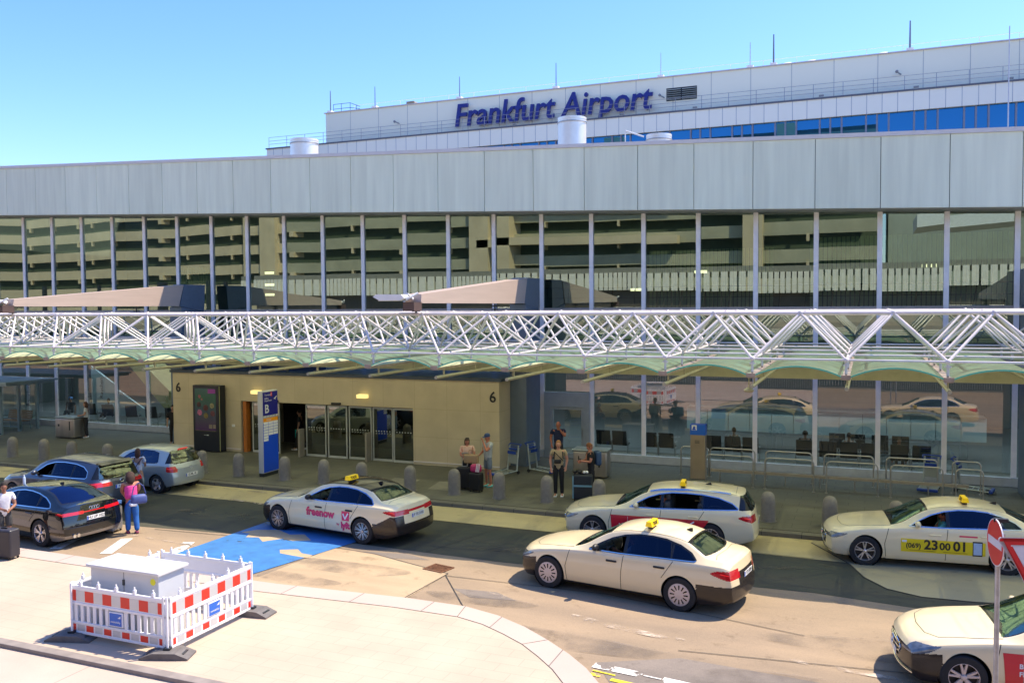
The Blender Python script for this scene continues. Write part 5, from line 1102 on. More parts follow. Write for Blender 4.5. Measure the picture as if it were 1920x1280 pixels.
    xf_ = s.out(0, 0, .42)[0]; m = MB(); m.rbox(xf_ + .002, xf_ + .012, -.26, .26, .36, .47, .003); m.build('front_plate', mats['plate'], root)
    # interior
    m = MB()
    for sx_, y in ((2.62, .38), (2.62, -.38), (3.45, .38), (3.45, -.38)):
        X_ = L / 2 - sx_; m.rbox(X_ - .05, X_ + .45, y - .25, y + .25, .42, .62, .06); m.rbox(X_ - .18, X_ - .02, y - .24, y + .24, .55, 1.10, .06); m.rbox(X_ - .17, X_ - .06, y - .12, y + .12, 1.12, 1.28, .04)
    m.build('seats', mats['seat'], root)
    X_ = L / 2 - 1.72; m = MB(); m.rbox(X_ - .22, X_ + .2, -.66, .66, .62, .93, .08); m.build('dashboard', mats['seat'], root)
    m = MB(); 
    for k in range(16): a, b_ = 2 * pi * k / 16, 2 * pi * (k + 1) / 16; m.tube((X_ - .38 + .07 * sin(a), .38 + .18 * cos(a), .93 + .17 * sin(a)), (X_ - .38 + .07 * sin(b_), .38 + .18 * cos(b_), .93 + .17 * sin(b_)), .016, n=6)
    m.tube((X_ - .38, .38, .93), (X_ - .1, .38, .82), .03); m.tube((X_ - .38, .22, .93), (X_ - .38, .54, .93), .018); m.build('steering_wheel', mats['seat'], root)
    return root, s
def taxisign(root, s, mats, x=3.02, y=.36):
    z = float(s.top_z(x, y)); X_ = s.L / 2 - x
    o = bpy.data.objects.new('roof_sign', None); COL.objects.link(o); o.parent = root; o.location = (X_, y, z)
    m = MB(); m.box(-.05, .05, -.10, .10, 0, .055); m.build('foot', black, o)
    m = MB(); m.prism([(-.075, .055), (.075, .055), (.05, .16), (-.05, .16)], 'y', -.19, .19); m.build('box', pm('taxi_sign_yellow', (.85, .58, .01), .35, var=0, emit=(1, .6, 0, .12)), o)
    for sg in (1, -1):
        t = text_mb('TAXI', .10, .002, bold=.004); R = Matrix.Translation((sg * .068, 0, .108)) @ Matrix.Rotation(pi / 2 * sg, 4, 'Z') @ Matrix.Rotation(radians(90 - 13), 4, 'X'); xf(t, R); t.build('letters', num, o)
    # shark fin
    x2 = s.sp['axles'][1] - .12; z2 = float(s.top_z(x2, 0)); X2 = s.L / 2 - x2
    m = MB(); m.prism([(X2 + .09, z2 - .01), (X2 - .09, z2 - .01), (X2 - .08, z2 + .055), (X2 - .02, z2 + .045)], 'y', -.022, .022); m.build('antenna_fin', mats.get('fin', black), root)
SEAMS = [[(1.30, .24), (1.27, .55), (1.36, 9)], [(2.55, .24), (2.56, .6), (2.60, 9)], [(3.43, .62), (3.55, .80), (3.66, 9)]]
TOPS = [[(.30, .0), (.34, .45), (.5, .66), (1.0, .74), (1.42, .76)], [(4.50, 0), (4.46, .5), (4.52, .66)], [(2.25, .57), (3.0, .585), (3.9, .56)]]
GT = 'ivory taxis in front of the terminal'
spokes5 = dict(t='s', n=5, split=(-.17, .17), w=.035); cover = dict(t='cover', n=12); spokes10 = dict(t='s', n=9, split=(-.12, .12), w=.026)
BASEOPT = dict(bars=(2.62, 3.62), seams=SEAMS, topseams=TOPS, handles=((2.34, .80), (3.38, .82)), cat='taxi')
ZW = -.12
def place(wf, wr, spec, name, label, group, win, mats, opt):
    """wf, wr: world points under the outer faces of the left front and left rear wheel"""
    a = math.atan2(wf[1] - wr[1], wf[0] - wr[0]); L = spec['L']; xc = (spec['axles'][0] + spec['axles'][1]) / 2
    mid = Vector(((wf[0] + wr[0]) / 2, (wf[1] + wr[1]) / 2)); off = Vector((L / 2 - xc, spec['W'] / 2))     # local position of the midpoint
    R = Matrix.Rotation(a, 2); c = mid - R @ off
    return mkcar(name, label, group, (c.x, c.y, ZW), a, spec, win, mats, opt)
red_ = pm('decal_red', (.62, .008, .03), .35, var=0, coat=.5); pink = pm('decal_pink_red', (.72, .01, .10), .35, var=0, coat=.5); yl = pm('decal_yellow', (.80, .62, .01), .35, var=0, coat=.5); ink = pm('decal_black', (.02, .02, .02), .4, var=0)
# A: pink lettering, black roof
MA = dict(M0); MA['rim'] = pm('rim_grey_silver', (.55, .53, .52), .28, .8, var=.03)
ra, sa = place((-14.80, 19.13), (-11.84, 18.72), SED, 'taxi', 'ivory taxi saloon with black glass roof and pink lettering on its doors', GT, SEDWIN, MA,
    dict(BASEOPT, open=(0,), blackroof=1, rbup=.20, rbumper=.58, fbumper=.60, wheel=spokes10, trim='wdeep', handlemat='matt', mirrormat='matt', tail=(L_ := 4.94 - .45, .80, .92, .34), lightbar=(.84, .90), plate=.74, reg='F TX 2102'))
taxisign(ra, sa, MA)
t = sa.sidetext('freenow', .285, 1.93, .66, bold=.013); t.build('lettering', pink, ra, recalc=False)
m_ = sa.sidepatch((3.16, 3.40, .55, .79, -.015, .015), off=.006, nx=6); sq = m_.build('logo_square', pink, ra, recalc=False)
m_ = MB(); sa.ribbon(m_, [(3.20, .73), (3.27, .60), (3.37, .75)], .04, 1, .010); m_.build('logo_mark', wh, sq, recalc=False)
sa.sidetext('lyft', .23, 3.12, .42, bold=.014).build('lettering', pink, ra, recalc=False)
sa.sidetext('by', .085, 2.98, .435, bold=.002).build('lettering', pink, ra, recalc=False)
# B: estate with red banner
rb_, sb_ = place((-6.44, 20.98), (-3.50, 21.23), WAG, 'taxi', 'ivory estate taxi with a red banner along its doors', GT, WAGWIN, M0,
    dict(BASEOPT, kind='wagon', open=(0, 1), wheel=spokes5, trim='wdeep', rw=(4.50, 4.9), rwz=(1.02, 1.34), tail=(4.94 - .42, .74, .90, .42), plate=.66, rock=.2, topseams=[TOPS[0], [(2.25, .57), (3.0, .585), (4.45, .555)], [(4.42, 0), (4.42, .5)]], reg='F WK 518'))
taxisign(rb_, sb_, M0, 3.1, .40)
m_ = sb_.sidepatch((1.36, 3.50, .36, .76, -.03, .28), off=.005, nx=40, nz=8); bn_ = m_.build('banner', red_, rb_, recalc=False)
sb_.sidetext('BUCHBAR AUF', .105, 1.95, .63, bold=.003, sx=1.05).build('words', wh, bn_, recalc=False); sb_.sidetext('FREENOW', .10, 1.95, .50, bold=.003).build('words', wh, bn_, recalc=False)
m_ = MB(); sb_.ribbon(m_, [(3.0, .70), (3.17, .55), (3.2, .42)], .035, 1, .010); sb_.ribbon(m_, [(3.17, .55), (3.42, .71)], .035, 1, .010); sb_.ribbon(m_, [(1.55, .56), (1.60, .50), (1.64, .57)], .012, 1, .010); sb_.ribbon(m_, [(1.78, .40), (1.77, .74)], .006, 1, .010); m_.build('mark', wh, bn_, recalc=False)
m_ = MB(); [sb_.ribbon(m_, [(2.3, sd * .61), (3.0, sd * .615), (4.3, sd * .58)], .03, 1, .03, 'top') for sd in (1, -1)]; m_.build('roof_rail', M0['wdeep'], rb_, recalc=False)
# C: the sunlit saloon
MC = dict(M0); MC['paint'] = carpaint('taxi_ivory_light', (.77, .64, .39)); MC['rim'] = pm('wheel_cover_pale', (.62, .52, .47), .4, .3, var=.03)
rc, sc_ = place((-6.27, 17.25), (-3.40, 16.82), SED, 'taxi', 'plain sunlit ivory taxi saloon with dark bumpers, nearest the middle of the road', GT, SEDWIN, MC,
    dict(BASEOPT, open=(0,), rbumper=.60, fbumper=.57, rearpanel=.84, wheel=cover, trim='black', chromew=.03, handlemat='matt', mirrormat='matt', tail=(4.94 - .48, .72, .90, .44), plate=.74, reg='F TX 8204'))
taxisign(rc, sc_, MC)
# D: yellow advert
rd_, sd_ = place((.02, 21.35), (2.93, 21.66), SED, 'taxi', 'ivory taxi saloon with yellow telephone advert on its doors', GT, SEDWIN, M0,
    dict(BASEOPT, open=(0,), wheel=spokes5, trim='wdeep', rock=.2, plate=.74, reg='F RR 411'))
taxisign(rd_, sd_, M0)
m_ = sd_.sidepatch((1.62, 3.36, .40, .70, 0, 0), off=.005, nx=36, nz=6); ad = m_.build('advert', yl, rd_, recalc=False)
sd_.sidetext('(069)', .15, 1.72, .545, bold=.004).build('digits', ink, ad, recalc=False); sd_.sidetext('23', .30, 2.10, .575, bold=.009).build('digits', ink, ad, recalc=False); sd_.sidetext('00', .23, 2.42, .56, bold=.006).build('digits', ink, ad, recalc=False); sd_.sidetext('01', .30, 2.70, .575, bold=.009).build('digits', ink, ad, recalc=False)
m_ = sd_.sidepatch((3.10, 3.30, .39, .72, 0, 0), off=.008, nx=5); ph = m_.build('phone_picture', ink, ad, recalc=False); m_ = sd_.sidepatch((3.115, 3.285, .42, .69, 0, 0), off=.011, nx=5); m_.build('screen', pm('map_pale', (.42, .55, .72), .4, var=.1, scale=12), ph, recalc=False)
m_ = MB(); sd_.ribbon(m_, [(1.8, .445), (2.35, .44)], .012, 1, .010); sd_.ribbon(m_, [(2.5, .44), (3.0, .438)], .010, 1, .010); m_.build('small_print', pm('print_brown', (.35, .22, .02), .5), ad, recalc=False)
m_ = sd_.sidepatch((1.64, 1.74, .62, .67, 0, 0), off=.009, nx=3); m_.build('small_badge', wh, ad, recalc=False)
m_ = sd_.sidepatch((2.83, 3.20, .80, .835, 0, 0), off=.006, nx=8); m_.build('pink_strip', pm('decal_pink', (.75, .06, .12), .4, var=0), rd_, recalc=False)
# E: bottom right, only front seen
ME = dict(MC)
re_, se_ = place((1.43, 14.60), (4.35, 14.95), SED, 'taxi', 'ivory taxi cut off by the bottom right corner, dark grille with round star emblem', GT, SEDWIN, ME,
    dict(BASEOPT, open=(), fbumper=.60, head=(0, .50, .585, .735), wheel=dict(t='s', n=5, split=(-.2, .2), w=.045), trim='chrome', plate=.74, grille=(.36, .70, .46), reg='F TX 77'))
m_ = se_.sidepatch((1.42, 3.3, .30, .78, -.04, 0), off=.005, nx=30); bn_ = m_.build('banner', red_, re_, recalc=False); se_.sidetext('BUCHBAR AUF', .10, 1.60, .60, bold=.003).build('words', wh, bn_, recalc=False); se_.sidetext('FREENOW', .10, 1.60, .48, bold=.003).build('words', wh, bn_, recalc=False)
for (rt, ss, mt) in ((re_, se_, ME), (rd_, sd_, M0), (rb_, sb_, M0), (rc, sc_, MC)):
    m_ = MB()
    for z in (.46, .53, .60):
        P_ = [ss.out(0, y, z) for y in np.linspace(-.38, .38, 9)]; [m_.tube((a[0] + .008, a[1], a[2]), (b_[0] + .008, b_[1], b_[2]), .010, n=6) for a, b_ in zip(P_[:-1], P_[1:])]
    P_ = [ss.out(0, .41 * cos(a) , .535 + .115 * sin(a)) for a in np.linspace(0, 2 * pi, 25)]; [m_.tube((a[0] + .008, a[1], a[2]), (b_[0] + .008, b_[1], b_[2]), .010, n=6) for a, b_ in zip(P_[:-1], P_[1:])]
    xx = ss.out(0, 0, .535)[0] + .02
    for k in range(20): a, b_ = 2 * pi * k / 20, 2 * pi * (k + 1) / 20; m_.tube((xx, .085 * cos(a), .535 + .085 * sin(a)), (xx, .085 * cos(b_), .535 + .085 * sin(b_)), .010, n=6)
    for a in (90, 210, 330): m_.tube((xx, 0, .535), (xx, .085 * cos(radians(a)), .535 + .085 * sin(radians(a))), .010, .004, n=6)
    m_.build('grille_chrome', mt['chrome'], rt)
    m_ = MB(); P_ = [ss.out(.0, y, .245 + .03 * (abs(y) / .75) ** 2) for y in np.linspace(-.72, .72, 15)]; [m_.tube((a[0] + .006, a[1], a[2]), (b_[0] + .006, b_[1], b_[2]), .014, n=6) for a, b_ in zip(P_[:-1], P_[1:])]; m_.build('chin_chrome', mt['chrome'], rt)
# silver hatchback
HAT = dict(L=3.92, W=1.65, top=([0, .05, .25, .6, 1.0, 1.2, 1.6, 2.0, 2.5, 3.0, 3.4, 3.58, 3.70, 3.82, 3.90, 3.92], [.62, .72, .84, .93, 1.0, 1.09, 1.32, 1.43, 1.467, 1.455, 1.41, 1.36, 1.19, 1.0, .86, .80]),
           belt=([0, .3, .8, 1.4, 2.4, 3.2, 3.7, 3.92], [.60, .74, .83, .87, .91, .95, .93, .80]), wid=([0, .12, .35, .8, 3.0, 3.5, 3.8, 3.92], [.66, .72, .78, .82, .825, .80, .76, .72]),
           wroof=([0, 1.0, 1.8, 3.3, 3.92], [.56, .57, .54, .52, .56]), bot=([0, .15, .5, 3.4, 3.92], [.22, .18, .18, .2, .28]), arch=.335, axles=(.74, 3.20), wz=.305, r=.30)
HWIN = [(1.42, .93), (1.62, 1.08), (1.85, 1.23), (2.15, 1.33), (2.5, 1.36), (2.9, 1.345), (3.12, 1.30), (3.22, 1.02), (3.18, .985), (2.5, .955)]
MP = dict(M0); MP['paint'] = carpaint('silver_paint', (.42, .46, .46), .45, rough=.3); MP['rear'] = glassmat('hatch_glass', (.45, .55, .42), .22, (.8, .9, .75)); MP['side'] = glassmat('hatch_side', (.45, .55, .50), .10, (.35, .5, .8))
rp, spo = place((-23.87, 21.56), (-21.42, 21.53), HAT, 'hatchback', 'silver three-door hatchback at the kerb', None, HWIN, MP,
    dict(kind='hatch', cat='car', bars=(2.42,), open=(), seams=[[(1.15, .22), (1.12, .5), (1.2, 9)], [(2.42, .22), (2.44, .6), (2.5, 9)]], topseams=[[(.25, 0), (.3, .4), (.45, .6), (1.0, .66)], [(3.5, 0), (3.5, .45)]], handles=((2.2, .76),), mirror=(1.62, .98), wheel=dict(t='s', n=5, split=(0,), w=.09),
         ws=(1.02, 1.85), rw=(3.52, 3.9), rwz=(.98, 1.36), tail=(3.92 - .26, .70, .89, .52), tcv=.15, plate=.56, trim='matt', chromew=.012, bars_on=False, head=(0, .45, .55, .70), reg='GI ML 45', rock=.2))
m_ = MB(); xx = spo.out(3.92, 0, .83)[0] - .02
for k in range(14): a, b_ = 2 * pi * k / 14, 2 * pi * (k + 1) / 14; m_.tube((xx, .05 * cos(a), .80 + .05 * sin(a)), (xx, .05 * cos(b_), .80 + .05 * sin(b_)), .006, n=5)
m_.build('badge', chrome, rp)
m_ = MB(); m_.box(-1.62, -1.56, -.2, .2, 1.375, 1.40, bev=.01); m_.build('brake_light', MP['lampred2'], rp)
# grey-blue estate / crossover
SUV = dict(L=4.72, W=1.87, top=([0, .05, .25, .7, 1.3, 1.5, 1.9, 2.3, 2.8, 3.4, 3.9, 4.25, 4.42, 4.55, 4.66, 4.72], [.72, .82, .93, 1.02, 1.09, 1.17, 1.42, 1.56, 1.62, 1.61, 1.575, 1.53, 1.48, 1.25, 1.06, .98]),
           belt=([0, .3, .8, 1.4, 2.4, 3.4, 4.2, 4.72], [.70, .82, .91, .97, 1.0, 1.04, 1.05, .95]), wid=([0, .12, .35, .8, 3.4, 4.2, 4.6, 4.72], [.76, .82, .88, .925, .935, .90, .86, .82]),
           wroof=([0, 1.3, 2.2, 3.9, 4.72], [.62, .64, .62, .58, .62]), bot=([0, .15, .5, 4.2, 4.72], [.26, .22, .22, .24, .32]), arch=.40, axles=(.88, 3.62), wz=.365, r=.36)
SWIN = [(1.72, 1.05), (1.98, 1.22), (2.25, 1.37), (2.6, 1.46), (3.0, 1.48), (3.5, 1.46), (3.85, 1.40), (4.1, 1.28), (4.16, 1.13), (4.1, 1.10), (3.2, 1.08)]
MS = dict(M0); MS['paint'] = carpaint('dark_grey_blue_paint', (.045, .055, .085), .5, rough=.3); MS['rear'] = glassmat('suv_rear_glass', (.30, .38, .28), .22, (.8, .9, .75))
rs_, ss_ = place((-24.25, 18.55), (-21.5, 18.35), SUV, 'estate_car', 'dark blue grey estate car with its window down between hatchback and black saloon', None, SWIN, MS,
    dict(kind='wagon', cat='car', bars=(2.62, 3.50), open=(0,), seams=[[(1.3, .26), (1.27, .6), (1.36, 9)], [(2.55, .26), (2.56, .6), (2.60, 9)], [(3.3, .7), (3.4, .9), (3.5, 9)]], topseams=[[(4.2, 0), (4.2, .5)], [(2.25, .6), (3.0, .605), (4.1, .58)]], handles=((2.34, .88), (3.28, .9)), mirror=(1.95, 1.13),
         wheel=spokes5, ws=(1.34, 2.2), rw=(4.34, 4.7), rwz=(1.08, 1.47), tail=(4.72 - .40, .86, .99, .34), tslope=.02, tslope2=.0, plate=.82, trim='chrome', chromew=.02, head=(0, .5, .66, .80), reg='F AE 639', grille=(.4, .7, .5)))
m_ = MB(); xx = ss_.out(4.72, 0, .98)[0] - .0
for k in range(14): a, b_ = 2 * pi * k / 14, 2 * pi * (k + 1) / 14; m_.tube((xx - .01, .07 * cos(a), .975 + .05 * sin(a)), (xx - .01, .07 * cos(b_), .975 + .05 * sin(b_)), .008, n=5)
m_.build('badge', chrome, rs_)
m_ = MB(); X4 = 4.72 / 2 - 4.38; m_.prism([(X4 + .16, 1.50), (X4 - .10, 1.455), (X4 - .12, 1.47), (X4 + .1, 1.525)], 'y', -.56, .56); m_.build('roof_spoiler', M0['black'], rs_)
m_ = MB(); m_.tube((-2.14, .05, 1.10), (-2.09, .40, 1.17), .012); m_.build('rear_wiper', black, rs_)
# black saloon
AUD = dict(L=4.72, W=1.86, top=([0, .05, .28, .8, 1.35, 1.52, 1.85, 2.2, 2.55, 3.0, 3.4, 3.8, 4.2, 4.5, 4.7, 4.83], [.66, .74, .83, .92, .985, 1.06, 1.24, 1.375, 1.435, 1.45, 1.42, 1.33, 1.18, 1.075, 1.05, 1.0]),
           belt=([0, .3, .8, 1.4, 2.4, 3.4, 4.2, 4.6, 4.83], [.62, .74, .83, .895, .93, .955, .965, .955, .93]), wid=SED['wid'], wroof=([0, 1.4, 2.2, 2.7, 3.4, 4.0, 4.5, 4.83], [.62, .64, .60, .60, .585, .57, .58, .6]), bot=([0, .15, .5, 4.3, 4.83], [.2, .16, .17, .18, .28]),
           arch=.385, axles=(.86, 3.76), wz=.355, r=.35)
AUD['wid'] = ([0, .12, .35, .8, 1.5, 3.2, 3.9, 4.4, 4.7, 4.83], [.76, .81, .875, .915, .925, .93, .92, .885, .84, .80])
AWIN = [(1.72, .965), (1.95, 1.09), (2.2, 1.21), (2.5, 1.30), (2.8, 1.335), (3.1, 1.33), (3.4, 1.29), (3.7, 1.21), (3.98, 1.09), (4.08, 1.01), (4.0, .995), (3.4, .985), (2.5, .965)]
MAU = dict(M0); MAU['paint'] = carpaint('black_paint', (.005, .006, .008), 0, rough=.06); MAU['rear'] = glassmat('saloon_rear_glass', (.06, .08, .1), .1, (.35, .5, .9)); MAU['bumper'] = pm('diffuser_silver', (.32, .31, .30), .3, .7, var=.03); MAU['rim'] = pm('rim_bright', (.72, .70, .72), .22, .85, var=0)
ru, su = place((-22.32, 15.86), (-19.42, 15.59), AUD, 'saloon_car', 'glossy black saloon in front, with a bottle on its roof', None, AWIN, MAU,
    dict(kind='sedan', cat='car', bars=(2.58, 3.55), open=(), seams=[[(1.3, .22), (1.27, .55), (1.36, 9)], [(2.5, .22), (2.52, .6), (2.56, 9)], [(3.35, .62), (3.5, .80), (3.62, 9)]], topseams=[[(4.52, 0), (4.48, .5), (4.55, .7)]], handles=((2.3, .8), (3.32, .82)), mirror=(1.9, 1.03), wheel=dict(t='s', n=5, split=(-.22, 0, .22), w=.028),
         ws=(1.37, 2.12), rw=(3.50, 4.44), tail=(4.72 - .34, .83, .90, .30), tslope=.06, tslope2=-.02, lightbar=(.855, .872), plate=.70, rbumper=.34, trim='chrome', chromew=.022, reg='HU UP 1022'))
m_ = MB(); xx = su.out(4.72, 0, .93)[0] - .006
for c_ in (-.105, -.035, .035, .105):
    for k in range(14): a, b_ = 2 * pi * k / 14, 2 * pi * (k + 1) / 14; m_.tube((xx, c_ + .045 * cos(a), .935 + .04 * sin(a)), (xx, c_ + .045 * cos(b_), .935 + .04 * sin(b_)), .007, n=5)
m_.build('badge_rings', chrome, ru)
m_ = MB(); 
for c_ in (.50, .61): m_.lathe([(.05, -.05), (.055, 0), (.04, 0)], n=14, axis='y'); 
m_.v = []; m_.f = []; m_.m = []
for c_ in (.50, .61): m_.tube((-2.25, c_, .32), (-2.345, c_, .32), .045, n=12)
m_.build('exhaust', chrome, ru)
m_ = MB(); X2 = AUD['L'] / 2 - 3.35; m_.prism([(X2 + .09, 1.41), (X2 - .09, 1.40), (X2 - .08, 1.475), (X2 - .02, 1.46)], 'y', -.022, .022); m_.build('antenna_fin', M0['black'], ru)
bt_ = thing('water_bottle', 'clear plastic water bottle standing on the roof of the black saloon', 'bottle', (0, 0, 0)); 
_p = Matrix.Translation(ru.location) @ ru.rotation_euler.to_matrix().to_4x4() @ Vector((.05, .35, float(su.top_z(AUD['L'] / 2 - .05, .35)))); bt_.location = _p
m_ = MB(); m_.lathe([(0, 0), (.035, 0), (.036, .02), (.034, .15), (.03, .18), (.013, .215), (.013, .23)], n=16); m_.build('body', pm('bottle_plastic', (.55, .68, .85), .1, var=0, coat=1), bt_, smooth=True); m_ = MB(); m_.lathe([(.015, .228), (.015, .245), (0, .247)], n=12); m_.build('cap', wh, bt_)
# ================================================================ PEOPLE
def skinmesh(nodes, edges, sub=2):
    me = bpy.data.meshes.new('s'); me.from_pydata([n[0] for n in nodes], edges, [])
    o = bpy.data.objects.new('s', me); COL.objects.link(o)
    m = o.modifiers.new('k', 'SKIN'); m.use_smooth_shade = True; m.branch_smoothing = .5
    for i, n in enumerate(nodes):
        sv = me.skin_vertices[0].data[i]; r = n[1]; sv.radius = (r, r) if not isinstance(r, tuple) else r; sv.use_root = (i == 0)
    s = o.modifiers.new('u', 'SUBSURF'); s.levels = sub; s.render_levels = sub
    dg = bpy.context.evaluated_depsgraph_get(); r = bpy.data.meshes.new_from_object(o.evaluated_get(dg))
    out = MB(); out.v = [tuple(v.co) for v in r.vertices]; out.f = [tuple(p.vertices) for p in r.polygons]; out.m = [0] * len(out.f)
    bpy.data.objects.remove(o); bpy.data.meshes.remove(me); bpy.data.meshes.remove(r); return out
def L3(a, b, t): return tuple(a[i] + (b[i] - a[i]) * t for i in range(3))
def person(label, loc, rz, h=1.72, skin=(.42, .23, .15), top=(.8, .8, .8), bottom=(.02, .02, .025), hair=(.05, .03, .02), hairlen=0, sleeve=.45, shorts=False, wide=1.0, leg=1.0, shoe=(.7, .7, .7),
           armL=None, armR=None, head=(0, 0), cap=None, seated=False, lean=0, feet=None, tank=False, hairw=1.0, z0=None):
    k = h / 1.75; o = thing('person', label, 'person', loc, rz); sc = lambda p: (p[0] * k, p[1] * k, p[2] * k)
    sk = pm('skin_%d_%d' % (skin[0] * 100, skin[2] * 100), skin, .55, var=.05, scale=8); 
    def cm(n, c): return pm('%s_%d_%d_%d' % (n, c[0] * 100, c[1] * 100, c[2] * 100), c, .85, var=.12, scale=14, bump=.3, bscale=30)
    ly = -lean
    J = dict(pel=(0, 0, .95), bel=(0, ly * .3, 1.10), che=(0, ly * .8, 1.32), nek=(0, ly - .0, 1.47), hd=(0, ly - .02, 1.60))
    ft = feet or ((.10, .02), (-.10, .0))
    for s, n, f in ((1, 'L', ft[0]), (-1, 'R', ft[1])):
        J['sh' + n] = (s * .175 * wide, ly * .9 + .01, 1.42); J['hp' + n] = (s * .09, 0, .90)
        if seated: J['kn' + n] = (s * .11, -.45, .98); J['an' + n] = (s * .11, -.62, .80)
        else: J['kn' + n] = (s * .09 + (f[0] - s * .09) * .5, f[1] * .5 - .015, .50); J['an' + n] = (f[0], f[1] + .02, .09)
        arm = (armL if s > 0 else armR) or ((s * .235, .03, 1.14), (s * .24, -.04, .90))
        J['el' + n], J['wr' + n] = arm
    nodes = []; edges = []; idx = {}
    def nd(name, p, r): idx[name] = len(nodes); nodes.append((sc(p), r * k)); return idx[name]
    nd('pel', J['pel'], .10 * wide)
    nd('bel', J['bel'], .11 * wide); nd('che', J['che'], .13 * wide); nd('nk', L3(J['che'], J['nek'], .75), .075); nd('nek', J['nek'], .055); nd('hb', (J['hd'][0], J['hd'][1] - .0, J['hd'][2] - .06), .055)
    edges += [(0, 1), (1, 2), (2, 3), (3, 4), (4, 5)]
    for n, s in (('L', 1), ('R', -1)):
        a = nd('sh' + n, J['sh' + n], .055); b_ = nd('el' + n, J['el' + n], .044 * wide); u_ = nd('ua' + n, L3(J['sh' + n], J['el' + n], .5), .054 * wide); f_ = nd('fa' + n, L3(J['el' + n], J['wr' + n], .4), .040); w_ = nd('wr' + n, J['wr' + n], .026)
        d = (Vector(J['wr' + n]) - Vector(J['el' + n])).normalized(); pc = tuple(Vector(J['wr' + n]) + d * .055); pa = nd('pa' + n, pc, .036)
        edges += [(2, a), (a, u_), (u_, b_), (b_, f_), (f_, w_), (w_, pa)]
        side = d.cross(Vector((0, 1, .2))); side = side.normalized() if side.length > .1 else Vector((1, 0, 0)); curl = Vector((-s * .3, -.6, 0))
        for i, (off, ln) in enumerate(((-.027, .062), (-.009, .075), (.009, .070), (.027, .055))):
            p1 = Vector(pc) + side * off * .9 + d * .035; p2 = p1 + d * ln * .5 + curl * .012; p3 = p2 + d * ln * .4 + curl * .03
            q1 = nd('', tuple(p1), .011); q2 = nd('', tuple(p2), .009); q3 = nd('', tuple(p3), .008); edges += [(pa, q1), (q1, q2), (q2, q3)]
        t1 = Vector(pc) + side * -.035 * 1 - d * .01 + curl * .02; t2 = t1 + d * .03 + curl * .02 - side * .012; q1 = nd('', tuple(t1), .012); q2 = nd('', tuple(t2), .010); edges += [(pa, q1), (q1, q2)]
        a = nd('hp' + n, J['hp' + n], .078 * leg); th = nd('th' + n, L3(J['hp' + n], J['kn' + n], .45), .072 * leg); kn = nd('kn' + n, J['kn' + n], .05 * leg); cf = nd('cf' + n, L3(J['kn' + n], J['an' + n], .35), .052 * leg); an = nd('an' + n, J['an' + n], .033); q = J['an' + n]; to = nd('to' + n, (q[0] + s * .015, q[1] - .14, .035 + (q[2] - .09 if seated else 0)), .032)
        edges += [(0, a), (a, th), (th, kn), (kn, cf), (cf, an), (an, to)]
    B = skinmesh(nodes, edges); 
    # head with a face
    hc = Vector(sc(J['hd'])); yaw, pit = head; R = Matrix.Rotation(yaw, 3, 'Z') @ Matrix.Rotation(pit, 3, 'X')
    hm = MB(); hm.ball((0, 0, 0), 1, 20, 14); vs = []
    for x, y, z in hm.v:
        wx = .075 * (1 - .22 * max(0, -z) ** 1.5); wy = .095 * (1 - .10 * max(0, -z)); q = Vector((x * wx, y * wy + (.012 if z < -.3 else 0) * (1 if y > 0 else -.4), z * .118))
        if y < -.85 and abs(x) < .2: q.y -= .018 * max(0, 1 - abs(z + .12) / .28)
        vs.append(q)
    hm.v = [tuple(hc + R @ (v * k)) for v in vs]; B.add(hm.v, hm.f)
    for s in (1, -1):
        e = MB(); e.ball((s * .077, .005, -.005), .03, 8, 6, sc=(.35, .7, 1)); B.add([tuple(hc + R @ (Vector(v) * k)) for v in e.v], e.f)
        e = MB(); e.ball((s * .028, -.088, .012), .010, 8, 5, sc=(1.3, .6, .7)); B.add([tuple(hc + R @ (Vector(v) * k)) for v in e.v], e.f, 1)
    e = MB(); e.ball((0, -.090, -.050), .02, 8, 5, sc=(1.2, .35, .35)); B.add([tuple(hc + R @ (Vector(v) * k)) for v in e.v], e.f, 2)
    B.build('body', [sk, pm('eye_dark', (.02, .015, .012), .3), pm('lips', (.30, .08, .07), .5)], o, smooth='all')
    if hair:
        m = MB(); m.ball((0, .012, .018), 1, 22, 14); q_ = []
        for x, y, z in m.v:
            x /= 1; y -= .012; z -= .018
            q_.append((x, y, z))
        keep = MB(); vs = []
        for x, y, z in q_:
            fr = y < -.45 and z < .55
            f = .90 if fr else 1.0
            zz = z * .128 if z > -.2 or hairlen else -.03
            vs.append(((x * .086 * f * hairw), (y * .105 + .010) * f, zz + .012))
        if hairlen:
            vs = [(x * (1 + .25 * max(0, min(1, -z / .1))), y + (.02 if z < 0 else 0), (z if (y < -.02 or z > -.02) else -.02 + (z + .02) * hairlen / .1)) if not (y < -.03 and z < .045) else (x * .9, y * .80, z) for x, y, z in vs]
        m.v = [tuple(hc + R @ (Vector(v) * k)) for v in vs]; m.build('hair', cm('hair', hair), o, smooth='all')
    if cap:
        m = MB(); m.lathe([(.098, .03), (.098, .07), (.08, .115), (.04, .138), (0, .143)], n=20); m.add([(-.07, -.08, .035), (.07, -.08, .035), (.055, -.17, .025), (-.055, -.17, .025), (-.07, -.08, .045), (.07, -.08, .045), (.055, -.17, .033), (-.055, -.17, .033)], [(0, 1, 2, 3), (4, 5, 6, 7), (0, 3, 7, 4), (3, 2, 6, 7), (2, 1, 5, 6)])
        m.v = [tuple(hc + R @ (Vector(v) * k)) for v in m.v]; m.build('cap', cm('cloth', cap), o, smooth=True)
    # clothes
    nodes = []; edges = []; idx = {}
    nd('a', (J['pel'][0], J['pel'][1], .80 if not tank else .92), .165 * wide); nd('b', J['bel'], .160 * wide); nd('c', J['che'], .172 * wide); 
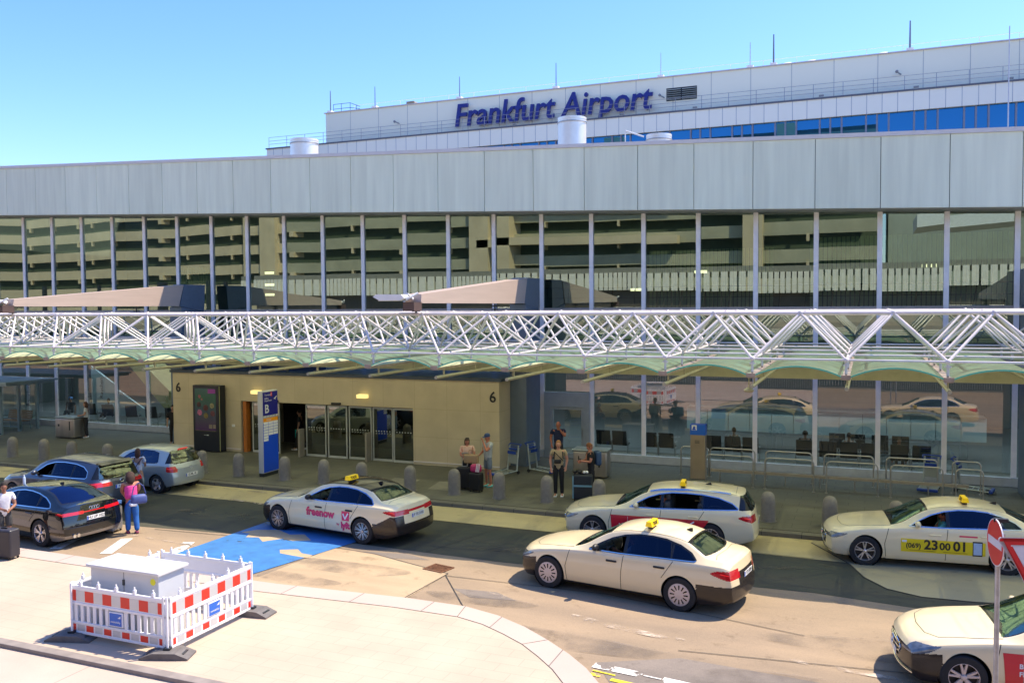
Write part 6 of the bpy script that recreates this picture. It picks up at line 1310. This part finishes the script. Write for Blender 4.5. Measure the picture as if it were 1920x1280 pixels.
    if tank: nd('d', L3(J['che'], J['nek'], .1), .155 * wide); edges = [(0, 1), (1, 2), (2, 3)]
    else:
        nd('d', L3(J['che'], J['nek'], .60), .11); nd('n', L3(J['che'], J['nek'], .9), .068); edges = [(0, 1), (1, 2), (2, 3), (3, 4)]
        for n in 'LR':
            a = nd('s' + n, J['sh' + n], .078); b_ = nd('e' + n, L3(J['sh' + n], J['el' + n], min(1, sleeve + .2)), .068); edges += [(2, a), (a, b_)]
            if sleeve > 1: c_ = nd('w' + n, L3(J['el' + n], J['wr' + n], sleeve - 1), .04); edges.append((b_, c_))
    t_ = skinmesh(nodes, edges); t_.v = [(x, (y - ly * k * .5) * .78 + ly * k * .5 if abs(x) < .2 * k else y, z) for x, y, z in t_.v]
    t_.build('shirt', cm('cloth', top), o, smooth='all')
    nodes = []; edges = []; idx = {}
    nd('p', (0, 0, 1.08), .142 * wide); nd('q', (0, 0, .90), .12 * wide); edges = [(0, 1)]
    for n in 'LR':
        a = nd('h', J['hp' + n], .100 * leg); b_ = nd('t', L3(J['hp' + n], J['kn' + n], .5), .090 * leg); edges += [(1, a), (a, b_)]
        if shorts: c_ = nd('k', L3(J['hp' + n], J['kn' + n], .88), .088 * leg); edges.append((b_, c_))
        else: c_ = nd('k', J['kn' + n], .070 * leg); d_ = nd('c', L3(J['kn' + n], J['an' + n], .45), .066 * leg); e_ = nd('x', L3(J['kn' + n], J['an' + n], 1.04), .060 * leg); edges += [(b_, c_), (c_, d_), (d_, e_)]
    t_ = skinmesh(nodes, edges); t_.v = [(x, y * (.86 if z > .85 * k and not seated else 1), z) for x, y, z in t_.v]; t_.build('shorts' if shorts else 'trousers', cm('cloth', bottom), o, smooth='all')
    for n, s in (('L', 1), ('R', -1)):
        q = sc(J['an' + n]); bz = q[2] - .09 * k
        m = MB(); m.rbox(q[0] - .045 * k, q[0] + .05 * k, q[1] - .19 * k, q[1] + .07 * k, bz, bz + .075 * k, .03); m.v = [(x + s * .02 * max(0, (q[1] - y)), y, z - (.035 if y < q[1] - .1 * k and z > bz + .05 * k else 0)) for x, y, z in m.v]
        m.build('shoe', pm('shoe_%d_%d' % (shoe[0] * 100, shoe[2] * 100), shoe, .6, var=.1), o, smooth='all')
    return o, J, k
R_ = radians
A_ = {}
o, J, k = person('woman in white t-shirt and black trousers standing beside the steel bin', (-33.15, 29.2, 0), R_(-50), 1.68, top=(.62, .62, .62), hair=(.07, .03, .018), hairlen=.30, armL=((.23, -.02, 1.14), (.06, -.24, 1.08)), armR=((-.23, -.02, 1.14), (-.06, -.25, 1.06)), skin=(.45, .24, .16))
o, J, k = person('woman with brown hair in white top and pale blue trousers by the silver hatchback', (-21.25, 20.62, ZR), R_(-150), 1.66, top=(.55, .57, .66), bottom=(.26, .33, .40), hair=(.07, .03, .02), hairlen=.25, leg=1.15, armL=((.23, .03, 1.15), (.24, -.02, .92)), armR=((-.22, -.05, 1.15), (-.15, -.25, 1.10)))
m_ = MB(); m_.tube((-.16, .1, 1.36), (.12, .13, .95), .012); m_.tube((.05, .13, 1.38), (.16, .12, 1.0), .012); m_.rbox(.10, .20, -.05, .18, .80, .98, .03); m_.build('shoulder_bag', pm('bag_navy', (.02, .025, .05), .6), o)
o, J, k = person('woman in pink top and blue jeans bending over a suitcase behind the black saloon', (-18.30, 17.50, ZR), R_(-127), 1.66, skin=(.40, .16, .09), top=(.75, .06, .28), bottom=(.02, .12, .42), hair=(.04, .018, .012), hairlen=.24, hairw=1.45, tank=True, wide=1.12, leg=1.22, lean=.13, head=(0, .5), armL=((.22, -.20, 1.18), (.12, -.40, .98)), armR=((-.22, -.18, 1.18), (-.10, -.40, .95)), shoe=(.25, .05, .1), feet=((.10, -.02), (-.12, .10)))
HB = thing('handbag', 'large blue and white shoulder bag hanging behind the woman in pink', 'bag', (-17.98, 17.45, ZR), R_(60)); bgm = pm('bag_blue', (.06, .09, .27), .55, var=.1)
m_ = MB(); m_.rbox(-.20, .20, -.10, .10, .84, 1.10, .08); m_.v = [(x * (1 + .25 * (1.1 - z)), y, z - .1 * abs(x)) for x, y, z in m_.v]; m_.build('bag_body', bgm, HB, smooth='all'); m_ = MB(); m_.rbox(-.24, -.05, -.09, .09, .79, .88, .04); m_.build('bag_corner', white, HB, smooth='all'); m_ = MB(); m_.path([(-.18, 0, 1.05), (-.12, 0, 1.3), (.0, -.02, 1.40), (.12, 0, 1.3), (.18, 0, 1.08)], .014, 6); m_.build('strap', bgm, HB)
o, J, k = person('man in white t-shirt and dark shorts at the left edge holding a phone', (-19.95, 15.05, -.06), R_(55), 1.70, skin=(.28, .13, .08), top=(.72, .72, .74), bottom=(.05, .05, .05), shorts=True, hair=(.02, .015, .012), armL=((.24, -.06, 1.12), (.12, -.32, 1.06)), armR=((-.22, -.04, 1.12), (-.05, -.30, 1.08)), head=(0, .15))
o, J, k = person('woman in peach top with ponytail looking down beside the black suitcases', (-12.05, 25.45, 0), R_(30), 1.66, skin=(.48, .19, .12), top=(.62, .40, .30), bottom=(.015, .015, .02), hair=(.12, .075, .05), hairlen=.22, hairw=1.1, wide=1.12, head=(0, .5), armL=((.24, -.12, 1.16), (.14, -.34, 1.04)), armR=((-.22, -.10, 1.14), (.02, -.36, 1.02)), shoe=(.05, .05, .05), sleeve=.6)
m_ = MB(); m_.tube((-.06, -.11 * 1, 1.63), (.06, -.11, 1.63), .02); m_.build('sunglasses', black, o)
o, J, k = person('man in grey t-shirt and denim shorts with blue cap, hand on his mouth', (-11.45, 25.78, 0), R_(-30), 1.78, skin=(.46, .17, .10), top=(.42, .45, .45), bottom=(.17, .21, .25), shorts=True, hair=None, cap=(.03, .06, .16), shoe=(.12, .45, .45), wide=1.1, armL=((.20, -.20, 1.20), (.03, -.20, 1.46)), armR=((-.27, .02, 1.14), (-.20, -.20, 1.02)), head=(0, .1))
m_ = MB(); m_.lathe([(.13, .97), (.13, 1.005)], n=16); m_.v = [(x * 1.05, y * .85, z) for x, y, z in m_.v]; m_.build('belt', pm('belt_brown', (.08, .03, .015), .5), o)
o, J, k = person('bald man in dark navy t-shirt standing in front of the side door', (-10.25, 29.35, 0), R_(15), 1.78, skin=(.42, .15, .09), top=(.012, .018, .06), bottom=(.02, .022, .03), hair=None, wide=1.15, armL=((.24, -.14, 1.22), (.05, -.18, 1.47)), armR=((-.28, .03, 1.14), (-.24, -.05, .92)), shoe=(.03, .03, .03))
o, J, k = person('young man in beige t-shirt and black trousers with a cross-body bag', (-8.8, 25.2, 0), R_(15), 1.78, skin=(.50, .24, .17), top=(.40, .31, .19), bottom=(.012, .012, .016), hair=(.28, .14, .06), wide=1.03, armR=((-.25, .02, 1.14), (-.22, -.08, .90)), armL=((.26, .03, 1.14), (.23, -.02, .94)), shoe=(.75, .75, .75))
m_ = MB(); m_.tube((-.12, -.135, 1.42), (.16, -.15, 1.14), .014); m_.rbox(-.13, .09, -.20, -.13, 1.06, 1.19, .03); m_.tube((-.12, -.13, 1.43), (-.13, -.13, 1.18), .016); m_.tube((.13, -.13, 1.43), (.15, -.13, 1.20), .016); m_.build('crossbody_bag', black, o)
m_ = MB(); m_.rbox(-.16, .16, .12, .27, 1.0, 1.42, .05); m_.build('backpack', pm('backpack_grey', (.3, .3, .28), .7), o, smooth='all')
o, J, k = person('teenager in black t-shirt with blue backpack looking at a phone', (-7.85, 25.55, 0), R_(-55), 1.70, skin=(.48, .20, .13), top=(.012, .012, .015), bottom=(.012, .012, .015), hair=(.20, .08, .035), head=(0, .55), lean=.04, armL=((.22, -.10, 1.16), (.08, -.32, 1.16)), armR=((-.22, -.10, 1.16), (-.04, -.32, 1.14)))
m_ = MB(); m_.rbox(-.16, .16, .11, .30, .98, 1.42, .06); m_.build('backpack', pm('backpack_blue', (.03, .07, .16), .7), o, smooth='all'); m_ = MB(); m_.rbox(-.04, .04, -.42, -.40, 1.17, 1.29, .005); m_.build('phone', black, o)
o, J, k = person('person in dark clothes with a teal tote bag walking out of the dark doorway', (-21.75, 29.75, 0), R_(-70), 1.70, top=(.02, .02, .025), bottom=(.02, .02, .02), hair=(.03, .02, .015), feet=((.10, -.18), (-.10, .15)), sleeve=.6)
m_ = MB(); m_.add([(-.02, -.3, .45), (.02, -.3, .45), (.02, -.3, .80), (-.02, -.3, .80), (-.02, .02, .45), (.02, .02, .45), (.02, -.02, .80), (-.02, -.02, .80)], [(0, 1, 2, 3), (4, 5, 6, 7), (0, 1, 5, 4), (1, 2, 6, 5), (2, 3, 7, 6), (3, 0, 4, 7)]); m_.v = [(x - .33, y, z) for x, y, z in m_.v]; m_.path([(-.33, -.22, .80), (-.31, -.12, 1.0), (-.33, -.06, .80)], .008, 5)
TB = m_.build('tote_bag', pm('teal_cloth', (.02, .36, .32), .8), o)
o, J, k = person('person all in black half hidden behind the left corner of the entrance block', (-28.0, 29.2, 0), R_(30), 1.72, top=(.01, .01, .012), bottom=(.01, .01, .01), hair=(.02, .015, .012), sleeve=.9)
# drivers and passengers
def incar(root, s, label, lx, ly_, **kw):
    R = Matrix.Translation(root.location) @ root.rotation_euler.to_matrix().to_4x4(); p = R @ Vector((s.L / 2 - lx, ly_, -.40)); 
    return person(label, tuple(p), root.rotation_euler.z + pi / 2, seated=True, **kw)
wheelarms = dict(armL=((.26, -.22, 1.18), (.14, -.44, 1.26)), armR=((-.20, -.2, 1.14), (-.12, -.44, 1.26)))
incar(ra, sa, 'driver with bare forearm at the wheel of the taxi with pink lettering', 2.62, .38, h=1.70, top=(.02, .025, .03), skin=(.45, .2, .12), **wheelarms)
incar(rb_, sb_, 'driver in dark clothes inside the estate taxi with red banner', 2.62, .38, h=1.72, top=(.02, .02, .02), skin=(.45, .16, .09), **wheelarms)
incar(rc, sc_, 'driver in white shirt reaching to the wheel of the sunlit plain taxi', 2.62, .38, h=1.72, top=(.60, .63, .72), skin=(.30, .12, .07), sleeve=.7, armL=((.25, -.22, 1.14), (.20, -.42, 1.27)), armR=((-.20, -.2, 1.14), (-.12, -.44, 1.26)))
incar(rd_, sd_, 'driver in turquoise shirt inside the taxi with yellow advert', 2.60, .38, h=1.72, top=(.12, .42, .40), skin=(.42, .16, .09), hair=(.03, .02, .02), **wheelarms)
incar(rs_, ss_, 'driver of the dark estate car resting an arm on the open window', 2.55, .40, h=1.78, top=(.03, .03, .04), skin=(.50, .22, .14), armL=((.36, -.12, 1.16), (.52, -.42, 1.13)), armR=((-.2, -.2, 1.14), (-.1, -.44, 1.26)))
# ================================================================ LUGGAGE, TROLLEYS
def suitcase(loc, rz, w, d, h, mat, lab, ribs=False, handle=.35, trim=None, grp=None):
    o = thing('suitcase', lab, 'suitcase', loc, rz, grp)
    m = MB(); m.rbox(-w / 2, w / 2, -d / 2, d / 2, .05, h, .05); 
    if ribs:
        for x in np.arange(-w / 2 + .06, w / 2 - .04, .05): m.rbox(x, x + .02, -d / 2 - .008, d / 2 + .008, .08, h - .04, .008)
        for y in np.arange(-d / 2 + .05, d / 2 - .04, .05): m.rbox(-w / 2 - .008, w / 2 + .008, y, y + .02, .08, h - .04, .008)
    m.build('shell', mat, o)
    m = MB()
    for x in (-w / 2 + .05, w / 2 - .05):
        for y in (-d / 2 + .05, d / 2 - .05): m.tube((x - .012, y, .03), (x + .012, y, .03), .03, n=12)
    m.build('wheels', rubber, o)
    m = MB(); m.rbox(-.09, .09, -.015, .015, h + .0, h + .03, .01)
    if handle: m.tube((-.09, d / 2 - .04, h - .02), (-.09, d / 2 - .04, h + handle), .009); m.tube((.09, d / 2 - .04, h - .02), (.09, d / 2 - .04, h + handle), .009); m.rbox(-.11, .11, d / 2 - .06, d / 2 - .02, h + handle - .01, h + handle + .03, .01)
    m.build('handle', steel if handle else black, o)
    if trim: m = MB(); m.rbox(-w / 2 - .005, w / 2 + .005, -d / 2 - .012, -d / 2 + .01, h * .55, h * .62, .004); m.rbox(-w / 2 - .006, -w / 2 + .03, -d / 2 - .008, d / 2, .08, h - .04, .004); m.build('trim', trim, o)
    return o
bk = pm('suitcase_black', (.010, .010, .012), .5, var=.1, bump=.1)
suitcase((-12.0, 25.12, 0), R_(10), .48, .28, .74, bk, 'larger black suitcase with raised steel handle in front of the woman in peach', handle=.42)
suitcase((-11.5, 24.95, 0), R_(-8), .42, .27, .62, bk, 'smaller black suitcase carrying a pink bag', handle=0)
PB = thing('pink_bag', 'pink bag with white stripes lying on the smaller black suitcase', 'bag', (-11.5, 24.97, .62), R_(-8)); m_ = MB(); m_.rbox(-.20, .17, -.12, .12, .0, .26, .08); m_.v = [(x * (1 - .4 * z), y, z) for x, y, z in m_.v]; m_.build('bag_body', pm('bag_pink', (.42, .02, .12), .6, var=.15), PB, smooth='all'); m_ = MB(); [m_.tube((x, -.125, .04), (x + .04, -.12, .3), .014) for x in (.06, .11, .16)]; m_.build('straps', white, PB)
HBG = thing('handbag', 'tan handbag on the raised handle of the larger black suitcase', 'bag', (-11.78, 25.2, 0), R_(5)); m_ = MB(); m_.rbox(-.24, .24, -.09, .09, .86, 1.14, .04); m_.build('bag_body', pm('tan_leather', (.34, .23, .12), .55, var=.1), HBG, smooth='all'); m_ = MB(); m_.path([(-.1, 0, 1.12), (-.07, 0, 1.28), (.07, 0, 1.28), (.1, 0, 1.12)], .01, 6); m_.build('strap', pm('tan_leather', (.34, .23, .12), .55), HBG)
suitcase((-7.95, 24.98, 0), R_(12), .58, .34, .80, pm('suitcase_navy', (.015, .02, .03), .6, var=.1), 'big dark suitcase with light blue trim in front of the teenager', handle=0, trim=pm('trim_light_blue', (.16, .32, .42), .5))
NP = thing('travel_pillow', 'dark travel pillow and small white headphones on top of the big blue-trimmed suitcase', 'pillow', (-8.02, 24.98, .83), .2); m_ = MB(); 
for a in np.linspace(-2.4, 2.4, 12): m_.ball((.10 * sin(a) - .1, .08 * cos(a), .05), .055, 8, 6)
m_.build('cushion', black, NP, smooth='all'); m_ = MB(); m_.ball((.12, -.05, .04), .045); m_.ball((.2, -.03, .04), .045); m_.tube((.12, -.05, .07), (.2, -.03, .07), .01); m_.build('headphones', white, NP)
suitcase((-18.88, 17.42, ZR), R_(100), .44, .28, .70, pm('suitcase_ribbed_silver', (.33, .33, .35), .4, .4, var=.05), 'grey ribbed hard suitcase between the black saloon and the woman in pink', ribs=True, handle=.15)
BL = thing('folded_jacket', 'blue jacket lying on top of the grey ribbed suitcase', 'jacket', (-18.9, 17.42, ZR + .71), R_(100)); m_ = MB(); m_.rbox(-.25, .2, -.16, .14, 0, .07, .03); m_.rbox(-.18, .26, -.12, .16, .05, .11, .03); m_.build('cloth', pm('jacket_blue', (.03, .1, .3), .8, var=.2, scale=12), BL, smooth='all')
suitcase((-18.98, 14.30, 0), R_(8), .62, .32, .72, pm('suitcase_dark_grey', (.03, .028, .035), .45), 'dark suitcase cut by the left edge of the photo on the bright paving', handle=0)
tb = pm('trolley_blue', (.012, .05, .30), .4); tg = pm('trolley_grey', (.36, .40, .38), .4, .5)
def trolley(loc, rz, lab, tip=0):
    o = thing('luggage_trolley', lab, 'luggage trolley', loc, rz, 'airport luggage trolleys')
    m = MB(); m.path([(-.26, 0, .14), (-.26, -.9, .10)], .025, 8); m.path([(.26, 0, .14), (.26, -.9, .10)], .025, 8)
    for y in np.linspace(-.88, -.05, 6): m.tube((-.26, y, .12), (.26, y, .12), .014)
    m.build('base_frame', tg, o)
    m = MB(); m.path([(-.22, 0, .12), (-.20, .12, 1.0)], .03, 8); m.path([(.22, 0, .12), (.20, .12, 1.0)], .03, 8); m.box(-.2, .2, .05, .09, .35, .75); m.build('back_frame', tg, o)
    m = MB(); m.path([(-.26, .12, .98), (-.26, .20, 1.03), (.26, .20, 1.03), (.26, .12, .98)], .02, 8); m.tube((-.28, .12, .95), (.28, .12, .95), .014); m.build('handle', tb, o)
    m = MB(); m.rbox(-.17, .17, .0, .14, .84, .90, .02); m.box(-.19, .19, -.03, -.01, .70, .80); m.build('basket', tb, o)
    m = MB(); m.rbox(-.30, .30, -.97, -.86, .06, .15, .03); m.build('bumper', tb, o)
    for (x, y) in ((-.24, .05), (.24, .05), (0, -.8)): m = MB(); m.tube((x - .02, y, .06), (x + .02, y, .06), .06, n=14); m.build('wheel', rubber, o)
    return o
trolley((-11.55, 28.1, 0), R_(-20), 'front one of two luggage trolleys between porch and pillar')
trolley((-10.98, 28.75, 0), R_(75), 'second luggage trolley, turned sideways, closer to the pillar than the first')
trolley((1.95, 30.5, 0), R_(-10), 'luggage trolley behind the hoop rails near the right edge')
trolley((2.75, 30.4, 0), R_(75), 'rightmost luggage trolley, turned sideways beyond the narrow hoop rail')
# ================================================================ inside the hall: seats and seated people
sm_ = pm('seat_black_leather', (.012, .014, .018), .4); first = None
def seatrow(xs, y, rz, where):
    global first
    for i, x in enumerate(xs):
        lab = where % ('first', 'second', 'third', 'fourth', 'fifth', 'sixth', 'seventh', 'eighth', 'ninth', 'tenth', 'eleventh', 'twelfth')[i]
        if first is None:
            first = thing('waiting_seat', lab, 'seat', (x, y, 0), rz, 'black waiting seats behind the glass')
            m = MB(); m.rbox(-.29, .29, -.25, .25, .40, .47, .03); m.build('seat', sm_, first)
            m = MB(); m.rbox(-.29, .29, -.03, .03, .45, 1.0, .025); m.v = [(a, b_ - .27 - (c - .45) * .18, c) for a, b_, c in m.v]; m.build('backrest', sm_, first)
            for s in (-1, 1): m = MB(); m.path([(s * .31, -.2, 0), (s * .31, -.2, .62), (s * .31, .2, .62)], .02, 6); m.build('armrest', steel, first)
        else: dup(first, (x, y, 0), rz, lab)
seatrow([-9.6, -8.95, -7.75, -7.1], 33.2, 0, 'black waiting seat behind the glass left of the info post, %s from the left')
seatrow([-5.3, -4.6, -3.95, -2.05, -1.25, -.55, .15, 1.1, 1.8], 33.2, 0, 'black waiting seat behind the hoop rails, front row, %s from the left')
seatrow([-1.0, -.3, .5, 1.2], 34.6, pi, 'black waiting seat in the second row before the counter, %s from the left')
seatrow([-37.4, -36.2, -34.6, -33.3, -32.0, -30.6, -29.2], 33.4, .4, 'black waiting seat behind the glass left of the porch, %s from the left')
def seatp(x, y, label, **kw): return person(label, (x, y, -.40), pi if 'rz' not in kw else kw.pop('rz'), seated=True, **kw)
seatp(-4.6, 33.25, 'seated person in pale shirt with short black hair behind the glass by the info post', h=1.7, top=(.45, .5, .5), hair=(.02, .015, .01))
seatp(-2.05, 33.25, 'seated person in black hood seen from behind through the glass', h=1.7, top=(.01, .01, .01), hair=(.012, .01, .01), hairw=1.2)
seatp(-.55, 33.25, 'seated person in white shirt among the black seats behind the hoop rails', h=1.7, top=(.5, .5, .5), hair=(.04, .03, .03))
seatp(1.1, 33.3, 'seated person with reddish face behind the fourth hoop rail', h=1.6, top=(.12, .14, .16), skin=(.45, .2, .12), hair=(.1, .08, .06), rz=0)
seatp(-39.0, 33.4, 'seated person with bright blue headscarf behind the glass near the bin', h=1.7, top=(.03, .03, .04), hair=(.15, .35, .8), hairw=1.3, rz=.5)
seatp(-36.3, 33.4, 'seated woman in pale jacket behind the standing woman in white', h=1.7, top=(.3, .34, .38), skin=(.1, .05, .03), hair=(.01, .01, .01), rz=.3)
